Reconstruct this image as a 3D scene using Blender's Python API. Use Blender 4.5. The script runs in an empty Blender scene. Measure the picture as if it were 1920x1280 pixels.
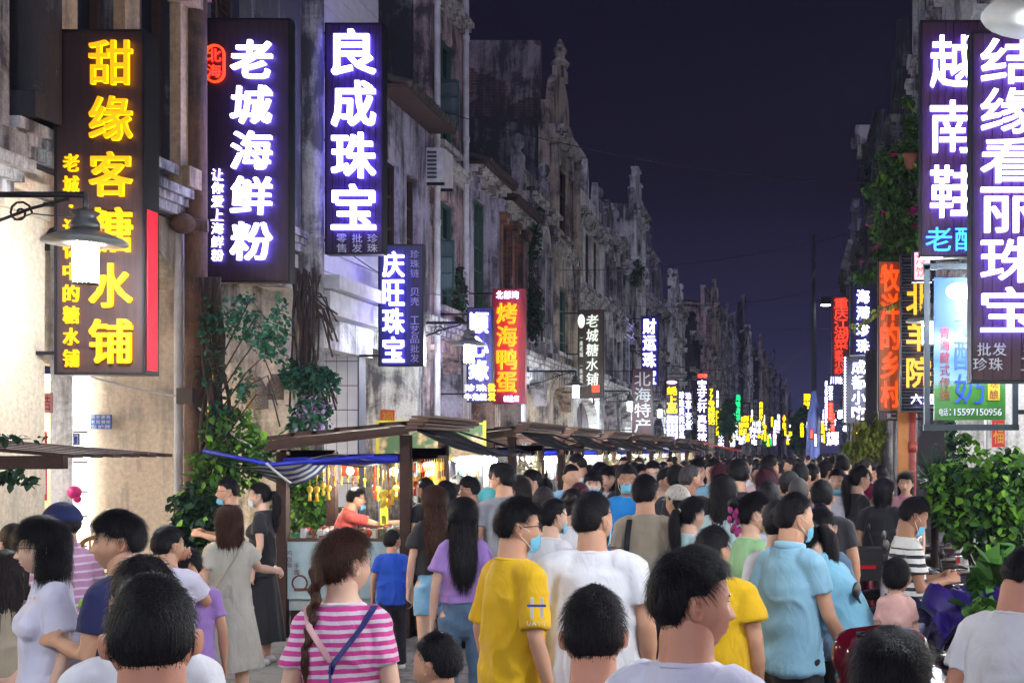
import bpy, bmesh, math, random
import numpy as np
from mathutils import Vector, Matrix, Euler
random.seed(7); NR = np.random.RandomState(11)
SC = bpy.context.scene
COL = SC.collection
R = math.radians
HAZE = .0006

# ---------------------------------------------------------------- camera, sky, exposure
VPX, VPY, F, CH = 1485.0, 845.0, 2400.0, 1.92      # vanishing point, focal length (px of the 1920 frame), eye height
cd = bpy.data.cameras.new('camera'); cam = bpy.data.objects.new('camera', cd); COL.objects.link(cam)
cam.location = (0, 0, CH); cam.rotation_euler = (R(90), 0, 0)
cd.sensor_width = 36; cd.lens = 36 * F / 1920
cd.shift_x = (960 - VPX) / 1920; cd.shift_y = (VPY - 640) / 1920
cd.clip_start = .05; cd.clip_end = 2500
SC.camera = cam
world = bpy.data.worlds.new('World'); SC.world = world; world.use_nodes = True
wt = world.node_tree; wt.nodes.clear()
wo = wt.nodes.new('ShaderNodeOutputWorld'); wb = wt.nodes.new('ShaderNodeBackground')
wc = wt.nodes.new('ShaderNodeTexCoord'); wx = wt.nodes.new('ShaderNodeSeparateXYZ'); wr = wt.nodes.new('ShaderNodeValToRGB')
wt.links.new(wc.outputs['Generated'], wx.inputs[0]); wt.links.new(wx.outputs['Z'], wr.inputs[0])
wt.links.new(wr.outputs[0], wb.inputs[0]); wt.links.new(wb.outputs[0], wo.inputs[0])
wr.color_ramp.elements[0].color = (.060, .060, .165, 1); wr.color_ramp.elements[0].position = 0
wr.color_ramp.elements[1].color = (.0085, .0072, .018, 1); wr.color_ramp.elements[1].position = .42
e = wr.color_ramp.elements.new(.09); e.color = (.029, .027, .078, 1)
e = wr.color_ramp.elements.new(.20); e.color = (.014, .0118, .030, 1)
wb.inputs[1].default_value = .20
SC.view_settings.view_transform = 'Standard'; SC.view_settings.look = 'None'
SC.view_settings.gamma = 1; SC.view_settings.use_curve_mapping = False
SC.view_settings.exposure = 1.72
sun_d = bpy.data.lights.new('fill_sun', 'SUN'); sun = bpy.data.objects.new('fill_sun', sun_d); COL.objects.link(sun)
sun_d.energy = .24; sun_d.angle = R(70); sun_d.color = (.70, .66, 1.0); sun.rotation_euler = Vector((-.35, .80, -.75)).to_track_quat('-Z', 'Y').to_euler()  # broad soft sun added as even fill over facades and crowd
SC.cycles.use_denoising = True
SC.cycles.max_bounces = 6; SC.cycles.diffuse_bounces = 3; SC.cycles.glossy_bounces = 2
SC.cycles.transmission_bounces = 4; SC.cycles.transparent_max_bounces = 6
SC.cycles.sample_clamp_indirect = 4; SC.cycles.use_adaptive_sampling = False

def at(px, py, Y):                                   # the street point at distance Y behind a pixel
    return Vector(((px - VPX) * Y / F, Y, CH + (VPY - py) * Y / F))
def zat(py, Y): return CH + (VPY - py) * Y / F
def xat(px, Y): return (px - VPX) * Y / F

# ---------------------------------------------------------------- materials
MC = {}
def nodes(name):
    m = bpy.data.materials.new(name); m.use_nodes = True
    return m, m.node_tree, m.node_tree.nodes['Principled BSDF']
def nn(t, typ, **kw):
    n = t.nodes.new(typ)
    for k, v in kw.items():
        if k.startswith('i_'):
            key = k[2:]; key = int(key) if key.isdigit() else key
            n.inputs[key].default_value = v
        else: setattr(n, k, v)
    return n
def c4(c): return (c[0], c[1], c[2], 1)
def plain(name, col, rough=.6, metal=0, bump=0, bscale=60, var=.25, vscale=6, spec=None):
    key = ('p', name)
    if key in MC: return MC[key]
    m, t, b = nodes(name); MC[key] = m
    tc = nn(t, 'ShaderNodeTexCoord'); nz = nn(t, 'ShaderNodeTexNoise', i_Scale=vscale, i_Detail=5.0)
    t.links.new(tc.outputs['Object'], nz.inputs['Vector'])
    mx = nn(t, 'ShaderNodeMix', data_type='RGBA', blend_type='MULTIPLY'); mx.inputs[0].default_value = 1
    mr = nn(t, 'ShaderNodeMapRange', i_1=.3, i_2=.7, i_3=1 - var, i_4=1 + var * .4)
    t.links.new(nz.outputs[0], mr.inputs[0]); mx.inputs[6].default_value = c4(col)
    t.links.new(mr.outputs[0], mx.inputs[7]); t.links.new(mx.outputs[2], b.inputs['Base Color'])
    b.inputs['Roughness'].default_value = rough; b.inputs['Metallic'].default_value = metal
    if spec is not None: b.inputs['Specular IOR Level'].default_value = spec
    if bump:
        n2 = nn(t, 'ShaderNodeTexNoise', i_Scale=bscale, i_Detail=4.0); t.links.new(tc.outputs['Object'], n2.inputs['Vector'])
        bp = nn(t, 'ShaderNodeBump', i_Strength=bump, i_Distance=.02); t.links.new(n2.outputs[0], bp.inputs['Height'])
        t.links.new(bp.outputs[0], b.inputs['Normal'])
    return m
def emit(name, col, strength, sample=True):
    key = ('e', name)
    if key in MC: return MC[key]
    m, t, b = nodes(name); MC[key] = m
    b.inputs['Base Color'].default_value = (col[0] * .35, col[1] * .35, col[2] * .35, 1)
    b.inputs['Emission Color'].default_value = c4(col); b.inputs['Emission Strength'].default_value = strength
    m.cycles.emission_sampling = 'AUTO' if sample else 'NONE'
    return m
def plaster(name, col, stain=(.03, .03, .04), amount=.5, scale=1.0, brick=None, peel=None):
    """old lime plaster: mould that runs down in streaks, patches where the coat has come off"""
    key = ('w', name)
    if key in MC: return MC[key]
    m, t, b = nodes(name); MC[key] = m
    tc0 = nn(t, 'ShaderNodeTexCoord'); oi = nn(t, 'ShaderNodeObjectInfo'); sh = nn(t, 'ShaderNodeVectorMath', operation='MULTIPLY'); sh.inputs[1].default_value = (3.1, 1.7, 0)
    t.links.new(oi.outputs['Location'], sh.inputs[0]); tc_ = nn(t, 'ShaderNodeVectorMath', operation='ADD'); t.links.new(tc0.outputs['Object'], tc_.inputs[0]); t.links.new(sh.outputs[0], tc_.inputs[1])
    class _O: outputs = {'Object': tc_.outputs[0]}
    tc = _O
    mp = nn(t, 'ShaderNodeMapping'); mp.inputs['Scale'].default_value = (2.6 * scale, 2.6 * scale, .34 * scale)
    t.links.new(tc.outputs['Object'], mp.inputs[0])
    st = nn(t, 'ShaderNodeTexNoise', i_Scale=1.6, i_Detail=9.0, i_Roughness=.68); t.links.new(mp.outputs[0], st.inputs['Vector'])
    bl = nn(t, 'ShaderNodeTexNoise', i_Scale=.9 * scale, i_Detail=10.0, i_Roughness=.7, i_Distortion=.6); t.links.new(tc.outputs['Object'], bl.inputs['Vector'])
    ad = nn(t, 'ShaderNodeMath', operation='ADD'); t.links.new(st.outputs[0], ad.inputs[0]); t.links.new(bl.outputs[0], ad.inputs[1])
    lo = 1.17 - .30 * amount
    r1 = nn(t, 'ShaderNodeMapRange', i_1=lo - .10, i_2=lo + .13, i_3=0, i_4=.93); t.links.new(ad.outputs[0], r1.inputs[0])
    fn = nn(t, 'ShaderNodeTexNoise', i_Scale=22 * scale, i_Detail=6.0, i_Roughness=.7); t.links.new(tc.outputs['Object'], fn.inputs['Vector'])
    vr = nn(t, 'ShaderNodeMapRange', i_1=.3, i_2=.72, i_3=.66, i_4=1.12); t.links.new(fn.outputs[0], vr.inputs[0])
    base = nn(t, 'ShaderNodeMix', data_type='RGBA', blend_type='MULTIPLY'); base.inputs[0].default_value = 1
    base.inputs[6].default_value = c4(col); t.links.new(vr.outputs[0], base.inputs[7])
    cur = base.outputs[2]; hgt = fn.outputs[0]
    if brick:
        bt = nn(t, 'ShaderNodeTexBrick', i_Scale=1.0); bt.inputs['Color1'].default_value = c4(brick); bt.inputs['Color2'].default_value = c4([x * .6 for x in brick])
        bt.inputs['Mortar'].default_value = (.16, .14, .13, 1); bt.inputs['Brick Width'].default_value = .24; bt.inputs['Row Height'].default_value = .075; bt.inputs['Mortar Size'].default_value = .008
        sx = nn(t, 'ShaderNodeSeparateXYZ'); t.links.new(tc.outputs['Object'], sx.inputs[0])
        sm = nn(t, 'ShaderNodeMath', operation='ADD'); t.links.new(sx.outputs[0], sm.inputs[0]); t.links.new(sx.outputs[1], sm.inputs[1])
        cx = nn(t, 'ShaderNodeCombineXYZ'); t.links.new(sm.outputs[0], cx.inputs[0]); t.links.new(sx.outputs[2], cx.inputs[1])
        t.links.new(cx.outputs[0], bt.inputs['Vector'])
        pn = nn(t, 'ShaderNodeTexNoise', i_Scale=.7, i_Detail=8.0, i_Roughness=.65); t.links.new(tc.outputs['Object'], pn.inputs['Vector'])
        pk = peel if peel is not None else .55
        pr = nn(t, 'ShaderNodeMapRange', i_1=pk, i_2=pk + .02, i_3=0, i_4=1); t.links.new(pn.outputs[0], pr.inputs[0])
        mb = nn(t, 'ShaderNodeMix', data_type='RGBA'); t.links.new(pr.outputs[0], mb.inputs[0]); t.links.new(cur, mb.inputs[6]); t.links.new(bt.outputs[0], mb.inputs[7])
        cur = mb.outputs[2]
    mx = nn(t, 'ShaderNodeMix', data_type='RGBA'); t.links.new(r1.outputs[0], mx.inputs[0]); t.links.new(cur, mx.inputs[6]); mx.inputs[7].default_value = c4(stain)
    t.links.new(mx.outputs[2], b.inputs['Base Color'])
    b.inputs['Roughness'].default_value = .9
    bp = nn(t, 'ShaderNodeBump', i_Strength=.5, i_Distance=.03); t.links.new(ad.outputs[0], bp.inputs['Height'])
    bq = nn(t, 'ShaderNodeBump', i_Strength=.35, i_Distance=.01); t.links.new(hgt, bq.inputs['Height']); t.links.new(bp.outputs[0], bq.inputs['Normal'])
    t.links.new(bq.outputs[0], b.inputs['Normal'])
    return m

# ---------------------------------------------------------------- mesh building
class MB:
    def __init__(s): s.v = []; s.f = []; s.m = []; s.sm = []
    def add(s, vs, fs, mi=0, smooth=False):
        o = len(s.v); s.v += [tuple(v) for v in vs]
        s.f += [tuple(i + o for i in f) for f in fs]; s.m += [mi] * len(fs); s.sm += [smooth] * len(fs); return s
    def box(s, x0, x1, y0, y1, z0, z1, mi=0, M=None):
        v = [Vector((x, y, z)) for x in (x0, x1) for y in (y0, y1) for z in (z0, z1)]
        if M is not None: v = [M @ q for q in v]
        return s.add(v, [(0, 1, 3, 2), (4, 6, 7, 5), (0, 4, 5, 1), (2, 3, 7, 6), (0, 2, 6, 4), (1, 5, 7, 3)], mi)
    def bar(s, a, b, w, h=None, mi=0):                # square bar from a to b
        a = Vector(a); b = Vector(b); d = b - a; L = d.length
        if L < 1e-6: return s
        q = d.to_track_quat('Z', 'Y'); M = Matrix.Translation(a) @ q.to_matrix().to_4x4(); h = h or w
        return s.box(-w / 2, w / 2, -h / 2, h / 2, 0, L, mi, M)
    def tube(s, pts, rad, n=8, mi=0, caps=True, smooth=True):
        pts = [Vector(p) for p in pts]; k = len(pts)
        if not hasattr(rad, '__len__'): rad = [rad] * k
        up = None; vs = []
        for i in range(k):
            d = (pts[min(i + 1, k - 1)] - pts[max(i - 1, 0)])
            d = d.normalized() if d.length > 1e-9 else Vector((0, 0, 1))
            if up is None: up = Vector((1, 0, 0)) if abs(d.z) > .7 else Vector((0, 0, 1))
            a = up.cross(d); a = a.normalized() if a.length > 1e-6 else Vector((0, 1, 0)); up = d.cross(a).normalized()
            r = rad[i]; rx, ry = (r if hasattr(r, '__len__') else (r, r))
            for j in range(n):
                th = 2 * math.pi * j / n; vs.append(pts[i] + a * (math.cos(th) * rx) + up * (math.sin(th) * ry))
        fs = [(i * n + j, i * n + (j + 1) % n, (i + 1) * n + (j + 1) % n, (i + 1) * n + j) for i in range(k - 1) for j in range(n)]
        s.add(vs, fs, mi, smooth)
        if caps:
            o = len(s.v) - len(vs)
            s.f += [tuple(o + j for j in reversed(range(n))), tuple(o + (k - 1) * n + j for j in range(n))]; s.m += [mi] * 2; s.sm += [False] * 2
        return s
    def lathe(s, prof, c=(0, 0, 0), n=16, mi=0, M=None, smooth=True):   # prof: (r, z) from bottom to top
        vs = []; c = Vector(c)
        for r, z in prof:
            for j in range(n):
                a = 2 * math.pi * j / n; q = Vector((r * math.cos(a), r * math.sin(a), z)); vs.append((M @ q if M is not None else q) + c)
        k = len(prof)
        fs = [(i * n + j, i * n + (j + 1) % n, (i + 1) * n + (j + 1) % n, (i + 1) * n + j) for i in range(k - 1) for j in range(n)]
        fs += [tuple(reversed(range(n))), tuple((k - 1) * n + j for j in range(n))]
        return s.add(vs, fs, mi, smooth)
    def ball(s, c, r, n=10, mi=0, sz=(1, 1, 1)):
        pr = []; c = Vector(c); vs = []; m = max(5, n // 2)
        for i in range(m + 1):
            t = math.pi * i / m
            for j in range(n):
                a = 2 * math.pi * j / n
                vs.append(c + Vector((r * sz[0] * math.sin(t) * math.cos(a), r * sz[1] * math.sin(t) * math.sin(a), -r * sz[2] * math.cos(t))))
        fs = [(i * n + j, i * n + (j + 1) % n, (i + 1) * n + (j + 1) % n, (i + 1) * n + j) for i in range(m) for j in range(n)]
        return s.add(vs, fs, mi, True)
    def prism(s, poly, axis, a0, a1, mi=0):           # extrude a 2-D outline; axis 'x': poly is (y,z); 'y': (x,z); 'z': (x,y)
        def P(p, q): return {'x': (q, p[0], p[1]), 'y': (p[0], q, p[1]), 'z': (p[0], p[1], q)}[axis]
        n = len(poly); vs = [P(p, a0) for p in poly] + [P(p, a1) for p in poly]
        fs = [(i, (i + 1) % n, n + (i + 1) % n, n + i) for i in range(n)] + [tuple(reversed(range(n))), tuple(range(n, 2 * n))]
        return s.add(vs, fs, mi)
    def mesh(s, name, mats):
        me = bpy.data.meshes.new(name); me.from_pydata(s.v, [], s.f)
        for m in (mats if isinstance(mats, (list, tuple)) else [mats]): me.materials.append(m)
        me.polygons.foreach_set('material_index', s.m); me.polygons.foreach_set('use_smooth', s.sm)
        bm = bmesh.new(); bm.from_mesh(me); bmesh.ops.recalc_face_normals(bm, faces=bm.faces); bm.to_mesh(me); bm.free()
        me.update(); return me
    def build(s, name, mats, parent=None, **kw):
        return link(name, s.mesh(name, mats), parent, **kw)
KIDS = {}
def link(name, me, parent=None, loc=None, rot=None, scale=None, **props):
    o = bpy.data.objects.new(name, me); COL.objects.link(o)
    if parent is not None: o.parent = parent; KIDS.setdefault(parent.name, []).append(o)
    if loc is not None: o.location = loc
    if rot is not None: o.rotation_euler = rot
    if scale is not None: o.scale = scale if hasattr(scale, '__len__') else (scale,) * 3
    for k, v in props.items(): o[k] = v
    return o
def thing(name, label, cat, loc=(0, 0, 0), rz=0, group=None):
    o = bpy.data.objects.new(name, None); COL.objects.link(o); o.empty_display_size = .2
    o.location = loc; o.rotation_euler = (0, 0, rz); o['label'] = label; o['category'] = cat
    if group: o['group'] = group
    return o
def tag(o, label, cat, group=None):
    o['label'] = label; o['category'] = cat
    if group: o['group'] = group
    return o
def copy_tree(o, loc=None, rz=None, label=None, group=None, parent=None):
    c = o.copy(); COL.objects.link(c); c.parent = parent
    if parent is not None: KIDS.setdefault(parent.name, []).append(c)
    if loc is not None: c.location = loc
    if rz is not None: c.rotation_euler = (0, 0, rz)
    if label: c['label'] = label
    if group: c['group'] = group
    for ch in list(KIDS.get(o.name, ())): copy_tree(ch, parent=c)
    return c
def vnoise(p, seed=0):                               # smooth value noise for numpy points (n,3) -> (n,)
    p = np.asarray(p, float); i = np.floor(p).astype(np.int64); f = p - i; f = f * f * (3 - 2 * f); out = 0
    def h(x, y, z):
        n = (x * 374761393 + y * 668265263 + z * 2147483647 + seed * 974634777) & 0x7fffffff
        n = ((n ^ (n >> 13)) * 1274126177) & 0x7fffffff
        return (n & 0xffff) / 65535.0
    for dx in (0, 1):
        for dy in (0, 1):
            for dz in (0, 1):
                w = (f[:, 0] if dx else 1 - f[:, 0]) * (f[:, 1] if dy else 1 - f[:, 1]) * (f[:, 2] if dz else 1 - f[:, 2])
                out = out + w * h(i[:, 0] + dx, i[:, 1] + dy, i[:, 2] + dz)
    return out * 2 - 1
SC2 = bpy.data.scenes.new('workshop')
def evaluated(data, mods=None):
    o = bpy.data.objects.new('t', data); SC2.collection.objects.link(o)
    if mods: mods(o)
    with bpy.context.temp_override(scene=SC2, view_layer=SC2.view_layers[0]):
        dg = bpy.context.evaluated_depsgraph_get(); dg.update(); me = bpy.data.meshes.new_from_object(o.evaluated_get(dg))
    bpy.data.objects.remove(o); return me
GLY = {}; BK = 0
def glyph(ch, bold, ext):
    bold = round(bold * BK, 4); key = (ch, bold, ext)
    if key not in GLY:
        c = bpy.data.curves.new('t', 'FONT'); c.body = ch; c.size = 1; c.offset = bold; c.extrude = ext; c.resolution_u = 2
        me = evaluated(c); bpy.data.curves.remove(c)
        v = np.empty(len(me.vertices) * 3); me.vertices.foreach_get('co', v); v = v.reshape(-1, 3)
        mn, mxx = v.min(0), v.max(0)
        v[:, 0] -= (mn[0] + mxx[0]) / 2; v[:, 1] -= (mn[1] + mxx[1]) / 2
        fs = [tuple(p.vertices) for p in me.polygons]; nz = [p.normal.z for p in me.polygons]
        GLY[key] = (v, fs, nz, (mxx - mn)[:2]); bpy.data.meshes.remove(me)
    return GLY[key]
def text_into(mb, ch, cx, cz, w, h, y, bold=.025, depth=.03, sx=None, slant=0, front=0, side=1, face=-1, rot=0, heavy=False):
    """one character standing in the XZ plane at depth y, its face towards -Y; w, h = the full cell size; heavy = broad brush strokes"""
    v, fs, nz, ex = glyph(ch, bold, .5)
    kx = w / max(ex[0], .3 * ex[1]); kz = h / ex[1]
    if ch in '一·:：' or ord(ch) < 128: kz = min(kx, h / .75) ; kx = kz
    e_ = bold * .30
    for n_, (dx, dz) in enumerate(((e_, e_), (-e_, e_), (e_, -e_), (-e_, -e_), (0, 0)) if heavy else ((0, 0),)):
        q = 1 - 2 * e_ if heavy else 1; x = (v[:, 0] * q + dx) * kx; z = (v[:, 1] * q + dz) * kz; x = x + slant * z
        dv = np.stack([cx + x, y - (v[:, 2] + .5) * depth - .0006 * n_, cz + z], 1)
        o = len(mb.v); mb.v += [tuple(r_) for r_ in dv]
        for f, n in zip(fs, nz):
            if n < -.9 or (n_ == 4 and n < .9): continue
            mb.f.append(tuple(i + o for i in f)); mb.m.append(front if n > .9 else side); mb.sm.append(False)
def rawmesh(name, V, Fc, mats, smooth=True, mi=None):
    me = bpy.data.meshes.new(name); V = np.asarray(V, np.float32); 
    if isinstance(Fc, np.ndarray):
        nf, k = Fc.shape; me.vertices.add(len(V)); me.vertices.foreach_set('co', V.ravel())
        me.loops.add(nf * k); me.loops.foreach_set('vertex_index', Fc.ravel().astype(np.int32))
        me.polygons.add(nf); me.polygons.foreach_set('loop_start', np.arange(0, nf * k, k, dtype=np.int32))
    else: me.from_pydata(V.tolist(), [], Fc)
    for m in (mats if isinstance(mats, (list, tuple)) else [mats]): me.materials.append(m)
    if smooth: me.polygons.foreach_set('use_smooth', [True] * len(me.polygons))
    if mi is not None: me.polygons.foreach_set('material_index', np.asarray(mi, np.int32))
    me.update(calc_edges=True); return me
# ---------------------------------------------------------------- the street: ground and buildings
def bend(Y): return 0 if Y < 60 else (Y - 60) * .060 if Y < 80 else 1.2 + (Y - 80) * .037
def XL(Y): return -6.2 + bend(Y)
def XR(Y): return 2.55 + bend(Y)
stone = plaster('paving_stone', (.26, .25, .25), stain=(.07, .065, .07), amount=.25, scale=2)
mb = MB(); mb.box(-300, 300, -60, 1200, -.6, 0); g = mb.build('ground', plaster('ground', (.15, .145, .145), amount=.2)); g['kind'] = 'structure'
mb = MB(); mb.box(-5.9, 2.2, -12, 260, .0, .012); rd = mb.build('street_paving', plain('paving_joint', (.05, .048, .05), .8)); rd['kind'] = 'structure'
slab = MB(); slab.box(-.296, .296, -.296, .296, 0, .020); slab_me = slab.mesh('paving_slab', stone)
for i in range(13):
    for j in range(16): link('paving_slab', slab_me, rd, loc=(-5.5 + .6 * i, 7.6 + .6 * j + (.3 if i % 2 else 0), .006 + .004 * ((i * 7 + j * 3) % 3) / 2))

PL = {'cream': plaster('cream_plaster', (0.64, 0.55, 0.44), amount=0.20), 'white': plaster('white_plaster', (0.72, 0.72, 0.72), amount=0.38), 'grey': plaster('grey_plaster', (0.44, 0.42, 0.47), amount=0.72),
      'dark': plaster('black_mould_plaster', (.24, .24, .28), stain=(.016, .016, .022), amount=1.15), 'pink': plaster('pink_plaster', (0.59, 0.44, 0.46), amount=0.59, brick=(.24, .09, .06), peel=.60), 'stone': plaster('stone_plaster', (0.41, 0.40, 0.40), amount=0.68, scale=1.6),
      'brick': plaster('brick_wall', (0.51, 0.38, 0.33), amount=0.56, brick=(.30, .11, .065), peel=.42), 'ochre': plaster('ochre_plaster', (.50, .42, .33), amount=0.52), 'violet': plaster('violet_plaster', (0.46, 0.44, 0.59), amount=0.63), 'beige': plaster('beige_plaster', (.64, .53, .40), stain=(.2, .18, .16), amount=.10)}
trim_white = plaster('white_trim', (.58, .56, .56), amount=.55, scale=1.5)
wood_dark = plain('old_dark_wood', (.048, .022, .015), .85, bump=.5, bscale=30); wood_brown = plain('brown_wood', (.10, .05, .032), .65, bump=.5, bscale=24)
green_paint = plain('green_paint', (.035, .10, .075), .5); white_paint = plain('white_paint', (.62, .62, .66), .5); iron = plain('black_iron', (.018, .018, .022), .45, .6); steel = plain('grey_steel', (.30, .31, .33), .35, .8)
glass_dark = plain('dark_glass', (.012, .016, .024), .08, spec=.8); tile_dark = plain('roof_tile', (.045, .036, .036), .8, bump=.4, bscale=20, var=.5)
pvc = plain('white_pipe', (.62, .62, .66), .4)
class Bld:
    def __init__(s, name, side, y0, y1, top, label, depth=8.0, xf=None):
        s.side = side; s.dn = 1 if side == 'L' else -1; ym = (y0 + y1) / 2
        s.xf = xf if xf is not None else (XL(ym) if side == 'L' else XR(ym)); s.y0 = y0; s.w = y1 - y0; s.top = top; s.depth = depth; s.trim = trim_white
        s.root = thing(name, label, 'building', (s.xf, y0, 0), group='old arcade buildings along the street')
    def fb(s, mb, u0, u1, n0, n1, z0, z1, mi=0):
        x = sorted((n0 * s.dn, n1 * s.dn)); return mb.box(x[0], x[1], u0, u1, z0, z1, mi)
    def P(s, u, n, z): return (n * s.dn, u, z)
    def put(s, name, mb, mat, parent=None, **kw): return mb.build(name, mat, parent or s.root, **kw)
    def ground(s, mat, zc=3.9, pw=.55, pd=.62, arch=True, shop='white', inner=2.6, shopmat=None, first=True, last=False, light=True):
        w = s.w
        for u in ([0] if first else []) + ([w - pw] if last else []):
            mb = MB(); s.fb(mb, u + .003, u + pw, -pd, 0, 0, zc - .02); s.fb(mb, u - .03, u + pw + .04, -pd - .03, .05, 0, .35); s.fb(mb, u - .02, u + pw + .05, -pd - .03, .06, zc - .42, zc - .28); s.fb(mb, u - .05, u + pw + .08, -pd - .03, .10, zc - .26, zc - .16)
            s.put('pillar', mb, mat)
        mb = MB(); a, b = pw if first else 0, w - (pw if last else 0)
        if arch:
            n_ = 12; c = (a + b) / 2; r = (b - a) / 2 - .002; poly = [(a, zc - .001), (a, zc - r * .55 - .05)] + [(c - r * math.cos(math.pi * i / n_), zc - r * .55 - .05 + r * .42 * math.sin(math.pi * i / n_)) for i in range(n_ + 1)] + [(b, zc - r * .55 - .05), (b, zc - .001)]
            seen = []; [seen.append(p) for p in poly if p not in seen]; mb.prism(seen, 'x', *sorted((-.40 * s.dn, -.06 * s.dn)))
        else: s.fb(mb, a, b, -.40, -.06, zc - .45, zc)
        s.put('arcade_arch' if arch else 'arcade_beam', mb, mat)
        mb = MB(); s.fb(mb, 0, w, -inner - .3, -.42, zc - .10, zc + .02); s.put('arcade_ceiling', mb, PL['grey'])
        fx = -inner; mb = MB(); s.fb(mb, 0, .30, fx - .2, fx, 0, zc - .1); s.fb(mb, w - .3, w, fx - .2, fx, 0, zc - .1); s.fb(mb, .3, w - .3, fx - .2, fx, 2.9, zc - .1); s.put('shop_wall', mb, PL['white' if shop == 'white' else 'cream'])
        mb = MB(); s.fb(mb, .3, w - .3, fx - 2.0, fx - 1.9, 0, 2.9); s.fb(mb, .28, .3, fx - 1.9, fx - .2, 0, 2.9); s.fb(mb, w - .3, w - .28, fx - 1.9, fx - .2, 0, 2.9)
        for k in range(3): s.fb(mb, .35, w - .35, fx - 1.88, fx - 1.5, .6 + .65 * k, .64 + .65 * k)
        s.put('shop_interior', mb, plain('shop_shelf_' + shop, (.55, .50, .44) if shop != 'white' else (.66, .68, .72), .6))
        mb = MB(); rr = random.Random(int(s.y0 * 31))
        for k in range(3):
            u = .4
            while u < w - .5: q = rr.uniform(.06, .16); s.fb(mb, u, u + q * .8, fx - 1.85, fx - 1.6, .645 + .65 * k, .645 + .65 * k + rr.uniform(.12, .42), rr.randrange(4)); u += q
        s.put('shelf_goods', mb, [plain('goods_' + n, c, .5) for n, c in (('red', (.5, .05, .04)), ('gold', (.6, .36, .06)), ('pale', (.6, .6, .58)), ('teal', (.05, .26, .30)))], kind='stuff')
        if light:
            mb = MB(); s.fb(mb, .5, w - .5, fx - 1.1, fx - .8, 2.80, 2.85); s.put('shop_tube_light', mb, emit('shop_light_' + shop, (1, .96, .90) if shop == 'white' else (1, .72, .38), 30.0))
    def wall(s, mat, z0, z1, openings, thick=.28, name='wall'):
        """front wall with real openings (u0,u1,z0,z1)"""
        us = sorted({0, s.w} | {o[0] for o in openings} | {o[1] for o in openings}); mb = MB()
        for a, b in zip(us[:-1], us[1:]):
            zs = sorted([(o[2], o[3]) for o in openings if o[0] <= a + 1e-6 and o[1] >= b - 1e-6]); z = z0
            for c, d in zs:
                if c > z + 1e-4: s.fb(mb, a, b, -thick, 0, z, c)
                z = d
            if z < z1: s.fb(mb, a, b, -thick, 0, z, z1)
        s.put(name, mb, mat)
    def window(s, u0, u1, z0, z1, kind='muntin', fmat=None, arch=False, hood=None):
        fmat = fmat or wood_dark; w, h = u1 - u0, z1 - z0; mb = MB(); t = .05
        for (a, b, c, d) in ((u0, u0 + t, z0, z1), (u1 - t, u1, z0, z1), (u0 + t, u1 - t, z0, z0 + t), (u0 + t, u1 - t, z1 - t, z1)): s.fb(mb, a, b, -.20, -.08, c, d)
        nu, nz = {'muntin': (2, 3), 'lattice': (4, 5), 'open': (2, 3), 'shutter': (2, 1), 'slats': (2, 1), 'plain': (2, 1)}[kind]
        for i in range(1, nu): u = u0 + w * i / nu; s.fb(mb, u - .018, u + .018, -.19, -.10, z0 + t, z1 - t)
        for i in range(1, nz): z = z0 + h * i / nz; s.fb(mb, u0 + t, u1 - t, -.185, -.105, z - .014, z + .014)
        wd = s.put('window', mb, fmat)
        mb = MB()
        if kind in ('shutter', 'slats'):
            k = int(h / .09)
            for i in range(k):
                z = z0 + t + (h - 2 * t) * i / k
                mb.add([s.P(u0 + t, -.15, z + .05), s.P(u1 - t, -.15, z + .05), s.P(u1 - t, -.10, z), s.P(u0 + t, -.10, z)], [(0, 1, 2, 3)])
            s.fb(mb, u0 + t, u1 - t, -.19, -.175, z0 + t, z1 - t); mb.build('shutter', fmat, wd)
        else: s.fb(mb, u0 + t, u1 - t, -.16, -.15, z0 + t, z1 - t); mb.build('pane', glass_dark, wd)
        mb = MB(); s.fb(mb, u0 - .10, u1 + .10, -.1, .12, z0 - .10, z0 - .001); mb.build('sill', s.trim, wd)
        if hood == 'arch' or arch:
            n_ = 10; c = (u0 + u1) / 2; r0, r1 = w / 2, w / 2 + .16; mb = MB()
            for i in range(n_):
                a, b = math.pi * i / n_, math.pi * (i + 1) / n_
                poly = [(c + r0 * math.cos(a), z1 + r0 * math.sin(a)), (c + r1 * math.cos(a), z1 + r1 * math.sin(a)), (c + r1 * math.cos(b), z1 + r1 * math.sin(b)), (c + r0 * math.cos(b), z1 + r0 * math.sin(b))]
                mb.prism(poly, 'x', *sorted((.002 * s.dn, .13 * s.dn)))
            s.fb(mb, u0 - .2, u0 - .001, .002, .15, z1 - .14, z1 - .002); s.fb(mb, u1 + .001, u1 + .2, .002, .15, z1 - .14, z1 - .002); mb.build('arch_hood', s.trim, wd)
        elif hood == 'flat':
            mb = MB(); s.fb(mb, u0 - .15, u1 + .15, .002, .22, z1 + .08, z1 + .18); s.fb(mb, u0 - .1, u1 + .1, .002, .14, z1 + .0, z1 + .078); mb.build('hood', s.trim, wd)
        return wd
    def cornice(s, z, mat=None, out=.28, name='cornice'):
        mb = MB(); w = s.w
        for i, (o, a, b) in enumerate(((.42, 0, .09), (.7, .092, .17), (1.0, .172, .26))): s.fb(mb, .004, w - .004, .002, out * o, z + a, z + b)
        s.put(name, mb, mat or s.trim)
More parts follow.
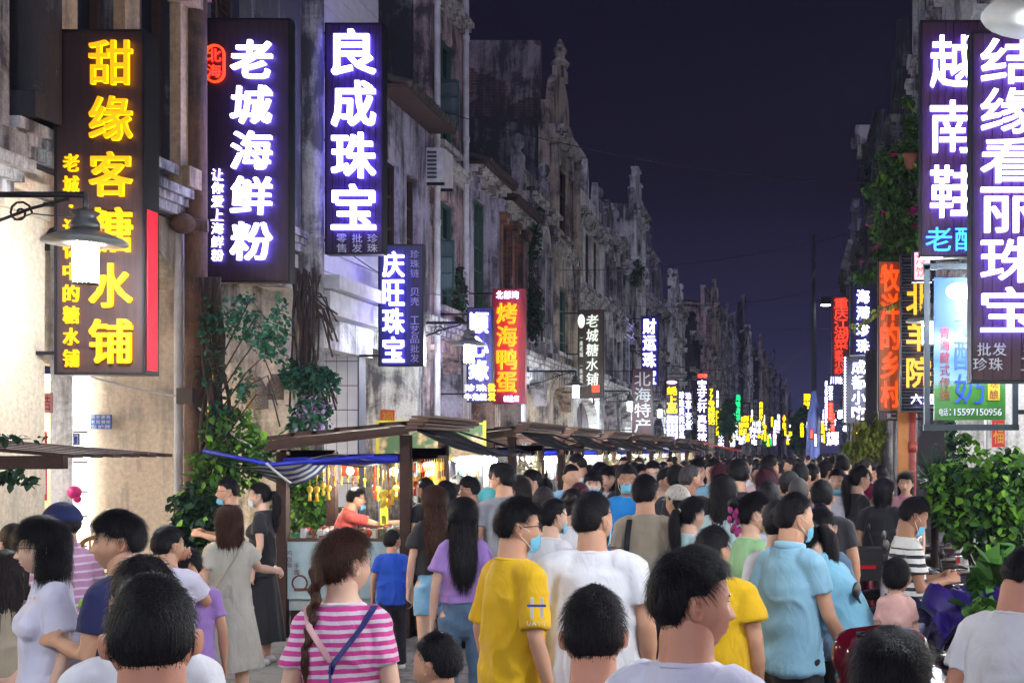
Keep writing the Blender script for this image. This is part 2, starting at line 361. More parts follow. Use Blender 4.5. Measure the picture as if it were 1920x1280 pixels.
    def pilasters(s, us, z0, z1, mat=None, round_=False, r=.13):
        for u in us:
            mb = MB()
            if round_: mb.tube([s.P(u, .10, z0), s.P(u, .10, z1)], r, 14)
            else: s.fb(mb, u - r, u + r, .003, .11, z0, z1)
            s.fb(mb, u - r - .05, u + r + .05, .004, .17 + r * .5, z1 - .22, z1 - .10); s.fb(mb, u - r - .08, u + r + .08, .005, .20 + r * .5, z1 - .098, z1 - .003); s.fb(mb, u - r - .05, u + r + .05, .004, .16 + r * .5, z0, z0 + .2)
            s.put('pilaster', mb, mat or s.trim)
    def shell(s, side_mat, top=None, back=None):
        t = top or s.top; mb = MB(); D_ = s.depth; zb = back or t - 1.6
        pr = [(-.29 * s.dn, .0), (-.29 * s.dn, t - .02), (-D_ * .45 * s.dn, t + .25), (-D_ * s.dn, zb), (-D_ * s.dn, 0)]
        mb.prism([(p[0], p[1] if p[1] else 4.0) for p in pr], 'y', .002, .24); s.put('side_wall', mb, side_mat)
        mb = MB(); mb.prism([(p[0], p[1] if p[1] else 4.0) for p in pr], 'y', s.w - .24, s.w - .002); s.put('side_wall', mb, side_mat)
        mb = MB(); k = 14
        for i in range(k):
            a, b = i / k, (i + 1) / k
            for (n0, z0_, n1, z1_) in ((-.28, t, -D_ * .45, t + .27), (-D_ * .45, t + .27, -D_, zb + .02)):
                A = (n0 + (n1 - n0) * a, z0_ + (z1_ - z0_) * a); B = (n0 + (n1 - n0) * b, z0_ + (z1_ - z0_) * b)
                mb.add([s.P(.0, A[0], A[1] + .02), s.P(s.w, A[0], A[1] + .02), s.P(s.w, B[0], B[1] + .09), s.P(0, B[0], B[1] + .09), s.P(.0, A[0], A[1] - .06), s.P(s.w, A[0], A[1] - .06), s.P(s.w, B[0], B[1] - .03), s.P(0, B[0], B[1] - .03)], [(0, 1, 2, 3), (4, 5, 6, 7), (0, 1, 5, 4), (2, 3, 7, 6), (0, 3, 7, 4), (1, 2, 6, 5)])
        s.put('roof', mb, tile_dark)
    def parapet(s, kind, z, h, mat):
        w = s.w; mb = MB()
        if kind == 'flat': s.fb(mb, .003, w - .003, -.22, .0, z, z + h); s.fb(mb, .0, w, -.26, .08, z + h, z + h + .1)
        if kind == 'step':
            s.fb(mb, .003, w - .003, -.22, 0, z, z + h * .4); s.fb(mb, w * .2, w * .8, -.22, 0, z + h * .4, z + h * .72); s.fb(mb, w * .35, w * .65, -.22, 0, z + h * .72, z + h)
            s.fb(mb, w * .33, w * .67, -.24, .06, z + h, z + h + .08); s.fb(mb, w * .18, w * .349, -.24, .06, z + h * .72, z + h * .72 + .07); s.fb(mb, w * .651, w * .82, -.24, .06, z + h * .72, z + h * .72 + .07)
        if kind == 'arch':
            n_ = 14; poly = [(.003, z), (.003, z + h * .35), (w * .18, z + h * .38)] + [(w * .5 - w * .32 * math.cos(math.pi * i / n_), z + h * .4 + h * .6 * math.sin(math.pi * i / n_)) for i in range(n_ + 1)] + [(w * .82, z + h * .38), (w - .003, z + h * .35), (w - .003, z)]
            mb.prism(poly, 'x', *sorted((-.22 * s.dn, 0)))
        if kind == 'gable': mb.prism([(.003, z), (.003, z + h * .3), (w * .25, z + h * .42), (w * .5, z + h), (w * .75, z + h * .42), (w - .003, z + h * .3), (w - .003, z)], 'x', *sorted((-.22 * s.dn, 0)))
        if kind in ('balls', 'spires'):
            s.fb(mb, .003, w - .003, -.22, 0, z, z + h * .45)
        s.put('parapet', mb, mat)
        if kind == 'balls' or kind == 'gable':
            for u in (.2, w - .2):
                m2 = MB(); zz = z + h * .45; s.fb(m2, u - .14, u + .14, -.25, .03, zz - .1, zz + .25); m2.lathe([(.08, zz + .25), (.10, zz + .30), (.05, zz + .36), (.13, zz + .44), (.17, zz + .56), (.13, zz + .68), (.04, zz + .74)], s.P(u, -.11, 0), 12); s.put('finial', m2, mat)
        if kind == 'spires':
            for u in (w * .12, w * .5, w * .88):
                m2 = MB(); k_ = 1.0 if u != w * .5 else 1.35; zz = z + h * .45; hh = h * .55 * k_
                m2.prism([(u - .26, zz), (u - .26, zz + hh * .35), (u - .16, zz + hh * .7), (u, zz + hh), (u + .16, zz + hh * .7), (u + .26, zz + hh * .35), (u + .26, zz)], 'x', *sorted((-.20 * s.dn, -.02 * s.dn))); s.put('finial', m2, mat)
    def bracket_roof(s, z, out=.45):              # eave of old tiles
        k = int(s.w / .17)
        mb = MB(); s.fb(mb, 0, s.w, -.3, out, z - .06, z - .001); s.put('eave', mb, wood_dark)
        mb = MB()
        for i in range(k): u = (i + .5) * s.w / k; mb.tube([s.P(u, out + .05, z + .02), s.P(u, -.6, z + .30)], .065, 6)
        s.put('eave_tiles', mb, tile_dark, kind='stuff')
def vent_unit(b, u, z):
    pass
def std_building(side, y0, y1, top, wall, label, floors=2, par='flat', parh=1.0, wins=2, kind='muntin', hood=None, fm=None, side_mat=None, round_=False, zc=3.9, arch=True, shop='white', light=True, simple=False, trim=None, name='arcade_building', pil=True, xf=None):
    b = Bld(name, side, y0, y1, top, label, xf=xf); m = PL[wall]; b.trim = m if side == 'R' and y0 > 25 else trim_white; sm = PL[side_mat or wall]
    b.ground(m, zc=zc, arch=arch, shop=shop, light=light)
    H = (top - zc) / floors; ops = []; mg = .34
    for f in range(floors):
        z0 = zc + H * f
        for i in range(wins):
            cw = (b.w - 2 * mg) / wins; u0 = mg + cw * i + cw * .17; u1 = mg + cw * (i + 1) - cw * .17
            hh = .66 if hood != 'arch' else .56
            ops.append((u0, u1, z0 + H * .20, z0 + H * (.20 + hh)))
    b.wall(m, zc, top, ops)
    rr = random.Random(int(y0 * 13) + (side == 'L'))
    for o in ops:
        kd = kind if rr.random() < .75 else rr.choice(['muntin', 'shutter', 'plain'])
        b.window(*o, kind=kd, fmat=fm or rr.choice([wood_dark, wood_brown, green_paint]), hood=hood)
    for f in range(floors): b.cornice(zc + H * f + .02, out=.30 if f == 0 else .2)
    b.cornice(top - .28, out=.36)
    if pil:
        us = [.17, b.w - .17] + ([b.w / 2] if wins == 2 else [])
        for f in range(floors): b.pilasters(us, zc + H * f + .29, zc + H * (f + 1) - (.29 if f == floors - 1 else 0), trim or m, round_)
    b.shell(sm)
    if par == 'eave': b.bracket_roof(top)
    else: b.parapet(par, top, parh, m)
    return b
WL = ['dark stained', 'grey weathered', 'pale', 'pink', 'violet grey', 'stone']
# left side, near units (hand set), from the frame's edge inwards
b = std_building('L', 5.2, 10.0, 10.0, 'stone', 'weathered building at the far left edge with stained round half columns', wins=2, hood='arch', arch=True, shop='warm'); LU = [b]
b = Bld('arcade_building', 'L', 10.0, 13.05, 10.4, 'cream building with arched upper window behind the yellow lettered sign', ); B1 = b
b.ground(PL['beige'], zc=4.25, pw=.62, pd=.70, arch=True, shop='white', inner=2.2)
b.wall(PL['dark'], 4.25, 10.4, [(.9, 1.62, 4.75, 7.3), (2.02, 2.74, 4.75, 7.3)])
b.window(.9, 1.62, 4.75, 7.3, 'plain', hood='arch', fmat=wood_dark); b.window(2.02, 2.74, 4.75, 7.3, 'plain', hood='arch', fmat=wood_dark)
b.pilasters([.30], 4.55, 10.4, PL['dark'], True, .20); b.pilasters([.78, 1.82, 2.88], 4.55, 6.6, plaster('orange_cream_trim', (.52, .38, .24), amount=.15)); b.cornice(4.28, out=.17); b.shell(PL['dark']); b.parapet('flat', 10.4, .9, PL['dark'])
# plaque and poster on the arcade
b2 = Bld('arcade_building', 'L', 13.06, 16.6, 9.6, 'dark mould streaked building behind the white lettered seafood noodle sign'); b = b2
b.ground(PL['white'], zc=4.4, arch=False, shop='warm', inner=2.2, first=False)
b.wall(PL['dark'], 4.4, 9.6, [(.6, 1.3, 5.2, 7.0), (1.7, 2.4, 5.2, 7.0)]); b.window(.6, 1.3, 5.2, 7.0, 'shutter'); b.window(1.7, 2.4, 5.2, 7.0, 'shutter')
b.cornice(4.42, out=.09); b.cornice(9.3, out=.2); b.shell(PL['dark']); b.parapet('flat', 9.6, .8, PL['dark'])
mb = MB(); b.fb(mb, -.02, .55, -.95, -.03, 0, 4.35); b.put('corner_pillar', mb, PL['beige'])
mb = MB(); b.fb(mb, 3.24, 3.54, -1.35, -.16, 0, 4.4); b.put('end_pillar', mb, PL['white'])
mb = MB(); mb.tube([b.P(3.29, .05, 0), b.P(3.29, .05, 9.6)], .165, 14); b.put('stone_column', mb, PL['stone'])
b3 = Bld('arcade_building', 'L', 16.6, 19.1, 10.8, 'pale building clad in white panels with a green arched window and tiled pillar'); b = b3
b.ground(PL['white'], zc=3.75, arch=False, shop='white', inner=2.2, first=False)
clad = plain('white_cladding', (.62, .62, .70), .4, var=.15); b.wall(clad, 3.75, 10.8, [(.35, 1.15, 5.4, 7.0)])
w_ = b.window(.35, 1.15, 5.4, 7.0, 'plain', fmat=white_paint, hood='arch')
for i in range(24):
    mb = MB(); z = 4.30 + i * .27; u0, u1 = (.004, 2.496)
    if 5.2 < z < 7.4:
        b.fb(mb, 1.40, u1, .002, .030, z, z + .258)
    else: b.fb(mb, u0, u1, .002, .030, z, z + .258)
    b.put('cladding_panel', mb, clad)
mb = MB(); b.fb(mb, -.02, 2.52, .002, .34, 4.02, 4.20); b.fb(mb, -.02, 2.52, .002, .22, 3.70, 4.0); b.put('shop_canopy', mb, white_paint)
b.shell(PL['white']); b.parapet('flat', 10.8, .7, PL['white'])
mb = MB(); b.fb(mb, 2.2, 2.5, -.95, -.16, 0, 3.72); pil = b.put('tiled_pillar', mb, plain('tile_grout', (.06, .06, .09), .7))
tl = MB(); tl.box(-.072, .072, -.006, .006, -.172, .172); tile_me = tl.mesh('wall_tile', plain('white_tile', (.60, .62, .68), .15, var=.08))
for i in range(5):
    for j in range(10): link('wall_tile', tile_me, pil, loc=(-.872 + .155 * i, 2.196, .20 + .357 * j))
b4 = Bld('arcade_building', 'L', 19.1, 21.9, 7.4, 'low stained building with a tiled eave beside the white clad one'); b = b4
b.ground(PL['stone'], zc=3.9, arch=False, shop='warm', inner=2.2, first=False)
b.wall(PL['violet'], 3.9, 7.4, [(.5, 1.1, 4.9, 6.4), (1.5, 2.1, 4.9, 6.4)]); b.window(.5, 1.1, 4.9, 6.4); b.window(1.5, 2.1, 4.9, 6.4)
b.cornice(3.92, out=.25); b.shell(PL['dark'], back=6.4); b.bracket_roof(7.4)
mb = MB(); b.fb(mb, 2.5, 2.8, -1.0, -.12, 0, 3.88); b.put('end_pillar', mb, PL['stone'])
b5 = std_building('L', 21.9, 24.2, 12.6, 'pink', 'tall pinkish building with white drainpipes and an air conditioner', floors=3, wins=1, side_mat='dark', pil=False, kind='muntin', fm=green_paint); b = b5
for u in (.15, 2.1):
    mb = MB(); mb.tube([b.P(u, .09, .2), b.P(u, .09, 12.4)], .055, 8)
    for k in range(6): mb.tube([b.P(u, .09, 2 + 1.9 * k), b.P(u, .09, 2.1 + 1.9 * k)], .068, 8)
    b.put('drainpipe', mb, pvc)
b6 = std_building('L', 24.2, 26.7, 7.4, 'violet', 'low building with a large green lattice window under a tiled eave', floors=1, wins=1, kind='lattice', fm=green_paint, par='eave', side_mat='dark')
b7 = std_building('L', 26.7, 29.3, 7.2, 'brick', 'low orange brick building with brown shutters under a tiled eave', floors=1, wins=2, kind='shutter', fm=wood_brown, par='eave', shop='warm')
b8 = std_building('L', 29.3, 32.7, 7.9, 'grey', 'vine grown grey building with ball finials on its parapet', floors=1, wins=2, par='balls', parh=1.3, hood='arch')
b9 = std_building('L', 32.7, 36.3, 10.3, 'ochre', 'tall ochre building with arched bays and an ornate crest', floors=2, wins=1, par='arch', parh=1.7, hood='arch', side_mat='dark', round_=True, shop='warm')
mb = MB(); b9.fb(mb, .3, .55, -9, -.3, 7.0, 12.0); b9.fb(mb, .3, .55, -2.2, -.3, 12.0, 12.5); b9.fb(mb, .3, .55, -7, -5, 12.0, 12.35); b9.put('gable_wall', mb, plaster('old_brick_gable', (.34, .30, .32), amount=.8, brick=(.15, .085, .08), peel=.5))
mb = MB(); b9.fb(mb, 1.45, 2.15, -.2, .1, 11.9, 12.2); mb.lathe([(.2, 12.2), (.26, 12.35), (.12, 12.5), (.2, 12.7), (.03, 13.0)], b9.P(1.8, -.05, 0), 10); b9.put('crest_finial', mb, PL['ochre'])
b10 = std_building('L', 36.3, 41.6, 8.9, 'white', 'pale building topped with pointed pierced finials', floors=2, wins=3, par='spires', parh=1.6, hood='flat')
b11 = std_building('L', 41.6, 45.8, 9.2, 'grey', 'grey building with a small gable and ball finials', floors=2, wins=2, par='gable', parh=1.3, hood='arch')
b11b = std_building('L', 45.8, 50.0, 8.8, 'stone', 'stained stone building left of the tall white one', floors=2, wins=2, par='arch', parh=1.1, hood='flat')
b12 = std_building('L', 50.0, 53.4, 11.6, 'white', 'tall white building with a stepped parapet', floors=3, wins=2, par='step', parh=1.6, hood='arch')
b13 = std_building('L', 53.4, 57.0, 10.4, 'violet', 'lilac grey building just beyond the tall white one', floors=3, wins=2, par='step', parh=1.2, hood='flat')
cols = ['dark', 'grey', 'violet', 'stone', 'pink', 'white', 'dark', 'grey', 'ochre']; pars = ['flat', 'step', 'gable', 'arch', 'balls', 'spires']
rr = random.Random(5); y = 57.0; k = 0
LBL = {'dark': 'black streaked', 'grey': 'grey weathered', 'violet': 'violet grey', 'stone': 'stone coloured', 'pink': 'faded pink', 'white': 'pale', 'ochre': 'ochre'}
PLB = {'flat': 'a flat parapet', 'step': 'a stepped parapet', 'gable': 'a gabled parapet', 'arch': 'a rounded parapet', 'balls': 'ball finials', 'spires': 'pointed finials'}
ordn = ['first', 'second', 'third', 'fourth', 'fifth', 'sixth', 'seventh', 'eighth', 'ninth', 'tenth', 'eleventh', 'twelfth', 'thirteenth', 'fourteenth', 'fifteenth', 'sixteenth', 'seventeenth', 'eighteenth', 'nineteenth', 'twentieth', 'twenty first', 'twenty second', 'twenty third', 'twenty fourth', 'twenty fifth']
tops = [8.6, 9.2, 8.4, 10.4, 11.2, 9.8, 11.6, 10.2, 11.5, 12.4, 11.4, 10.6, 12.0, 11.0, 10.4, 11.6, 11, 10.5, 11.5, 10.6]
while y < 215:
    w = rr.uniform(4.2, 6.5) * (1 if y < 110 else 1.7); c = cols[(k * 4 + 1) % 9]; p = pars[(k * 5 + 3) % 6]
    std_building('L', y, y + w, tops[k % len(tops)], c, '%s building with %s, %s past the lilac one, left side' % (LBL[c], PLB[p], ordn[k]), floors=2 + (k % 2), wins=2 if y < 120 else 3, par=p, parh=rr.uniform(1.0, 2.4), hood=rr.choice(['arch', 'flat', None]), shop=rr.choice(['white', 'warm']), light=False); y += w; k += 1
# right side
RB = [(2.0, 8.0, 9.5, 'white', 'flat'), (8.0, 13.0, 10.5, 'stone', 'flat')]
std_building('R', 3.0, 10.0, 10.2, 'white', 'pale building at the near right, behind the large pearl sign', floors=2, wins=2, par='flat', hood='flat', zc=4.1, arch=False)
std_building('R', 10.0, 16.5, 11.0, 'white', 'white plastered building on the right behind the potted climber', floors=2, wins=3, par='flat', hood='arch', zc=4.1, arch=False)
std_building('R', 16.5, 20.5, 12.8, 'white', 'tall grey building on the right behind the shoe sign', floors=3, wins=2, par='flat', hood='arch', zc=4.1)
std_building('R', 20.5, 26.0, 12.0, 'white', 'white walled building beside the red drainpipe', floors=3, wins=3, par='flat', hood='arch', zc=4.1, arch=False)
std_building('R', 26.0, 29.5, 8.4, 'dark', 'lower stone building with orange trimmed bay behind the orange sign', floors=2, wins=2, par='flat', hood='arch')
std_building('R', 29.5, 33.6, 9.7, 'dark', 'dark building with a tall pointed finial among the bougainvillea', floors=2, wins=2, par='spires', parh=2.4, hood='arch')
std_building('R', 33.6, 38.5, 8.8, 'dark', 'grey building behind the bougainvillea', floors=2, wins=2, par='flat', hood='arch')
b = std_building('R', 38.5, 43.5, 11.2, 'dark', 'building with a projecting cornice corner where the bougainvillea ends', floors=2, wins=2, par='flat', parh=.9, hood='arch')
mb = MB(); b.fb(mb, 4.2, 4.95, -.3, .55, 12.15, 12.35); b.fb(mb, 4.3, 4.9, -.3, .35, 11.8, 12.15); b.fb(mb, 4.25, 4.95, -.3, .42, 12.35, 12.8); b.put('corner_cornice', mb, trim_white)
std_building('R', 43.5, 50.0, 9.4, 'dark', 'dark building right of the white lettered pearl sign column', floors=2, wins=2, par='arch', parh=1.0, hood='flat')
std_building('R', 50.0, 57.5, 10.2, 'violet', 'blue lit building behind the red lettered sign', floors=2, wins=2, par='step', parh=2.0, hood='arch')
y = 57.5; k = 0
while y < 215:
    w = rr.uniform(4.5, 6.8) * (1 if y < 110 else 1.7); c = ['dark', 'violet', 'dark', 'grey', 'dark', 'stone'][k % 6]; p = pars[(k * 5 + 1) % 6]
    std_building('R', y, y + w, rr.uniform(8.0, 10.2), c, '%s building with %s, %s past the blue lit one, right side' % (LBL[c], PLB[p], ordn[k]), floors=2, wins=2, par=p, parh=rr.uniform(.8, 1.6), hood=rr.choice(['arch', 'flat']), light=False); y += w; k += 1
# ---------------------------------------------------------------- hanging signs
EM = {
 'white': [emit('letter_white', (.97, .97, 1), 2.2), emit('letter_glow_violet', (.17, .13, 1.0), 4.0)],
 'yellow': [emit('letter_yellow', (1, .44, .0), 0.36), emit('letter_glow_amber', (1, .42, .0), 1.08)],
 'red': [emit('letter_red', (1, .045, .01), 0.80), emit('letter_glow_red', (1, .01, .02), 1.20)],
 'orange': [emit('letter_orange', (1, .07, .0), 0.50), emit('letter_glow_orange', (1, .08, .0), 0.90)],
 'cyan': [emit('letter_cyan', (.05, .62, 1), 0.65), emit('letter_glow_blue', (.02, .05, 1), 2.10)],
 'green': [emit('letter_green', (0, 1, .25), 1.02, False), emit('letter_glow_green', (0, 1, .2), 0.60, False)],
 'pinkneon': [emit('letter_pink', (1, .25, .55), 0.80, False)] * 2,
 'paint': [plain('letter_paint', (.62, .63, .68), .5)] * 2, 'violetpaint': [plain('letter_violet_paint', (.36, .34, .60), .5)] * 2, 'redpaint': [plain('letter_red_paint', (.20, .008, .015), .6)] * 2,
 'bluepaint': [plain('letter_blue_paint', (.004, .05, .40), .5)] * 2, 'goldpaint': [plain('letter_gold_paint', (.65, .38, .02), .4)] * 2,
 'far_white': [emit('far_letter_white', (.80, .80, 1), 2.85, False), emit('far_glow_violet', (.3, .22, 1), 2.04, False)], 'far_yellow': [emit('far_letter_yellow', (1, .62, .0), 2.50, False)] * 2,
 'far_red': [emit('far_letter_red', (1, .06, .03), 2.85, False)] * 2,
 'brushsilver': [plain('brushed_silver_letter', (.50, .52, .56), .4)] * 2,
 'softwhite': [emit('letter_soft_white', (.72, .80, .70), 0.42, False)] * 2,
}
def slat_mat(name, col, pitch=.09, rough=.5):
    key = ('sl', name)
    if key in MC: return MC[key]
    m, t, b = nodes(name); MC[key] = m
    tc = nn(t, 'ShaderNodeTexCoord'); nz = nn(t, 'ShaderNodeTexNoise', i_Scale=3.0, i_Detail=6.0); mp = nn(t, 'ShaderNodeMapping'); mp.inputs['Scale'].default_value = (9, 9, .8)
    t.links.new(tc.outputs['Object'], mp.inputs[0]); t.links.new(mp.outputs[0], nz.inputs['Vector']); r = nn(t, 'ShaderNodeMapRange', i_1=.3, i_2=.7, i_3=.6, i_4=1.25); t.links.new(nz.outputs[0], r.inputs[0])
    mx = nn(t, 'ShaderNodeMix', data_type='RGBA', blend_type='MULTIPLY'); mx.inputs[0].default_value = 1; mx.inputs[6].default_value = c4(col); t.links.new(r.outputs[0], mx.inputs[7]); t.links.new(mx.outputs[2], b.inputs['Base Color'])
    b.inputs['Roughness'].default_value = rough
    return m
BRD = {'brown': slat_mat('sign_brown', (.030, .014, .016)), 'purple': slat_mat('sign_purple', (.040, .014, .052)), 'navy': slat_mat('sign_navy', (.020, .018, .060)), 'maroon': slat_mat('sign_maroon', (.055, .012, .022)),
       'wood': slat_mat('sign_wood', (.055, .035, .022)), 'redboard': slat_mat('sign_red', (.36, .012, .03)), 'orangeboard': slat_mat('sign_orange', (.22, .085, .008)), 'black': slat_mat('sign_black', (.014, .013, .020))}
SG = 'vertical shop signs hanging over the street'
class Sign:
    def __init__(s, label, rect, Y, board='brown', side=None, th=.16, planks=0, brackets=True, group=SG, horiz=False, gap=None):
        x0, y0, x1, y1 = rect; s.Y = Y; s.k = Y / F; s.ox = (xat(x0, Y) + xat(x1, Y)) / 2; s.oz = zat(y1, Y); s.w = (x1 - x0) * s.k; s.h = (y1 - y0) * s.k; s.rect = rect
        s.th = th; s.root = thing('shop_sign', label, 'sign', (s.ox, Y, s.oz), 0, group); w, h = s.w, s.h
        mb = MB()
        if planks and not horiz:
            mb.box(-w / 2, w / 2, .02, th, 0, h); bd = mb.build('board', BRD[board], s.root); pw = w / planks
            pm = MB(); pm.box(-pw / 2 + .003, pw / 2 - .003, -.004, .018, .003, h - .003); me = pm.mesh('plank', BRD[board])
            for i in range(planks): link('plank', me, bd, loc=(-w / 2 + pw * (i + .5), 0, 0))
        elif planks:
            mb.box(-w / 2, w / 2, .03, th, 0, h); bd = mb.build('board', BRD[board], s.root); ph = h / planks
            pm = MB(); pm.tube([(-w / 2 + .01, .02, 0), (w / 2 - .01, .02, 0)], ph * .42, 10); me = pm.mesh('slat', plain('black_gloss_slat', (.016, .015, .022), .22))
            for i in range(planks): link('slat', me, bd, loc=(0, 0, ph * (i + .5)))
        else:
            mb.box(-w / 2, w / 2, 0, th, 0, h); bd = mb.build('board', BRD[board], s.root)
        mb = MB(); e_ = .018
        for a in ((-w / 2 - e_, -w / 2, -.012, th + .01, -e_, h + e_), (w / 2, w / 2 + e_, -.012, th + .01, -e_, h + e_), (-w / 2, w / 2, -.012, th + .01, -e_, 0), (-w / 2, w / 2, -.012, th + .01, h, h + e_)): mb.box(*a)
        mb.build('edge_frame', iron if board not in ('redboard',) else plain('red_edge', (.3, .01, .02), .4), s.root)
        if brackets:
            wx = (XL(Y) if s.ox < 0.3 and Y < 60 or (s.ox < (XL(Y) + XR(Y)) / 2) else XR(Y)) - s.ox; e_ = -w / 2 if wx < 0 else w / 2
            for z in (h * .06, h * .5, h * .97) if h > 2 else (h * .08, h * .94):
                mb = MB(); mb.bar((e_, th / 2, z), (wx, th / 2, z), .035, .03); mb.build('bracket', iron, s.root)
    def col(s, chars, cx, yt, yb, wpx, mat, fill=.86, bold=.03, depth=.045, off=.03, split=True, slant=0, stroke=None, parent=None):
        n = len(chars); k = s.k; ch = (yb - yt) / n; mb = MB()
        x = (cx * k - VPX * k) - s.ox
        for i, c in enumerate(chars):
            if c == ' ': continue
            if split: mb = MB()
            z = CH + (VPY - (yt + ch * (i + .5))) * k - s.oz
            text_into(mb, c, x, z, wpx * k, ch * fill * k, -off, bold, depth, slant=slant, heavy=ch > 26)
            if split:
                o = mb.build('character', EM[mat], s.root)
                if s.Y < 36 and ch > 26: link('character', o.data, s.root, loc=(0, s.th, 0), rot=(0, 0, math.pi))
        if not split: mb.build('lettering', EM[mat], s.root)
        return s
    def row(s, chars, xl, xr, cy, hpx, mat, fill=.88, bold=.03, depth=.02, off=.012, split=False):
        n = len(chars); k = s.k; cw = (xr - xl) / n; mb = MB()
        for i, c in enumerate(chars):
            if c != ' ': text_into(mb, c, (xl + cw * (i + .5) - VPX) * k - s.ox, CH + (VPY - cy) * k - s.oz, cw * fill * k, hpx * k, -off, bold, depth)
        mb.build('lettering', EM[mat], s.root); return s
# --- left
s = Sign('tall dark sign with yellow glowing dessert lettering at the far left', (107, 60, 268, 698), 10.4, 'brown', th=.22)
s.col('甜缘客糖水铺', 212, 68, 692, 80, 'yellow', fill=.80, bold=.038, depth=.03, off=.02)
s.col('老城·记忆中的糖水铺', 136, 286, 692, 29, 'yellow', fill=.80, bold=.035, depth=.02, off=.012)
mb = MB(); mb.box(s.w / 2 + .019, s.w / 2 + .026, .03, .19, .02, s.h * .48); mb.build('red_light_strip', emit('red_strip', (1, .0, .03), .3, False), s.root)
s = Sign('broad dark sign with white glowing seafood noodle lettering and a red oval seal', (384, 38, 541, 526), 13.3, 'brown', th=.12)
s.col('老城海鲜粉', 476, 72, 496, 76, 'white', fill=.84, bold=.038, slant=.06)
s.col('让你爱上海鲜粉', 410, 316, 492, 22, 'white', fill=.86, bold=.028, depth=.02, off=.015, slant=.06)
mb = MB(); n_ = 40; k = s.k
def oval(r): return [((405 - VPX) * k - s.ox + (19 * r * math.cos(a)) * k, CH + (VPY - 121) * k - s.oz + ((19 * r * math.sin(a)) + (17 if math.sin(a) > 0 else -17)) * k) for a in [2 * math.pi * (i + .5) / n_ for i in range(n_)]]
A, B_ = oval(1), oval(.80)
for i in range(n_): j = (i + 1) % n_; mb.prism([A[i], A[j], B_[j], B_[i]], 'y', -.04, -.012)
mb.build('seal_ring', EM['red'][0], s.root); s.col('北海', 405, 92, 150, 25, 'red', fill=.84, bold=.02, depth=.02)
s = Sign('tall purple sign with thick white glowing pearl jewellery lettering', (612, 46, 716, 474), 16.4, 'purple', th=.16, planks=9)
s.col('良成珠宝', 666, 52, 438, 82, 'white', fill=.88, bold=.05, depth=.05)
for i, t_ in enumerate(('零售', '批发', '珍珠')): s.col(t_, 641 + 29 * i, 438, 474, 19, 'paint', fill=.9, depth=.01, off=.006, split=False)
s = Sign('navy slatted sign with white lettering and a side list of pearl goods', (712, 460, 792, 684), 18.3, 'navy', th=.10, planks=5)
s.col('庆旺珠宝', 740, 470, 682, 40, 'white', fill=.90, bold=.045, depth=.04)
s.col('珍珠链 贝壳 工艺品批发', 778, 468, 680, 16, 'violetpaint', fill=.86, depth=.01, off=.006, split=False)
s = Sign('narrow purple sign with three white glowing characters beside the red and yellow sign', (877, 578, 922, 752), 22.3, 'navy', th=.12, planks=4)
s.col('顺心缘', 899, 584, 716, 36, 'white', fill=.88, bold=.04, depth=.04)
s.row('珍珠', 871, 914, 727, 13, 'white'); s.row('牛角梳', 871, 914, 744, 13, 'white'); s.col('批发', 923, 718, 752, 14, 'far_yellow', split=False, depth=.02)
s = Sign('bright red sign with yellow glowing roast duck egg lettering', (925, 543, 983, 755), 24.0, 'redboard', th=.14)
s.row('北部湾', 930, 974, 553, 14, 'white'); s.col('烤海鸭蛋', 951, 566, 738, 38, 'yellow', fill=.90, bold=.05, depth=.04); s.row('创业店', 944, 974, 747, 11, 'white')
s = Sign('brown wooden sign with slender pale calligraphy and a small red seal', (1085, 582, 1131, 745), 34.4, 'wood', th=.10)
s.col('老城糖水铺', 1111, 588, 724, 22, 'softwhite', fill=.86, bold=.01, slant=.08); s.col('一座老城 一条老街', 1090, 628, 722, 6, 'softwhite', split=False, depth=.01, off=.01)
mb = MB(); mb.box((1110 - VPX) * s.k - s.ox, (1124 - VPX) * s.k - s.ox, -.012, -.002, .14, .34); mb.build('seal', EM['red'][0], s.root)
mb = MB(); mb.ball(((1090 - VPX) * s.k - s.ox, -.01, s.h - 20 * s.k), .10, 12, 0, (1, .15, 1.9)); mb.build('emblem', EM['softwhite'][0], s.root)
s = Sign('dark sign with white glowing fortune pearl lettering high on the tall white building', (1203, 593, 1234, 722), 48.5, 'navy', th=.2)
s.col('财运珠宝', 1218, 596, 722, 24, 'white', fill=.88, bold=.045, depth=.05)
s = Sign('plain maroon board with silvery brush lettering for local specialties', (1186, 692, 1223, 813), 42.5, 'maroon', th=.12)
s.col('北海特产', 1205, 696, 812, 30, 'brushsilver', fill=.90, bold=.02, depth=.03)
s = Sign('dark sign with yellow oyster lettering under a glowing pink oval', (1249, 712, 1271, 776), 52, 'navy', th=.2)
s.col('蚝上品', 1260, 724, 775, 18, 'far_yellow', fill=.9, bold=.04); mb = MB(); mb.ball((0, -.04, s.h - .10), .22, 12, 0, (1, .2, .33)); mb.build('oval_light', emit('pink_oval', (1, .45, .9), 1.0, False), s.root)
s = Sign('white lettered menu sign below the yellow oyster sign', (1249, 777, 1272, 827), 51.5, 'navy', th=.2)
for i in range(3): s.col('海鲜生蚝烧烤', 1253.5 + 7.3 * i, 778, 826, 5.8, 'far_white', fill=.8, split=False)
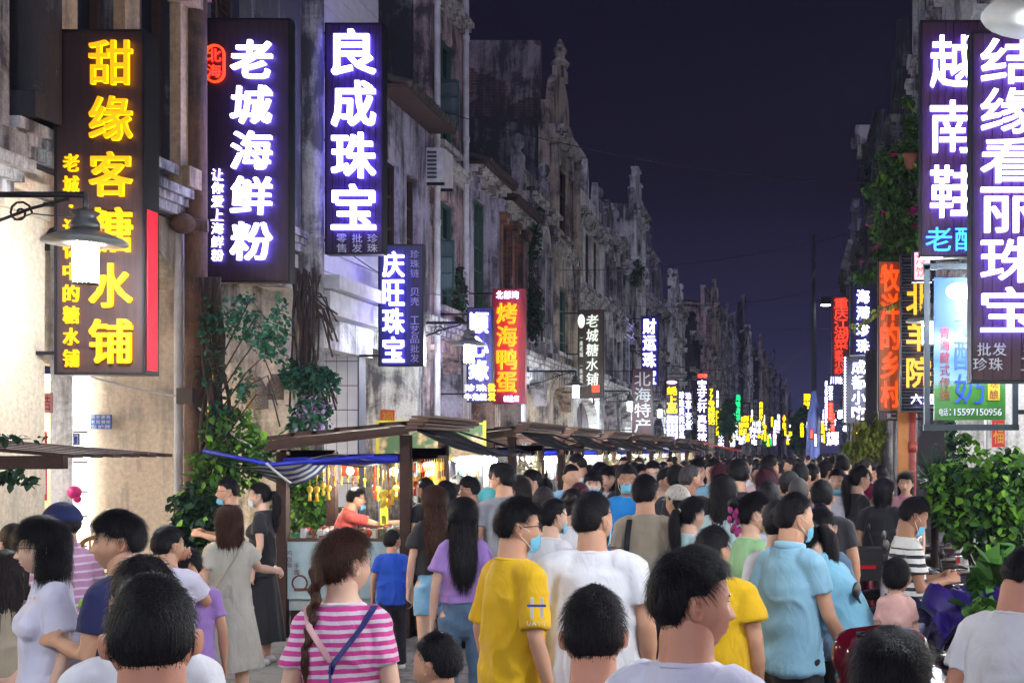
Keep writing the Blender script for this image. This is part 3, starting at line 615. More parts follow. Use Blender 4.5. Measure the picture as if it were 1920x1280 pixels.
FARS = [  # rect, Y, text, colour, board, label
 ((1273, 732, 1284, 826), 56, '珍珠贝壳饰品', 'far_white', 'navy', 'slim violet lit sign right of the oyster menu sign'),
 ((1285, 734, 1297, 806), 60, '珠宝工艺宝', 'far_white', 'navy', 'dim navy sign with small bluish lettering and a larger last character'),
 ((1307, 710, 1326, 775), 62, '宝艺轩', 'far_white', 'purple', 'purple sign with three white characters under a red heading'),
 ((1307, 776, 1326, 828), 61, '真珠按', 'far_white', 'purple', 'white lettered sign below the one with the red heading'),
 ((1327, 727, 1341, 797), 66, '77号烤鲜记', 'far_yellow', 'navy', 'yellow lettered sign beginning with the number 77'),
 ((1342, 768, 1349, 818), 70, '鲜榨果汁', 'far_yellow', 'black', 'yellow and green juice sign between two yellow signs'),
 ((1350, 765, 1357, 823), 72, '烧烤生蚝', 'far_yellow', 'black', 'thin yellow sign at the edge of the cluster of yellow signs'),
 ((1343, 730, 1348, 766), 74, '海鲜', 'far_white', 'black', 'small white lit sign with a red foot above the juice sign'),
 ((1379, 738, 1389, 790), 82, '海味青草', 'green', 'black', 'green glowing sign far down the left side'),
 ((1385, 790, 1393, 817), 84, '烤鱿', 'far_yellow', 'black', 'short orange sign under the green one'),
 ((1392, 755, 1406, 776), 88, '老街', 'paint', 'wood', 'dark framed square sign with faint lettering'),
 ((1393, 778, 1405, 803), 90, '鲜味', 'far_yellow', 'orangeboard', 'orange sign under the dark framed square one'),
 ((1412, 747, 1422, 787), 92, '特价珍珠', 'paint', 'navy', 'unlit blue grey sign with four pale characters'),
 ((1409, 789, 1420, 835), 94, '川味小吃', 'far_white', 'navy', 'white lit snack sign below the unlit blue grey one'),
 ((1423, 752, 1431, 789), 98, '黄皮汁', 'far_yellow', 'navy', 'yellow lettered sign with a blue foot'),
 ((1376, 795, 1384, 826), 88, '客栈', 'far_white', 'navy', 'small white lit inn sign left of the short orange one'),
 ((1432, 795, 1437, 828), 105, '糖水凉茶', 'far_yellow', 'black', 'very thin yellow sign far down the street'),
 ((1438, 814, 1443, 838), 112, '烤生蚝', 'far_yellow', 'black', 'low yellow sign far down the street'),
 ((1444, 818, 1447, 838), 118, '青', 'green', 'black', 'low green sliver of a sign far down the street'),
 ((1449, 810, 1456, 836), 124, '奶茶', 'far_white', 'redboard', 'far white lit sign with a red top'),
 ((1457, 775, 1463, 808), 130, '珠宝城', 'far_white', 'navy', 'far pale sign hanging high in the haze'),
 ((1467, 776, 1474, 806), 140, '小吃', 'far_yellow', 'redboard', 'far red, white and yellow sign'),
 ((1478, 806, 1486, 822), 150, '茶', 'far_yellow', 'black', 'farthest small yellow sign in the middle of the street'),
 ((1506, 737, 1521, 781), 60, '聚特产', 'far_yellow', 'black', 'bright yellow three character sign beside the blue tarpaulin'),
 ((1494, 812, 1510, 834), 66, '糖水', 'far_yellow', 'black', 'low yellow lit sign under the tree'),
 ((1546, 712, 1552, 800), 47, '老街奶茶果汁', 'far_white', 'black', 'thin white lit strip sign left of the milk tea sign'),
 ((1553, 716, 1562, 752), 45, '奶茶', 'far_white', 'navy', 'small white milk tea sign'),
 ((1553, 754, 1562, 788), 45.5, '老北京布鞋', 'far_red', 'redboard', 'small red sign under the milk tea sign'),
 ((1548, 808, 1574, 836), 44, '招牌', 'far_white', 'purple', 'low violet lit sign with two large characters near the crowd'),
 ((1600, 794, 1614, 816), 34, '云', 'far_yellow', 'black', 'yellow single character sign low on the right'),
]
for (rc, Y, tx, cm, bd, lb) in FARS:
    s = Sign(lb, rc, Y, bd, th=.15, group='small distant shop signs'); xw = rc[2] - rc[0]
    s.col(tx, (rc[0] + rc[2]) / 2, rc[1] + 1, rc[3] - 1, xw * .86, cm, fill=.9, bold=.04, depth=.04, split=len(tx) <= 3 and xw > 12)
s = Sign('small red heading board above the three white characters', (1307, 700, 1327, 709), 62, 'redboard', th=.15, group='small distant shop signs'); s.row('老品牌', 1308, 1326, 704.5, 7, 'far_red')
rs = random.Random(9); CN = {'far_white': 'white', 'far_yellow': 'yellow', 'far_red': 'red', 'green': 'green'}; ct = {}
WORDS = ['海鲜', '烧烤', '奶茶', '小吃', '珍珠', '糖水', '客栈', '生蚝', '凉茶', '贝壳']
for i in range(84):
    q = rs.random(); px = 1345 + 140 * q if i < 60 else rs.uniform(1500, 1560); Y = 62 + 110 * q + rs.uniform(0, 8) if i < 60 else rs.uniform(48, 60)
    hh = rs.uniform(14, 46) * (1 - .5 * q); w2 = rs.uniform(6, 12) * (1 - .45 * q); yb = rs.uniform(800, 838); cm = rs.choice(['far_white'] * 4 + ['far_yellow'] * 3 + ['far_red', 'green']); key = (CN[cm], i < 60); ct[key] = ct.get(key, 0) + 1
    sd = 'left' if i < 60 else 'right'; s = Sign('tiny far %s lettered sign, %s, on the %s side of the street' % (CN[cm], 'taller' if hh > 24 else 'short', sd), (px, yb - hh, px + w2, yb), Y, rs.choice(['navy', 'black', 'purple']), th=.15, brackets=False, group='tiny %s signs, %s, far down the %s side' % (CN[cm], 'taller' if hh > 24 else 'short', sd))
    s.col(rs.choice(WORDS) + ('' if hh < 16 else rs.choice(WORDS)), px + w2 / 2, yb - hh + .5, yb - .5, w2 * .9, cm, fill=.92, bold=.05, depth=.04, split=False)
# --- right
s = Sign('huge dark red sign with thick white pearl lettering, cut by the right edge', (1825, 62, 2022, 712), 9.5, 'maroon', th=.20, planks=11)
s.col('结缘看丽珠宝', 1893, 72, 628, 112, 'white', fill=.90, bold=.018, depth=.035)
s.row('批发 零售', 1830, 1974, 655, 24, 'paint'); s.row('珍珠 工艺品', 1822, 2000, 683, 24, 'paint')
s = Sign('maroon plank sign with white Vietnamese shoe lettering and two blue characters at its foot', (1729, 42, 1862, 478), 12.4, 'maroon', th=.18, planks=9)
s.col('越南鞋', 1785, 58, 422, 84, 'white', fill=.80, bold=.03, depth=.04); s.row('老酸', 1731, 1842, 450, 44, 'cyan', bold=.04, depth=.04, off=.03)
# yogurt poster in its dark frame
Y = 11.0; k = Y / F
pr = thing('poster_sign', 'framed blue and green yogurt poster with red and blue lettering and a telephone number', 'poster sign', (xat(1817, Y), Y, zat(805, Y)))
def PX(px, py): return (px - 1817) * k, (805 - py) * k
mb = MB()
for a, b_ in (((1738, 497), (1738, 805)), ((1903, 497), (1903, 805)), ((1731, 500), (1910, 500)), ((1731, 801), (1910, 801))):
    p, q_ = PX(*a), PX(*b_); mb.bar((p[0], .0, p[1]), (q_[0], .0, q_[1]), .05, .05)
mb.build('outer_frame', plain('dark_green_frame', (.012, .022, .03), .4), pr)
mb = MB(); p, q_ = PX(1752, 787), PX(1886, 520); mb.box(p[0], q_[0], .02, .06, p[1], q_[1])
pm, pt, pb = nodes('poster_print'); tc = nn(pt, 'ShaderNodeTexCoord'); sx = nn(pt, 'ShaderNodeSeparateXYZ'); pt.links.new(tc.outputs['Object'], sx.inputs[0])
nz = nn(pt, 'ShaderNodeTexNoise', i_Scale=4.0, i_Detail=6.0); mp = nn(pt, 'ShaderNodeMapping'); mp.inputs['Scale'].default_value = (1, 1, 3); pt.links.new(tc.outputs['Object'], mp.inputs[0]); pt.links.new(mp.outputs[0], nz.inputs['Vector'])
ad = nn(pt, 'ShaderNodeMath', operation='MULTIPLY_ADD', i_1=.14, i_2=-.07); pt.links.new(nz.outputs[0], ad.inputs[0]); a2 = nn(pt, 'ShaderNodeMath', operation='ADD'); pt.links.new(ad.outputs[0], a2.inputs[0]); pt.links.new(sx.outputs[2], a2.inputs[1])
rp = nn(pt, 'ShaderNodeValToRGB'); pt.links.new(a2.outputs[0], rp.inputs[0]); el = rp.color_ramp.elements
el[0].position = .12; el[0].color = (.02, .12, .015, 1); el[1].position = 1.25 / 1.4; el[1].color = (.01, .045, .28, 1)
for ps, cc in ((.36, (.035, .14, .02, 1)), (.43, (.12, .22, .27, 1)), (.60, (.02, .10, .30, 1)), (.76, (.14, .22, .30, 1))): e = el.new(ps); e.color = cc
pt.links.new(rp.outputs[0], pb.inputs['Base Color']); pb.inputs['Roughness'].default_value = .3
pt.links.new(rp.outputs[0], pb.inputs['Emission Color']); pb.inputs['Emission Strength'].default_value = 0
panel = mb.build('poster_panel', pm, pr)
def ptext(chars, cx, yt, yb, w, mat, horiz=False, bold=.035):
    mb = MB(); n = len(chars)
    for i, c in enumerate(chars):
        if horiz: cw = (w) / n; x, z = PX(cx - w / 2 + cw * (i + .5), (yt + yb) / 2); text_into(mb, c, x, z, cw * .95 * k, (yb - yt) * k, .016, bold, .006)
        else: x, z = PX(cx, yt + (yb - yt) * (i + .5) / n); text_into(mb, c, x, z, w * k, (yb - yt) / n * .9 * k, .016, bold, .006)
    mb.build('lettering', EM[mat], pr)
mb = MB(); x, z = PX(1800, 546); mb.ball((x, .018, z), 27 * k, 20, 0, (1, .12, .62)); mb.build('white_oval', white_paint, pr)
mb = MB(); text_into(mb, '贞', x, z, 25 * k, 26 * k, -.0, .03, .006); mb.build('lettering', EM['redpaint'], pr)
ptext('青海藏式传统', 1772, 612, 752, 19, 'redpaint', bold=.03); ptext('老酸奶', 1818, 572, 760, 56, 'bluepaint', bold=.05)
mb = MB(); p, q_ = PX(1853, 750), PX(1875, 706); mb.box(p[0], q_[0], .012, .019, p[1], q_[1]); mb.build('yellow_label', plain('label_yellow', (.65, .45, .03), .4), pr)
mb = MB()
for i, c in enumerate('现酿'): x, z = PX(1864, 718 + 21 * i); text_into(mb, c, x, z, 17 * k, 18 * k, .011, .02, .004)
mb.build('lettering', EM['redpaint'], pr)
ptext('电话：15597150956', 1820, 765, 779, 118, 'paint', True, .03)
mb = MB(); mb.bar((.38, .0, .15), (XR(11) - pr.location.x, 0, .15), .04); mb.bar((.38, .0, 1.25), (XR(11) - pr.location.x, 0, 1.25), .04); mb.build('bracket', iron, pr)
s = Sign('orange plank sign with red orange brush neon lettering', (1648, 490, 1688, 770), 20.5, 'orangeboard', th=.14, planks=4)
s.col('牧洋的乡村', 1669, 494, 766, 36, 'orange', fill=.92, bold=.045, depth=.03)
s = Sign('small dark red second branch board under the orange plank sign', (1650, 773, 1708, 786), 20.4, 'maroon', th=.1, group='small shop boards on the right', brackets=True); s.row('第二分店', 1662, 1700, 779.5, 9, 'paint')
s = Sign('black slatted sign with yellow brush lettering behind the lantern', (1690, 478, 1752, 770), 19.0, 'black', th=.12, planks=24, horiz=True)
s.col('北羊院', 1722, 528, 732, 46, 'yellow', fill=.84, bold=.05, depth=.03, off=.06); s.row('六堡', 1706, 1752, 748, 18, 'white', off=.05)
s = Sign('small white lit sign with pink neon characters above the black slatted sign', (1713, 472, 1745, 526), 15.0, 'black', th=.08, brackets=True)
mb = MB(); mb.box(-s.w / 2 + .01, s.w / 2 - .01, -.02, -.002, .01, s.h - .01); mb.build('light_panel', emit('pink_white_panel', (1, .62, .72), .4), s.root); s.col('冷饮', 1727, 476, 522, 20, 'red', fill=.85, bold=.03, depth=.01, off=.022)
s = Sign('dark narrow sign with four white spaced characters left of the orange sign', (1596, 530, 1642, 664), 26.5, 'black', th=.14, planks=4)
s.col('海漪珍珠', 1618, 541, 664, 24, 'white', fill=.82, bold=.04, depth=.03)
s = Sign('dark sign edged with a dotted line of small white lights', (1582, 668, 1630, 792), 30, 'black', th=.14)
s.col('成都小吃', 1610, 674, 788, 26, 'white', fill=.88, bold=.03, depth=.03)
mb = MB(); k = s.k
for i in range(22):
    for x in (-s.w / 2 + .03, s.w / 2 - .03): mb.ball((x, -.02, s.h * (i + .5) / 22), .022, 6)
mb.build('border_bulbs', emit('border_bulb', (.75, .7, 1), 3, False), s.root, kind='stuff')
s = Sign('glowing red sign with closely packed lettering on the right', (1561, 556, 1591, 702), 33.0, 'maroon', th=.16)
s.col('重庆江湖菜', 1577, 559, 655, 26, 'red', fill=.98, bold=.04, depth=.04); s.col('家常小炒', 1573, 656, 701, 16, 'red', fill=.95, split=False, depth=.03)
s = Sign('small violet sign under the glowing red one', (1553, 704, 1582, 722), 34.0, 'purple', th=.12); s.row('川味', 1556, 1580, 713, 14, 'far_white')
# ---------------------------------------------------------------- street lamps: bracket lanterns along both sides
lamp_glass = emit('lantern_glass', (.90, .97, 1.0), 230.0)
def make_lamp(label, X, Y, z, side, scale=1.0, reach=None, body=True):
    t = thing('street_lamp', label, 'street lamp', (X, Y, z), 0 if side == 'L' else math.pi, 'lantern lamps on brackets along the arcades')
    r = reach
    mb = MB(); mb.tube([(-r, 0, .30), (0, 0, .30)], .022, 8); mb.tube([(-r, 0, -.02), (-r * .7, 0, .05), (-r * .35, 0, .2), (-.12, 0, .27)], .012, 6)
    sp = [(-r * .42 + .09 * (1 - i / 18) * math.cos(i * .62), 0, .17 + .09 * (1 - i / 18) * math.sin(i * .62)) for i in range(17)]; mb.tube(sp, .009, 5)
    mb.box(-r - .02, -r + .02, -.05, .05, -.12, .40); mb.build('arm', iron, t)
    mb = MB(); mb.tube([(0, 0, .30), (0, 0, .18)], .02, 8); mb.lathe([(.10, .04), (.095, .10), (.07, .14), (.10, .17), (.02, .20)], (0, 0, 0), 14); mb.build('cap', plain('lamp_metal', (.10, .10, .10), .4, .5), t)
    mb = MB(); mb.lathe([(.285, -.045), (.255, -.016), (.18, .015), (.105, .045), (.09, .04), (.19, .005), (.25, -.028), (.28, -.052)], (0, 0, 0), 28); mb.build('shade', plain('lamp_shade_enamel', (.22, .23, .22), .35, .2), t)
    mb = MB(); mb.lathe([(.075, -.32), (.075, .02)], (0, 0, 0), 16); mb.build('glass', lamp_glass, t)
    mb = MB()
    for i in range(4):
        a = math.pi / 4 + i * math.pi / 2; mb.bar((.086 * math.cos(a), .086 * math.sin(a), -.34), (.086 * math.cos(a), .086 * math.sin(a), .03), .012)
    mb.lathe([(.09, -.35), (.09, -.335)], (0, 0, 0), 16); mb.lathe([(.09, -.005), (.09, .012)], (0, 0, 0), 16); mb.build('cage', plain('lamp_metal', (.10, .10, .10)), t)
    return t
LN = ['nearest', 'second', 'third', 'fourth', 'fifth', 'sixth', 'seventh', 'eighth', 'ninth', 'tenth', 'eleventh', 'twelfth']
L0 = make_lamp('lit street lantern with a wide shade hanging in front of the yellow lettered sign', -5.08, 9.2, 3.46, 'L', reach=1.12)
for i, (X, Y, z) in enumerate([(-5.05, 2.6, 3.5), (-5.05, -4.0, 3.5), (-5.05, 20.0, 3.62), (-5.1, 30.2, 3.5), (-5.1, 40.2, 3.5), (-5.1, 49.5, 3.55), (-4.9, 62, 3.5), (-3.9, 76, 3.5), (-2.9, 95, 3.5), (-2.1, 118, 3.5)]):
    copy_tree(L0, loc=(X, Y, z), label='lantern on the left, ' + ['added beside the viewpoint to light the crowd, outside the view', 'behind the viewpoint', 'in front of the three character white sign', 'left of the brown wooden sign', 'beyond the maroon board', 'right of the maroon board', 'beyond the oyster sign', 'far down the street', 'very far down the street', 'farthest down the street'][i])  # the lantern beside the viewpoint is added to light the left crowd
R0 = make_lamp('street lantern with a large pale shade cut off by the top right corner', .95, 4.5, 3.50, 'R', reach=1.55)
for ch in KIDS[R0.name]:
    if ch.name.startswith('shade'): ch.data = ch.data.copy(); ch.data.materials[0] = plain('pale_shade', (.50, .52, .52), .4)
R1 = make_lamp('lit lantern in front of the black slatted sign on the right', 1.72, 16.2, 3.60, 'R', reach=.82)
for i, (X, Y, z) in enumerate([(1.78, 10.3, 3.45), (1.0, -2.5, 3.5), (1.7, 27.5, 3.5), (1.72, 38, 3.9), (1.85, 49, 3.5), (2.0, 61, 3.5), (3.3, 80, 3.5), (4.6, 105, 3.5)]):
    copy_tree(R1, loc=(X, Y, z), label='lantern on the right, ' + ['added to light the potted climber, hidden by the huge red sign', 'behind the viewpoint', 'beside the dotted light sign', 'below the glowing red sign', 'right of the blue tarpaulin', 'just beyond the blue tarpaulin', 'far down the street', 'farthest down the street'][i])  # the lantern over the climber is added to brighten it, out of sight
# ---------------------------------------------------------------- people
SKINM = None
def skin_mat(name, col):
    key = ('s', name)
    if key in MC: return MC[key]
    m, t, b = nodes(name); MC[key] = m
    tc = nn(t, 'ShaderNodeTexCoord'); nz = nn(t, 'ShaderNodeTexNoise', i_Scale=9.0, i_Detail=6.0, i_Roughness=.6); t.links.new(tc.outputs['Object'], nz.inputs['Vector'])
    mx = nn(t, 'ShaderNodeMix', data_type='RGBA'); t.links.new(nz.outputs[0], mx.inputs[0])
    mx.inputs[6].default_value = c4([col[0] * .82, col[1] * .70, col[2] * .68]); mx.inputs[7].default_value = c4([col[0] * 1.1, col[1] * 1.12, col[2] * 1.1])
    t.links.new(mx.outputs[2], b.inputs['Base Color']); b.inputs['Roughness'].default_value = .55
    b.inputs['Subsurface Weight'].default_value = .12; b.inputs['Subsurface Radius'].default_value = (.02, .007, .004)
    n2 = nn(t, 'ShaderNodeTexNoise', i_Scale=260, i_Detail=3.0); t.links.new(tc.outputs['Object'], n2.inputs['Vector'])
    bp = nn(t, 'ShaderNodeBump', i_Strength=.16, i_Distance=.004); t.links.new(n2.outputs[0], bp.inputs['Height']); t.links.new(bp.outputs[0], b.inputs['Normal'])
    return m
def hair_mat(name, col):
    key = ('h', name)
    if key in MC: return MC[key]
    m, t, b = nodes(name); MC[key] = m
    tc = nn(t, 'ShaderNodeTexCoord'); mp = nn(t, 'ShaderNodeMapping'); mp.inputs['Scale'].default_value = (190, 190, 14)
    t.links.new(tc.outputs['Object'], mp.inputs[0]); nz = nn(t, 'ShaderNodeTexNoise', i_Scale=1.0, i_Detail=4.0); t.links.new(mp.outputs[0], nz.inputs['Vector'])
    mx = nn(t, 'ShaderNodeMix', data_type='RGBA'); r = nn(t, 'ShaderNodeMapRange', i_1=.35, i_2=.7, i_3=0, i_4=1); t.links.new(nz.outputs[0], r.inputs[0]); t.links.new(r.outputs[0], mx.inputs[0])
    mx.inputs[6].default_value = c4([x * .5 for x in col]); mx.inputs[7].default_value = c4([x * 1.9 for x in col])
    t.links.new(mx.outputs[2], b.inputs['Base Color']); b.inputs['Roughness'].default_value = .5; b.inputs['Specular IOR Level'].default_value = .16
    bp = nn(t, 'ShaderNodeBump', i_Strength=.8, i_Distance=.006); t.links.new(nz.outputs[0], bp.inputs['Height']); t.links.new(bp.outputs[0], b.inputs['Normal'])
    return m
def cloth_mat(name, col, stripe=None, pattern=None, weave=420, rough=.88):
    """stripe = (colour, pitch in m, share) gives knitted bands across; pattern = 'check', 'floral', 'denim'"""
    key = ('c', name)
    if key in MC: return MC[key]
    m, t, b = nodes(name); MC[key] = m
    tc = nn(t, 'ShaderNodeTexCoord'); nz = nn(t, 'ShaderNodeTexNoise', i_Scale=7.0, i_Detail=4.0); t.links.new(tc.outputs['Object'], nz.inputs['Vector'])
    r = nn(t, 'ShaderNodeMapRange', i_1=.3, i_2=.7, i_3=.86, i_4=1.06); t.links.new(nz.outputs[0], r.inputs[0])
    mx = nn(t, 'ShaderNodeMix', data_type='RGBA', blend_type='MULTIPLY'); mx.inputs[0].default_value = 1; mx.inputs[6].default_value = c4(col); t.links.new(r.outputs[0], mx.inputs[7])
    cur = mx.outputs[2]; sx = nn(t, 'ShaderNodeSeparateXYZ'); t.links.new(tc.outputs['Object'], sx.inputs[0])
    if stripe:
        sc, pitch, share = stripe[:3]; z0, z1 = stripe[3:] if len(stripe) > 3 else (0, 9)
        wob = nn(t, 'ShaderNodeMath', operation='MULTIPLY_ADD', i_1=.02, i_2=-.01); t.links.new(nz.outputs[0], wob.inputs[0])
        zz = nn(t, 'ShaderNodeMath', operation='ADD'); t.links.new(sx.outputs[2], zz.inputs[0]); t.links.new(wob.outputs[0], zz.inputs[1])
        q = nn(t, 'ShaderNodeMath', operation='DIVIDE', i_1=pitch); t.links.new(zz.outputs[0], q.inputs[0])
        fr = nn(t, 'ShaderNodeMath', operation='FRACT'); t.links.new(q.outputs[0], fr.inputs[0])
        lt = nn(t, 'ShaderNodeMath', operation='LESS_THAN', i_1=share); t.links.new(fr.outputs[0], lt.inputs[0])
        a = nn(t, 'ShaderNodeMath', operation='LESS_THAN', i_1=z1); t.links.new(sx.outputs[2], a.inputs[0])
        c = nn(t, 'ShaderNodeMath', operation='GREATER_THAN', i_1=z0); t.links.new(sx.outputs[2], c.inputs[0])
        p = nn(t, 'ShaderNodeMath', operation='MULTIPLY'); t.links.new(lt.outputs[0], p.inputs[0]); t.links.new(a.outputs[0], p.inputs[1])
        p2 = nn(t, 'ShaderNodeMath', operation='MULTIPLY'); t.links.new(p.outputs[0], p2.inputs[0]); t.links.new(c.outputs[0], p2.inputs[1])
        mm = nn(t, 'ShaderNodeMix', data_type='RGBA'); t.links.new(p2.outputs[0], mm.inputs[0]); t.links.new(cur, mm.inputs[6]); mm.inputs[7].default_value = c4(sc); cur = mm.outputs[2]
    if pattern in ('floral', 'check', 'denim'):
        vo = nn(t, 'ShaderNodeTexVoronoi', i_Scale={'floral': 24, 'check': 60, 'denim': 5}[pattern]) if pattern != 'denim' else nn(t, 'ShaderNodeTexNoise', i_Scale=6.0, i_Detail=8.0)
        t.links.new(tc.outputs['Object'], vo.inputs['Vector'])
        rr = nn(t, 'ShaderNodeMapRange', i_1=.3, i_2=.42 if pattern != 'denim' else .7, i_3=1, i_4=0); t.links.new(vo.outputs[0], rr.inputs[0])
        mm = nn(t, 'ShaderNodeMix', data_type='RGBA'); t.links.new(rr.outputs[0], mm.inputs[0]); t.links.new(cur, mm.inputs[6])
        mm.inputs[7].default_value = c4({'floral': (.6, .45, .12), 'check': (.5, .5, .55), 'denim': [min(1, x * 1.9) for x in col]}[pattern]); cur = mm.outputs[2]
    t.links.new(cur, b.inputs['Base Color']); b.inputs['Roughness'].default_value = rough; b.inputs['Sheen Weight'].default_value = .15
    fo = nn(t, 'ShaderNodeTexNoise', i_Scale=6.0, i_Detail=3.0, i_Distortion=1.0); mp = nn(t, 'ShaderNodeMapping'); mp.inputs['Scale'].default_value = (1.6, 1.6, .8)
    t.links.new(tc.outputs['Object'], mp.inputs[0]); t.links.new(mp.outputs[0], fo.inputs['Vector'])
    b1 = nn(t, 'ShaderNodeBump', i_Strength=.3, i_Distance=.05); t.links.new(fo.outputs[0], b1.inputs['Height'])
    wv = nn(t, 'ShaderNodeTexNoise', i_Scale=weave, i_Detail=2.0); t.links.new(tc.outputs['Object'], wv.inputs['Vector'])
    b2 = nn(t, 'ShaderNodeBump', i_Strength=.25, i_Distance=.003); t.links.new(wv.outputs[0], b2.inputs['Height']); t.links.new(b1.outputs[0], b2.inputs['Normal'])
    t.links.new(b2.outputs[0], b.inputs['Normal'])
    return m
def G(x, s): return np.exp(-(x / s) ** 2)
def headsurf(P, female=False):
    """P: unit directions (n,3), face towards +Y; returns the skin surface of a 0.23 m tall head about its own centre"""
    d = P / np.linalg.norm(P, axis=1)[:, None]; x, y, z = d[:, 0], d[:, 1], d[:, 2]
    X = .0765 * np.sign(x) * np.abs(x) ** .95; Y = .097 * y; Z = .117 * z
    low = np.clip(-z, 0, 1); back = np.clip(-y, 0, 1); fr = np.clip(y, 0, 1)
    X *= 1 - (.36 if female else .30) * low ** 1.9
    Y = np.where(y < 0, Y * (1 - .55 * np.clip(low * 1.25 - .12, 0, 1)), Y)
    Y += -.010 * G(Z + .0, .06) * 0
    Y = np.where(y > 0, np.where(Y > .074, .074 + (Y - .074) * .72, Y), Y)
    Y += .006 * fr * G(Z + .07, .04)
    X *= 1 + .05 * G(Z + .03, .03) * (1 - back)
    fx = np.abs(X); on = np.clip(y * 2.2, 0, 1)
    nz = np.clip((.014 - Z) / .050, 0, 1) * np.clip((Z + .047) / .008, 0, 1)
    dy = .023 * G(X, .0095 + .003 * nz) * nz ** 1.3
    dy += .0075 * G(fx - .0125, .0065) * G(Z + .036, .0075)
    dy += -.0095 * G(fx - .031, .0165) * G(Z - .002, .0105)
    dy += .0035 * G(Z - .021, .008) * G(fx - .028, .026)
    dy += .0065 * G(X, .021) * (G(Z + .0585, .0048) + .95 * G(Z + .0690, .0058)) - .0045 * G(X, .024) * G(Z + .0635, .0020)
    dy += -.003 * G(X, .03) * G(Z + .080, .006) + .007 * G(X, .018) * G(Z + .098, .014)
    dy += .0035 * G(fx - .040, .016) * G(Z + .028, .016)
    Y = Y + dy * on
    return np.stack([X, Y, Z], 1)
def sphere_dirs(nu, nv, warp=.45):
    u = np.linspace(0, 2 * math.pi, nu, endpoint=False); a = u + warp * np.sin(u)            # a=pi is the face: denser there
    a = a + math.pi / 2 + 0; v = np.linspace(0, math.pi, nv + 1)
    A, Vv = np.meshgrid(a - math.pi, v); A = A + math.pi
    # face direction: put the dense side at +Y
    th = A - math.pi; D = np.stack([np.sin(Vv) * np.cos(th), np.sin(Vv) * np.sin(th), -np.cos(Vv)], -1).reshape(-1, 3)
    Fc = []
    for i in range(nv):
        for j in range(nu): Fc.append((i * nu + j, i * nu + (j + 1) % nu, (i + 1) * nu + (j + 1) % nu, (i + 1) * nu + j))
    return D, np.array(Fc)
def ear_mesh(side):
    n, m = 18, 7; V = []; 
    for i in range(m):
        r = i / (m - 1)
        for j in range(n):
            a = 2 * math.pi * j / n
            yy = math.cos(a) * .0165 * r * (1 + .12 * math.sin(a)); zz = math.sin(a) * .031 * r * (1 if math.sin(a) > 0 else .92)
            rim = .0075 * math.exp(-((r - .86) / .12) ** 2) - .004 * math.exp(-((r - .45) / .22) ** 2) + (.004 if r < .3 else 0) * (1 if math.cos(a) > 0 else 0)
            if r > .98: rim = -.012
            V.append((rim, yy - .003 * math.sin(a), zz))
    V = np.array(V); al = R(24)
    x = V[:, 0] * math.cos(al) - V[:, 1] * math.sin(al); y = V[:, 0] * math.sin(al) + V[:, 1] * math.cos(al)
    W = np.stack([(x + .0835) * side, y - .010, V[:, 2] - .008], 1)
    Fc = np.array([(i * n + j, i * n + (j + 1) % n, (i + 1) * n + (j + 1) % n, (i + 1) * n + j) for i in range(m - 1) for j in range(n)])
    return W, Fc
def ellipsoid(c, r, n=12, m=8):
    V = [(c[0] + r[0] * math.sin(math.pi * i / m) * math.cos(2 * math.pi * j / n), c[1] + r[1] * math.sin(math.pi * i / m) * math.sin(2 * math.pi * j / n), c[2] - r[2] * math.cos(math.pi * i / m)) for i in range(m + 1) for j in range(n)]
    Fc = [(i * n + j, i * n + (j + 1) % n, (i + 1) * n + (j + 1) % n, (i + 1) * n + j) for i in range(m) for j in range(n)]
    return np.array(V), np.array(Fc)
HEADC = {}
def head_parts(q, female):
    """arrays of the head: vertices, faces, material index (0 skin, 1 lips, 2 eye white, 3 dark)"""
    key = (q, female)
    if key in HEADC: return HEADC[key]
    nu, nv = {3: (96, 72), 2: (56, 40), 1: (28, 20), 0: (16, 12)}[q]
    D, Fc = sphere_dirs(nu, nv); V = headsurf(D, female); cen = V[Fc].mean(1)
    mi = np.zeros(len(Fc), int)
    lip = (np.abs(cen[:, 0]) < .0215) & (np.abs(cen[:, 2] + .0635) < .0088 - .0065 * (np.abs(cen[:, 0]) / .0215) ** 1.5) & (cen[:, 1] > .05); mi[lip] = 1
    Vs, Fs, Ms = [V], [Fc], [mi]; off = len(V)
    def put(V2, F2, m):
        nonlocal off
        Vs.append(V2); Fs.append(F2 + off); Ms.append(np.full(len(F2), m)); off += len(V2)
    for s in (-1, 1):
        V2, F2 = ear_mesh(s); put(V2, F2, 0)
        if q >= 1:
            d = np.array([[.031 * s / .0765, .82, .0]]); y0 = headsurf(np.array([[.031 * s, .078, .002]]), female)[0, 1]
            V2, F2 = ellipsoid((.0315 * s, y0 - .0045, .001), (.0135, .0085, .0062), 14, 8); put(V2, F2, 2)
            V2, F2 = ellipsoid((.0315 * s, y0 - .0005, .001), (.0055, .0052, .0056), 10, 6); put(V2, F2, 3)
            V2, F2 = ellipsoid((.0320 * s, y0 + .0002, .0072), (.0160, .0060, .0022), 12, 6); put(V2, F2, 3)   # lash line
            V2, F2 = ellipsoid((.0320 * s, y0 - .0015, .0095), (.0170, .0080, .0030), 12, 6); put(V2, F2, 0)   # lid
            yb = headsurf(np.array([[.034 * s, .075, .022]]), female)[0, 1]
            V2, F2 = ellipsoid((.0330 * s, yb - .0030, .0225), (.0185, .0052, .0032 if not female else .0022), 12, 6)
            V2[:, 2] -= .12 * np.abs(np.abs(V2[:, 0]) - .030); put(V2, F2, 3)
    HEADC[key] = (np.concatenate(Vs), np.concatenate(Fs), np.concatenate(Ms)); return HEADC[key]

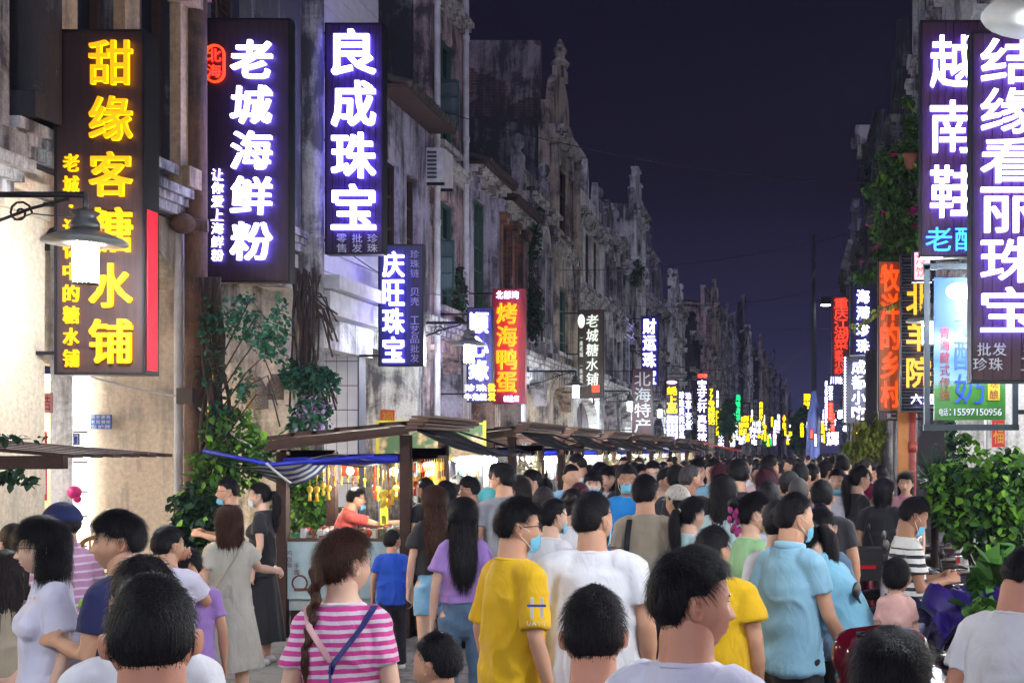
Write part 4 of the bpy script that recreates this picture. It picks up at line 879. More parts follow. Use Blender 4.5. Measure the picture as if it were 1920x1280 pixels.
def tubearr(pts, rad, n=12, cap=True):
    """closed tapered tube with rounded ends; rad: list of (rx, ry): rx across (x-like), ry the other way"""
    pts = [np.array(p, float) for p in pts]; rad = [(r if hasattr(r, '__len__') else (r, r)) for r in rad]
    if cap:
        d0 = pts[0] - pts[1]; d0 /= np.linalg.norm(d0) + 1e-9; d1 = pts[-1] - pts[-2]; d1 /= np.linalg.norm(d1) + 1e-9
        r0, r1 = min(rad[0]), min(rad[-1])
        pts = [pts[0] + d0 * r0 * .9, pts[0] + d0 * r0 * .6] + pts + [pts[-1] + d1 * r1 * .6, pts[-1] + d1 * r1 * .9]
        rad = [tuple(x * .25 for x in rad[0]), tuple(x * .78 for x in rad[0])] + rad + [tuple(x * .78 for x in rad[-1]), tuple(x * .25 for x in rad[-1])]
    k = len(pts); V = []; X = np.array([1., 0, 0])
    for i in range(k):
        d = pts[min(i + 1, k - 1)] - pts[max(i - 1, 0)]; d /= np.linalg.norm(d) + 1e-9
        a = X - d * X.dot(d)
        if np.linalg.norm(a) < .2: a = np.array([0, 1., 0]) - d * d[1]
        a /= np.linalg.norm(a); b = np.cross(d, a)
        for j in range(n):
            th = 2 * math.pi * j / n; V.append(pts[i] + a * math.cos(th) * rad[i][0] + b * math.sin(th) * rad[i][1])
    Fc = [(i * n + j, i * n + (j + 1) % n, (i + 1) * n + (j + 1) % n, (i + 1) * n + j) for i in range(k - 1) for j in range(n)]
    Fc += [tuple(reversed(range(n))), tuple((k - 1) * n + j for j in range(n))]
    return np.array(V), Fc
def remesh(parts, vox, smooth=4, factor=.5):
    V = []; Fc = []
    for v, f in parts:
        o = len(V); V += v.tolist(); Fc += [tuple(i + o for i in q) for q in f]
    me = bpy.data.meshes.new('t'); me.from_pydata(V, [], Fc)
    bm = bmesh.new(); bm.from_mesh(me); bmesh.ops.recalc_face_normals(bm, faces=bm.faces); bm.to_mesh(me); bm.free()
    def mods(o):
        md = o.modifiers.new('r', 'REMESH'); md.mode = 'VOXEL'; md.voxel_size = vox; md.adaptivity = 0
        if smooth: s = o.modifiers.new('s', 'SMOOTH'); s.iterations = smooth; s.factor = factor
    m2 = evaluated(me, mods); bpy.data.meshes.remove(me)
    n = len(m2.vertices); v = np.empty(n * 3); m2.vertices.foreach_get('co', v); nor = np.empty(n * 3); m2.vertices.foreach_get('normal', nor)
    fs = np.empty(len(m2.loops), np.int32); m2.loops.foreach_get('vertex_index', fs); tot = np.empty(len(m2.polygons), np.int32); m2.polygons.foreach_get('loop_total', tot)
    bpy.data.meshes.remove(m2)
    if (tot == 4).all(): fs = fs.reshape(-1, 4)
    else:
        L = []; k = 0
        for t_ in tot: L.append(tuple(int(i) for i in fs[k:k + t_])); k += t_
        L = [q if len(q) == 4 else (q + (q[-1],)) for q in L]; fs = np.array(L, np.int32)
    return v.reshape(-1, 3), fs, nor.reshape(-1, 3)

def hand_proto():
    """relaxed left-hand shape hanging down from the wrist (0,0,0); palm facing -X... thumb towards +Y"""
    P = [tubearr([(0, 0, .02), (0, 0, -.02), (0, .0, -.06), (0, 0, -.092)], [(.020, .026), (.019, .032), (.016, .041), (.013, .040)], 12)]
    for k, (yy, L) in enumerate(((.031, .070), (.0105, .078), (-.0105, .072), (-.031, .056))):
        c = .25 + .09 * k; b = np.array([0, yy, -.085]); pts = [b]; ang = .12
        for s in (.42, .32, .26):
            ang += c; pts.append(pts[-1] + L * s * np.array([-math.sin(ang), .06 * (1 if yy > 0 else -1) * (abs(yy) > .02), -math.cos(ang)]))
        P.append(tubearr(pts, [.0092, .0088, .0080, .0068], 8))
    P.append(tubearr([(-.004, .024, -.024), (-.012, .047, -.048), (-.020, .058, -.074), (-.026, .060, -.096)], [.0125, .0115, .0100, .0080], 8))
    return remesh(P, .0042, 3)
HANDP = None
def put_hand(parts, wrist, elbow, side, thumb=(0, 1, 0), size=1.0):
    global HANDP
    if HANDP is None: HANDP = hand_proto()
    v, f, n = HANDP; v = v * size
    if side < 0: pass
    d = np.array(wrist, float) - np.array(elbow, float); d /= np.linalg.norm(d)
    t = np.array(thumb, float); t = t - d * t.dot(d); t /= np.linalg.norm(t) + 1e-9
    x = np.cross(t, -d)                              # axes: X = palm back, Y = thumb side, Z = -d
    B = np.stack([x * (1 if side > 0 else -1), t, -d], 0)
    W = v @ B + np.array(wrist)
    parts.append((W, f if side > 0 else f[:, ::-1]))

POSES = {   # elbow, wrist of the right arm for a 1.70 m body that faces +Y; the left arm mirrors it
    'down': ((.235, -.03, 1.115), (.245, .035, .885)), 'fwd': ((.225, .05, 1.11), (.225, .19, .92)), 'back': ((.235, -.13, 1.13), (.245, -.17, .89)),
    'phone': ((.215, .03, 1.115), (.10, .25, 1.16)), 'up': ((.235, .13, 1.15), (.13, .22, 1.37)), 'face': ((.22, .14, 1.20), (.10, .17, 1.44)),
    'reach': ((.21, .24, 1.27), (.13, .47, 1.30)), 'hip': ((.30, -.06, 1.14), (.19, .10, .98)), 'bagstrap': ((.23, .04, 1.12), (.12, .17, 1.27)),
}
def rotz(V, a, c=(0, 0)):
    x = V[:, 0] - c[0]; y = V[:, 1] - c[1]; V = V.copy()
    V[:, 0] = c[0] + x * math.cos(a) - y * math.sin(a); V[:, 1] = c[1] + x * math.sin(a) + y * math.cos(a); return V
def rotx(V, a, c=(0, 0)):
    y = V[:, 1] - c[0]; z = V[:, 2] - c[1]; V = V.copy()
    V[:, 1] = c[0] + y * math.cos(a) - z * math.sin(a); V[:, 2] = c[1] + y * math.sin(a) + z * math.cos(a); return V
HC = np.array([0, .024, 1.568])                      # head centre of the 1.70 m body
def ribbons(roots, dirs, nrm, length, segs, width, rng, outset=.002, curl=.0, gravity=0.0, follow=None):
    """hair strands as narrow ribbons; arrays (n,3)"""
    n = len(roots); P = roots + nrm * outset; V = []; side0 = np.cross(dirs, nrm); side0 /= np.linalg.norm(side0, axis=1)[:, None] + 1e-9
    d = dirs.copy(); step = (length / segs)[:, None] if hasattr(length, '__len__') else length / segs
    rows = []
    for k in range(segs + 1):
        w = width * (1 - .75 * k / segs); rows.append((P - side0 * w, P + side0 * w))
        if k < segs:
            d = d + rng.normal(0, 1, (n, 3)) * curl; d[:, 2] -= gravity; d /= np.linalg.norm(d, axis=1)[:, None]
            P = P + d * step
            if follow is not None: P = follow(P, k / segs)
    A = np.stack([np.stack(r, 1) for r in rows], 1).reshape(-1, 3)      # n, segs+1, 2
    base = np.arange(n)[:, None] * (segs + 1) * 2 + np.arange(segs)[None] * 2; base = base.ravel()
    Fc = np.stack([base, base + 1, base + 3, base + 2], 1)
    return A, Fc
def hair_for(style, q, rng, female):
    """arrays for the hair about the head centre, face +Y. styles: short, crop, side, bob, long, tail, bun, braid"""
    nu, nv = {3: (90, 64), 2: (52, 38), 1: (30, 22), 0: (18, 14)}[q]
    D, Fc = sphere_dirs(nu, nv, .1); S = headsurf(D * np.array([1, 1, 1]), female)
    # smooth base without the nose: use features only where hair never goes
    x, y, z = S[:, 0], S[:, 1], S[:, 2]
    fr = 1 / (1 + np.exp(-(y - .018) / .012)); bk = 1 / (1 + np.exp((y + .035) / .012))
    fringe = {'short': .060, 'crop': .066, 'side': .050, 'bob': .047, 'mid': .056, 'long': .056, 'tail': .066, 'bun': .066, 'braid': .064, 'pony': .066, 'thin': .070}[style]
    sideline = {'short': .006, 'crop': .016, 'side': .000}.get(style, -.004)
    nape = {'short': -.062, 'crop': -.050, 'side': -.066}.get(style, -.074)
    line = sideline * (1 - fr) * (1 - bk) + fringe * fr + nape * bk
    if style in ('short', 'crop', 'side', 'tail', 'bun', 'braid', 'pony', 'thin'): line = np.maximum(line, .026 - np.maximum(0, np.abs(y + .006) - .020) * 3.0 - (np.abs(x) < .055) * 1.0)
    line += .004 * vnoise(S * 60 + 3)
    m = (z - line) / .016; cover = np.clip(m, -1, 1)
    full = {'short': .017, 'crop': .012, 'side': .022, 'bob': .026, 'mid': .022, 'long': .024, 'tail': .013, 'bun': .014, 'braid': .017, 'pony': .014, 'thin': .008}[style]
    topk = np.clip((z + .03) / .11, 0, 1)
    base = np.where(np.array([style in ('short', 'crop', 'side')] * len(z)), .004 + (full - .004) * topk ** .8, full * (.62 + .38 * topk))
    th = np.where(cover > 0, base * np.clip(cover * 1.6, 0, 1) ** .6, -.010 * np.clip(-cover, 0, 1))
    N = S / np.linalg.norm(S, axis=1)[:, None]
    lump = vnoise(S * np.array([34, 34, 22]) + rng.rand(3) * 50) * .35 + vnoise(S * 90 + rng.rand(3) * 50) * .16
    th = th * (1 + lump * (cover > 0) * {'short': .8, 'crop': .5}.get(style, .4))
    H = S + N * th[:, None]
    parts = [(H, Fc)]; tubes = []
    def lt(pts, rad, n=14): v, f = tubearr(pts, rad, n); tubes.append((v, f))
    L = 0
    if style == 'bob': lt([(0, -.018, .04), (0, -.030, -.02), (0, -.030, -.075), (0, -.024, -.090)], [(.086, .083), (.090, .080), (.086, .070), (.070, .055)], 24)
    if style == 'mid': lt([(0, -.020, .04), (0, -.036, -.02), (0, -.050, -.09), (0, -.072, -.15), (0, -.090, -.20)], [(.084, .078), (.090, .074), (.094, .060), (.092, .044), (.066, .028)], 24)
    if style == 'long': L = .36; lt([(0, -.025, .04), (0, -.045, -.03), (0, -.080, -.12), (0, -.118, -.22), (0, -.150, -.32), (.006, -.158, -.40)], [(.086, .078), (.088, .066), (.088, .044), (.092, .030), (.078, .024), (.040, .014)], 24)
    if style in ('tail', 'pony'): L = .25; lt([(0, -.098, .035), (.0, -.140, .030), (.003, -.158, -.02), (.004, -.150, -.10), (.008, -.135, -.20), (.010, -.125, -.27)], [.016, .026, .034, .034, .024, .008], 14)
    if style == 'bun': lt([(0, -.095, .055), (0, -.125, .066)], [.036, .036], 14); lt([(-.02, -.12, .055), (.022, -.125, .075)], [.026, .026], 10)
    if style == 'braid':
        lt([(0, -.09, .01), (0, -.105, -.04)], [.034, .030])
        for k in range(9):
            zz = -.03 - k * .034; s = 1 if k % 2 else -1; r = .030 - .0016 * k
            yb_ = -.112 - .007 * max(0, k - 2); lt([(-.004 + s * .013, yb_, zz + .016), (-.004 - s * .012, yb_ - .006, zz - .018)], [(r * .8, r * .7), (r * .75, r * .65)], 10)
        lt([(-.004, -.156, -.33), (-.002, -.160, -.41)], [.018, .006], 8)
    if tubes:
        if style in ('bob', 'long', 'mid'):
            # keep the face clear: cut the curtain in front
            for i, (v, f) in enumerate(tubes):
                v = v.copy(); v[:, 0] += 0; lim = .012 if style == 'bob' else -.002
                v[:, 1] = np.where(v[:, 1] > lim, lim + (v[:, 1] - lim) * .25, v[:, 1]); v += (vnoise(v * np.array([70, 70, 8])) * .006)[:, None]
                tubes[i] = (v, f)
        if q >= 1:
            v, f, n = remesh(tubes, {3: .006, 2: .009, 1: .014, 0: .02}[q], 2)
            v = v + n * (vnoise(v * np.array([120, 120, 12]) + 7) * .0035)[:, None]; parts.append((v, f))
        else:
            for v, f in tubes:
                parts.append((v, np.array([t_ if len(t_) == 4 else (t_[0], t_[len(t_) // 4], t_[len(t_) // 2], t_[3 * len(t_) // 4]) for t_ in f])))
    ns = {3: 6000, 2: 1500, 1: 0, 0: 0}[q]
    if ns:
        ok = np.where((cover > .15))[0]
        pick = ok[rng.randint(0, len(ok), ns)]; jit = rng.normal(0, .0035, (ns, 3)); r0 = H[pick] + jit; nr = N[pick]
        crown = np.array([.012, -.045, .118]); f0 = r0 - crown; f0 -= nr * (f0 * nr).sum(1)[:, None]; f0 += np.stack([-nr[:, 1], nr[:, 0], 0 * nr[:, 0]], 1) * .02; f0 /= np.linalg.norm(f0, axis=1)[:, None] + 1e-9
        f0 += nr * ({'short': .13, 'crop': .16, 'side': .08}.get(style, .0))
        ln = {'short': .030, 'crop': .014, 'side': .040, 'bob': .060, 'mid': .07, 'long': .070, 'tail': .05, 'bun': .04, 'braid': .045, 'pony': .05, 'thin': .012}[style]
        ln = ln * (.4 + 1.1 * rng.rand(ns) ** 1.5) * np.clip(.35 + (r0[:, 2] + .06) / .12, .35, 1.1)
        rad0 = np.linalg.norm(r0, axis=1)[:, None]
        def fol(P_, t_): 
            r_ = np.linalg.norm(P_, axis=1)[:, None]; return P_ * (.25 + .75 * np.minimum(1, rad0 * 1.02 / r_))
        A, Fr = ribbons(r0, f0, nr, ln, 3, .0010 if q == 3 else .0016, rng, .0005, .12, .0, fol)
        parts.append((A, Fr))
        if style in ('long', 'bob', 'tail', 'pony', 'mid') and len(parts) > 1 and tubes:
            v, f = parts[1]; pk = rng.randint(0, len(v), ns); r0 = v[pk] + rng.normal(0, .003, (ns, 3)); c = v.mean(0); nr = r0 - c; nr[:, 2] = 0; nr /= np.linalg.norm(nr, axis=1)[:, None] + 1e-9
            dd = np.tile(np.array([0, 0, -1.]), (ns, 1)) + rng.normal(0, .07, (ns, 3)); dd /= np.linalg.norm(dd, axis=1)[:, None]
            A, Fr = ribbons(r0, dd, nr, .06 + .07 * rng.rand(ns), 3, .0012 if q == 3 else .002, rng, .001, .06, .0); parts.append((A, Fr))
    V = []; FF = []; o = 0
    for v, f in parts: V.append(v); FF.append(np.asarray(f) + o); o += len(v)
    return np.concatenate(V), np.concatenate(FF)

def make_person(name_label, feet, height, face=0, q=2, female=False, hair='short', haircol='black', skin='tan', shirt=('tee', 'white'), legs=('trousers', 'dark'),
                arms=('down', 'down'), yaw=0, pitch=0, lean=0, tilt=0, build=1.0, mask=None, glasses=None, extras=(), group=None, seed=0, headscale=1.0, dz=0, stride=.0, nohand=False):
    """face: heading in degrees, 0 = walking away up the street, 90 = facing left; yaw/pitch: turn of the head"""
    rng = np.random.RandomState(seed + 100); k = height / 1.70
    root = thing('person', name_label, 'person', (feet[0], feet[1], feet[2] + dz), R(face), group)
    vox = {3: .0095, 2: .014, 1: .020, 0: .026}[q]
    b = build * (0.87 if female else .96); sh = (.140 if female else .158) * (b ** .8); skm = skin_mat(*SKINS[skin])
    def bendpt(p):                                    # forward lean about the hips
        V = np.array([p], float)
        return rotx(V, -R(lean), (0, .95))[0] if p[2] > .9 else V[0]
    def bend(V):
        if not lean: return V
        W = rotx(V, -R(lean), (0, .95)); t_ = np.clip((V[:, 2] - .85) / .2, 0, 1)[:, None]; return V * (1 - t_) + W * t_
    st = stride
    legp = {}
    for s in (-1, 1):
        sw = st * s; legp[s] = [(.085 * s, 0, .90), (.092 * s, .02 + .10 * sw, .47 + .01), (.095 * s, -.02 + .20 * sw if sw >= 0 else -.02 + .26 * sw, .08)]
    armp = {}
    for s, a in ((-1, arms[0]), (1, arms[1])):
        e_, w_ = POSES[a] if isinstance(a, str) else a
        armp[s] = [(sh * s, 0, 1.358), ((e_[0] + (sh - .178)) * s, e_[1], e_[2]), ((w_[0] + (sh - .178) * .8) * s, w_[1], w_[2])]
    # the body, one continuous surface
    P = [tubearr([(0, .0, .86), (0, 0, .98), (0, .005, 1.10), (0, 0, 1.24), (0, -.005, 1.35), (0, -.004, 1.41)], [(.15 * b, .10 * b), (.145 * b, .10 * b), (.125 * b, .09 * b), (.15 * b, .10 * b), (.145 * b, .085), (.085, .065)], 18)]
    P.append(tubearr([(0, -.012, 1.37), (0, -.004, 1.45), (0, .008, 1.53)], [(.078, .068), (.060 * (.92 if female else 1.10), .062 * (.92 if female else 1.05)), (.056 * (.95 if female else 1.10), .064)], 16))
    for s in (-1, 1):
        a, e_, w_ = [np.array(p) for p in armp[s]]
        P.append(tubearr([a + np.array([-.02 * s, 0, .0]), a * .5 + e_ * .5, e_, e_ * .6 + w_ * .4, w_], [(.054 * b, .056 * b), (.044 * b, .046 * b), .037 * b, .038 * b, .025], 12))
        l = [np.array(p) for p in legp[s]]
        P.append(tubearr([l[0], l[0] * .5 + l[1] * .5, l[1], l[1] * .7 + l[2] * .3, l[2]], [.088 * b, .075 * b, .054 * b, .055 * b, .038], 12))
    P.append(tubearr([(-sh, 0, 1.355), (-.10, -.004, 1.385), (0, -.006, 1.40), (.10, -.004, 1.385), (sh, 0, 1.355)], [.040 * b, .043 * b, .046 * b, .043 * b, .040 * b], 12))
    bv, bf, bn = remesh(P, vox, 3)
    bv = bend(bv)
    hp = []
    if not nohand and q > 0:
        for s in (-1, 1):
            e_, w_ = bendpt(armp[s][1]), bendpt(armp[s][2]); put_hand(hp, w_, e_, s, (0, 1, 0) if w_[2] < 1.05 else (-.7 * s, .1, 1))
    hv, hf, hm = head_parts(q, female)
    def pose_head(V):
        V = V * headscale
        V = rotx(V, -R(-pitch), (0, -.06)) if pitch else V
        V = rotz(V, R(yaw)) if yaw else V
        if tilt: V = V @ np.array(Matrix.Rotation(R(tilt), 3, 'Y'))
        c = bendpt(HC) if lean else HC
        return V + c
    allV = [bv]; allF = [bf]; allM = [np.zeros(len(bf), int)]; o = len(bv)
    for v, f in hp: allV.append(v); allF.append(f + o); allM.append(np.zeros(len(f), int)); o += len(v)
    allV.append(pose_head(hv)); allF.append(hf + o); allM.append(hm)
    me = rawmesh('body', np.concatenate(allV) * k, np.concatenate(allF), [skm, MC_('lip'), MC_('eye'), MC_('dark')], True, np.concatenate(allM)); link('body', me, root)
    # hair
    Hv, Hf = hair_for(hair, q, rng, female)
    Hv = Hv.copy()
    if hair in ('long', 'bob', 'mid', 'tail', 'pony', 'braid') and (pitch or lean):
        P0 = pose_head(Hv); low = np.clip((-.03 - Hv[:, 2]) / .1, 0, 1)[:, None]; hang = pose_head(np.array([[0, -.05, -.03]]))[0] + rotz((Hv - np.array([0, -.05, -.03])), R(yaw)); Hp = P0 * (1 - low) + hang * low
    else: Hp = pose_head(Hv)
    link('hair', rawmesh('hair', Hp * k, Hf, hair_mat(*HAIRS[haircol]), True), root)
    # clothes
    kind, cm = shirt[:2]; cmat = CLOTH(cm)
    if kind != 'none':
        ex = .016 if kind in ('tee', 'polo', 'shirt', 'long', 'blouse') else .010
        hem = {'tee': .80, 'polo': .82, 'long': .82, 'shirt': .80, 'blouse': .90, 'crop': .98, 'dress': .80, 'kid': .80, 'tank': .90}[kind]
        w_hem = .178 * b + ex if kind != 'crop' else .15 * b + ex
        bl = 1.10 if kind in ('blouse', 'crop', 'kid') else 1.0
        S = [tubearr([(0, 0, hem + .015), (0, 0, 1.0), (0, .003, 1.12), (0, -.002, 1.25), (0, -.010, 1.345), (0, -.010, 1.395), (0, -.006, 1.438)],
                     [(w_hem, .125 * b + ex), ((.150 if female else .160) * b * bl + ex, .118 * b + ex), ((.140 if female else .158) * b * bl + ex, .114 * b + ex), (.160 * b + ex * .8, .108 * b + ex * .8), (.150 * b, .092 * b + ex * .5), (.108 * b, .080), (.080, .071)], 28, False)]
        yk = .054 * b + ex * .7; S.append(tubearr([(-sh, 0, 1.350), (-.10, -.006, 1.376), (0, -.010, 1.392), (.10, -.006, 1.376), (sh, 0, 1.350)], [(yk, yk), (yk, yk * 1.05), (yk, yk * 1.1), (yk, yk * 1.05), (yk, yk)], 16))
        if female: 
            for s in (-1, 1): S.append(ellipsoid((.072 * s, .085, 1.235), (.072, .062, .070))) if False else S.append(tubearr([(.066 * s, .04, 1.28), (.068 * s, .064, 1.225)], [.062, .068], 14))
        if kind != 'tank':
            sl = {'tee': .62, 'polo': .55, 'long': 1.9, 'shirt': 1.6, 'blouse': .60, 'crop': .62, 'dress': .55, 'kid': .6}[kind]; sl = shirt[2] if len(shirt) > 2 else sl; loose = {'blouse': 1.25, 'crop': 1.35, 'dress': 1.15}.get(kind, 1.0)
            for s in (-1, 1):
                a, e_, w_ = [np.array(p) for p in armp[s]]
                if sl <= 1: pts = [a + np.array([-.03 * s, 0, -.004]), a + (e_ - a) * .12, a + (e_ - a) * sl * .55, a + (e_ - a) * sl]; rr = [(.056 * b, .062 * b), (.058 * b, .066 * b), (.057 * b * loose, .066 * b * loose), (.058 * b * loose + .003, .068 * b * loose + .002)]
                else:
                    f_ = sl - 1; pts = [a + np.array([-.03 * s, 0, -.004]), a + (e_ - a) * .12, (a + e_) / 2, e_, e_ + (w_ - e_) * f_]; rr = [.058 * b, .060 * b, .055 * b, .049 * b, .040]
                v, f = tubearr(pts, rr, 18, False); S.append((v, f))
        v, f, n = remesh(S, vox * .95, 4)
        # hanging folds, crumples at the waist and below the arms
        wq = vnoise(v * 4 + rng.rand(3) * 9) * .06; vq = v + np.stack([wq, wq * .5, wq], 1)
        fold = vnoise(vq * np.array([13, 13, 2.6]) + rng.rand(3) * 30) * .0110 + vnoise(vq * np.array([6, 6, 15]) + rng.rand(3) * 30) * .0070 + (1 - np.abs(vnoise(vq * np.array([9, 9, 5]) + rng.rand(3) * 9))) ** 6 * .010
        amt = np.clip((1.40 - v[:, 2]) / .18, .12, 1) * (1 + .5 * np.clip((1.1 - v[:, 2]) / .2, 0, 1))
        v = v + n * (fold * amt * (1.0 if q > 0 else 0))[:, None]
        if kind == 'crop': v[:, 0] *= 1 + .06 * np.clip((1.08 - v[:, 2]) / .05, 0, 1)
        v = bend(v)
        me = rawmesh('shirt', v * k, f, cmat, True); so = link('dress_top' if kind == 'dress' else 'shirt', me, root)
        # neck band
        nb = []; n_ = 22
        for j in range(n_ + 1):
            a = 2 * math.pi * j / n_; nb.append((.0775 * math.cos(a), -.007 + .070 * math.sin(a), 1.424 - .012 * math.sin(a)))
        if kind in ('tee', 'kid', 'blouse', 'crop', 'dress', 'long') and q > 0:
            mb = MB(); mb.tube([tuple(bendpt(p) * k) for p in nb], .0058 * k, 6, 0, False); link('collar', mb.mesh('collar', cmat), root)
        if kind in ('polo', 'shirt'):
            mb = MB(); mb.tube([tuple(bendpt((p[0] * .96, p[1] * 1.0, p[2] + .014)) * k) for p in nb], [((.0075 * k, .020 * k) if True else 0)] * len(nb), 8, 0, False); link('collar', mb.mesh('collar', cmat), root)
        if kind == 'tee' and 'sleeve_print' in extras: pass
    # legs
    lk, lm = legs; lmat = CLOTH(lm)
    if lk in ('trousers', 'jeans', 'shorts', 'hotpants'):
        end = {'trousers': 1.0, 'jeans': 1.0, 'shorts': .46, 'hotpants': .28}[lk]; S = [tubearr([(0, 0, .83), (0, 0, .93), (0, 0, 1.01)], [(.170 * b, .118 * b), (.168 * b, .118 * b), (.150 * b, .108 * b)], 18)]
        for s in (-1, 1):
            l = [np.array(p) for p in legp[s]]; full_ = [l[0], l[0] * .5 + l[1] * .5, l[1], l[1] * .5 + l[2] * .5, l[2] + np.array([0, 0, .0])]; rr = [.100 * b, .090 * b, .070 * b, .068 * b, .062]
            if end < 1:
                t_ = l[0] + (l[1] - l[0]) * (end / .5); full_ = [l[0], (l[0] + t_) / 2, t_]; rr = [.100 * b, .098 * b, .092 * b]
            S.append(tubearr(full_, rr, 14, False))
        v, f, n = remesh(S, vox * 1.1, 3); v = v + n * (vnoise(v * np.array([14, 14, 18]) + rng.rand(3) * 30) * .006)[:, None]
        link({'trousers': 'trousers', 'jeans': 'jeans', 'shorts': 'shorts', 'hotpants': 'denim_shorts'}[lk], rawmesh('trousers', v * k, f, lmat, True), root)
    if lk in ('skirt', 'dress', 'longdress'):
        hem = {'skirt': .52, 'dress': .44, 'longdress': .22}[lk]; n_, m_ = 64, 16; V = []
        for i in range(m_ + 1):
            t_ = i / m_; z = 1.04 + (hem - 1.04) * t_; rx = (.150 + .115 * t_ ** .85) * b; ry = (.115 + .125 * t_ ** .85) * b
            for j in range(n_):
                a = 2 * math.pi * j / n_; w = 1 + (.05 * t_) * math.sin(a * 9 + math.sin(a * 3) * 1.5 + seed) + .02 * t_ * math.sin(a * 23)
                V.append((rx * w * math.cos(a), ry * w * math.sin(a) + .01, z + .008 * math.sin(a * 5)))
        V = np.array(V); Fc = np.array([(i * n_ + j, i * n_ + (j + 1) % n_, (i + 1) * n_ + (j + 1) % n_, (i + 1) * n_ + j) for i in range(m_) for j in range(n_)])
        link('skirt', rawmesh('skirt', V * k, Fc, lmat, True), root)
    if q >= 1:
        for s in (-1, 1):
            l = np.array(legp[s][2]); v, f = tubearr([l + np.array([0, -.045, -.045]), l + np.array([0, .02, -.035]), l + np.array([0, .10, -.05]), l + np.array([0, .165, -.058])], [(.038, .034), (.044, .045), (.046, .030), (.036, .022)], 10)
            me = rawmesh('shoe', v * k, [tuple(q_) for q_ in f], MC_('shoe_w' if seed % 3 else 'shoe_d'), True); link('shoe', me, root)
    # things worn on the face
    if mask:
        n_, m_ = 22, 12; V = []
        for i in range(m_ + 1):
            zz = -.020 - .090 * i / m_ if mask != 'chin' else -.075 - .05 * i / m_
            for j in range(n_ + 1):
                a = (j / n_ - .5) * 2; ang = a * 1.18; bulge = (1 - a * a)
                x = .069 * math.sin(ang); y = .060 + .046 * math.cos(ang) ** 1.0 - .0 + .010 * bulge * math.sin(math.pi * (i / m_)) + .0014 * math.sin(i * 3.6) - .030 * (1 - math.cos(ang))
                if i > m_ * .75: y -= .012 * ((i / m_ - .75) / .25); 
                x *= 1 - .14 * i / m_
                V.append((x, y - .014, zz + .006 * bulge * (1 - i / m_) ))
        V = pose_head(np.array(V)); w_ = n_ + 1
        Fc = np.array([(i * w_ + j, i * w_ + j + 1, (i + 1) * w_ + j + 1, (i + 1) * w_ + j) for i in range(m_) for j in range(n_)])
        mo = link('face_mask', rawmesh('face_mask', V * k, Fc, MC_('maskw' if mask == 'white' else 'mask'), True), root)
        mb = MB()
        for s in (-1, 1):
            for za, zb in ((-.024, .012), (-.098, -.030)):
                p = pose_head(np.array([(.064 * s * (1 if za > -.05 else .9), .052, za), (.078 * s, .025, (za + zb) / 2), (.086 * s, -.008, zb)])); mb.tube([tuple(x * k) for x in p], .0016 * k, 5)
        link('ear_loop', mb.mesh('ear_loop', MC_('white')), root)
    if glasses:
        mb = MB()
        for s in (-1, 1):
            pts = [(.032 * s + .022 * math.cos(a), .096 - .004 * abs(math.cos(a) * 1), .000 + .0155 * math.sin(a)) for a in [i * math.pi / 7 for i in range(15)]]
            mb.tube([tuple(p * k) for p in pose_head(np.array(pts))], .0016 * k, 5)
            mb.tube([tuple(p * k) for p in pose_head(np.array([(.054 * s, .092, .006), (.078 * s, .060, .008), (.083 * s, .000, .006), (.083 * s, -.012, -.006)]))], .0020 * k, 5)
        mb.tube([tuple(p * k) for p in pose_head(np.array([(-.010, .097, .004), (0, .101, .006), (.010, .097, .004)]))], .0016 * k, 5)
        link('glasses', mb.mesh('glasses', MC_('dark')), root)
    ctx = dict(root=root, k=k, ph=pose_head, bend=bendpt, arm=armp, b=b, rng=rng, q=q, seed=seed)
    for ex_ in extras: EXTRA[ex_](ctx)
    return root
SKINS = {'tan': ('skin_tan', (.60, .34, .22)), 'fair': ('skin_fair', (.72, .47, .35)), 'brown': ('skin_brown', (.36, .18, .11)), 'ruddy': ('skin_ruddy', (.62, .30, .20))}
HAIRS = {'black': ('hair_black', (.010, .009, .011)), 'brown': ('hair_brown', (.050, .022, .014)), 'soft': ('hair_soft', (.020, .015, .015)), 'grey': ('hair_grey', (.055, .050, .050)), 'wine': ('hair_wine', (.050, .014, .022))}
def MC_(n):
    D_ = {'lip': ('lip', (.44, .17, .14), .4), 'eye': ('eye_white', (.62, .60, .58), .25), 'dark': ('dark_detail', (.012, .010, .010), .35), 'shoe_w': ('pale_shoe', (.55, .55, .56), .6), 'shoe_d': ('dark_shoe', (.03, .03, .035), .55),
          'mask': ('mask_blue', (.16, .48, .68), .8), 'maskw': ('mask_white', (.70, .72, .74), .8), 'white': ('white_cord', (.75, .75, .76), .7)}[n]
    return plain(D_[0], D_[1], D_[2], bump=.1 if n.startswith('mask') else 0, bscale=300, var=.08)
CLO = {'white': (.78, .78, .82), 'lilacwhite': (.68, .66, .80), 'cream': (.66, .60, .50), 'linen': (.52, .50, .42), 'black': (.014, .014, .018), 'dark': (.022, .022, .030), 'navy': (.012, .016, .085), 'yellow': (.80, .48, .004), 'lilac': (.38, .22, .58),
       'purple': (.15, .10, .36), 'grey': (.27, .28, .32), 'lightblue': (.26, .50, .66), 'skyblue': (.20, .46, .62), 'bright': (.010, .22, .62), 'royal': (.012, .08, .52), 'khaki': (.36, .30, .22), 'green': (.34, .60, .30),
       'red': (.55, .075, .055), 'pink': (.68, .32, .36), 'teal': (.03, .26, .32), 'denim': (.07, .12, .19), 'denimlight': (.16, .33, .48), 'beige': (.58, .46, .36), 'salmon': (.66, .38, .34), 'brown': (.10, .05, .035), 'dkgreen': (.03, .07, .05), 'paleteal': (.48, .66, .66), 'blush': (.74, .54, .52)}
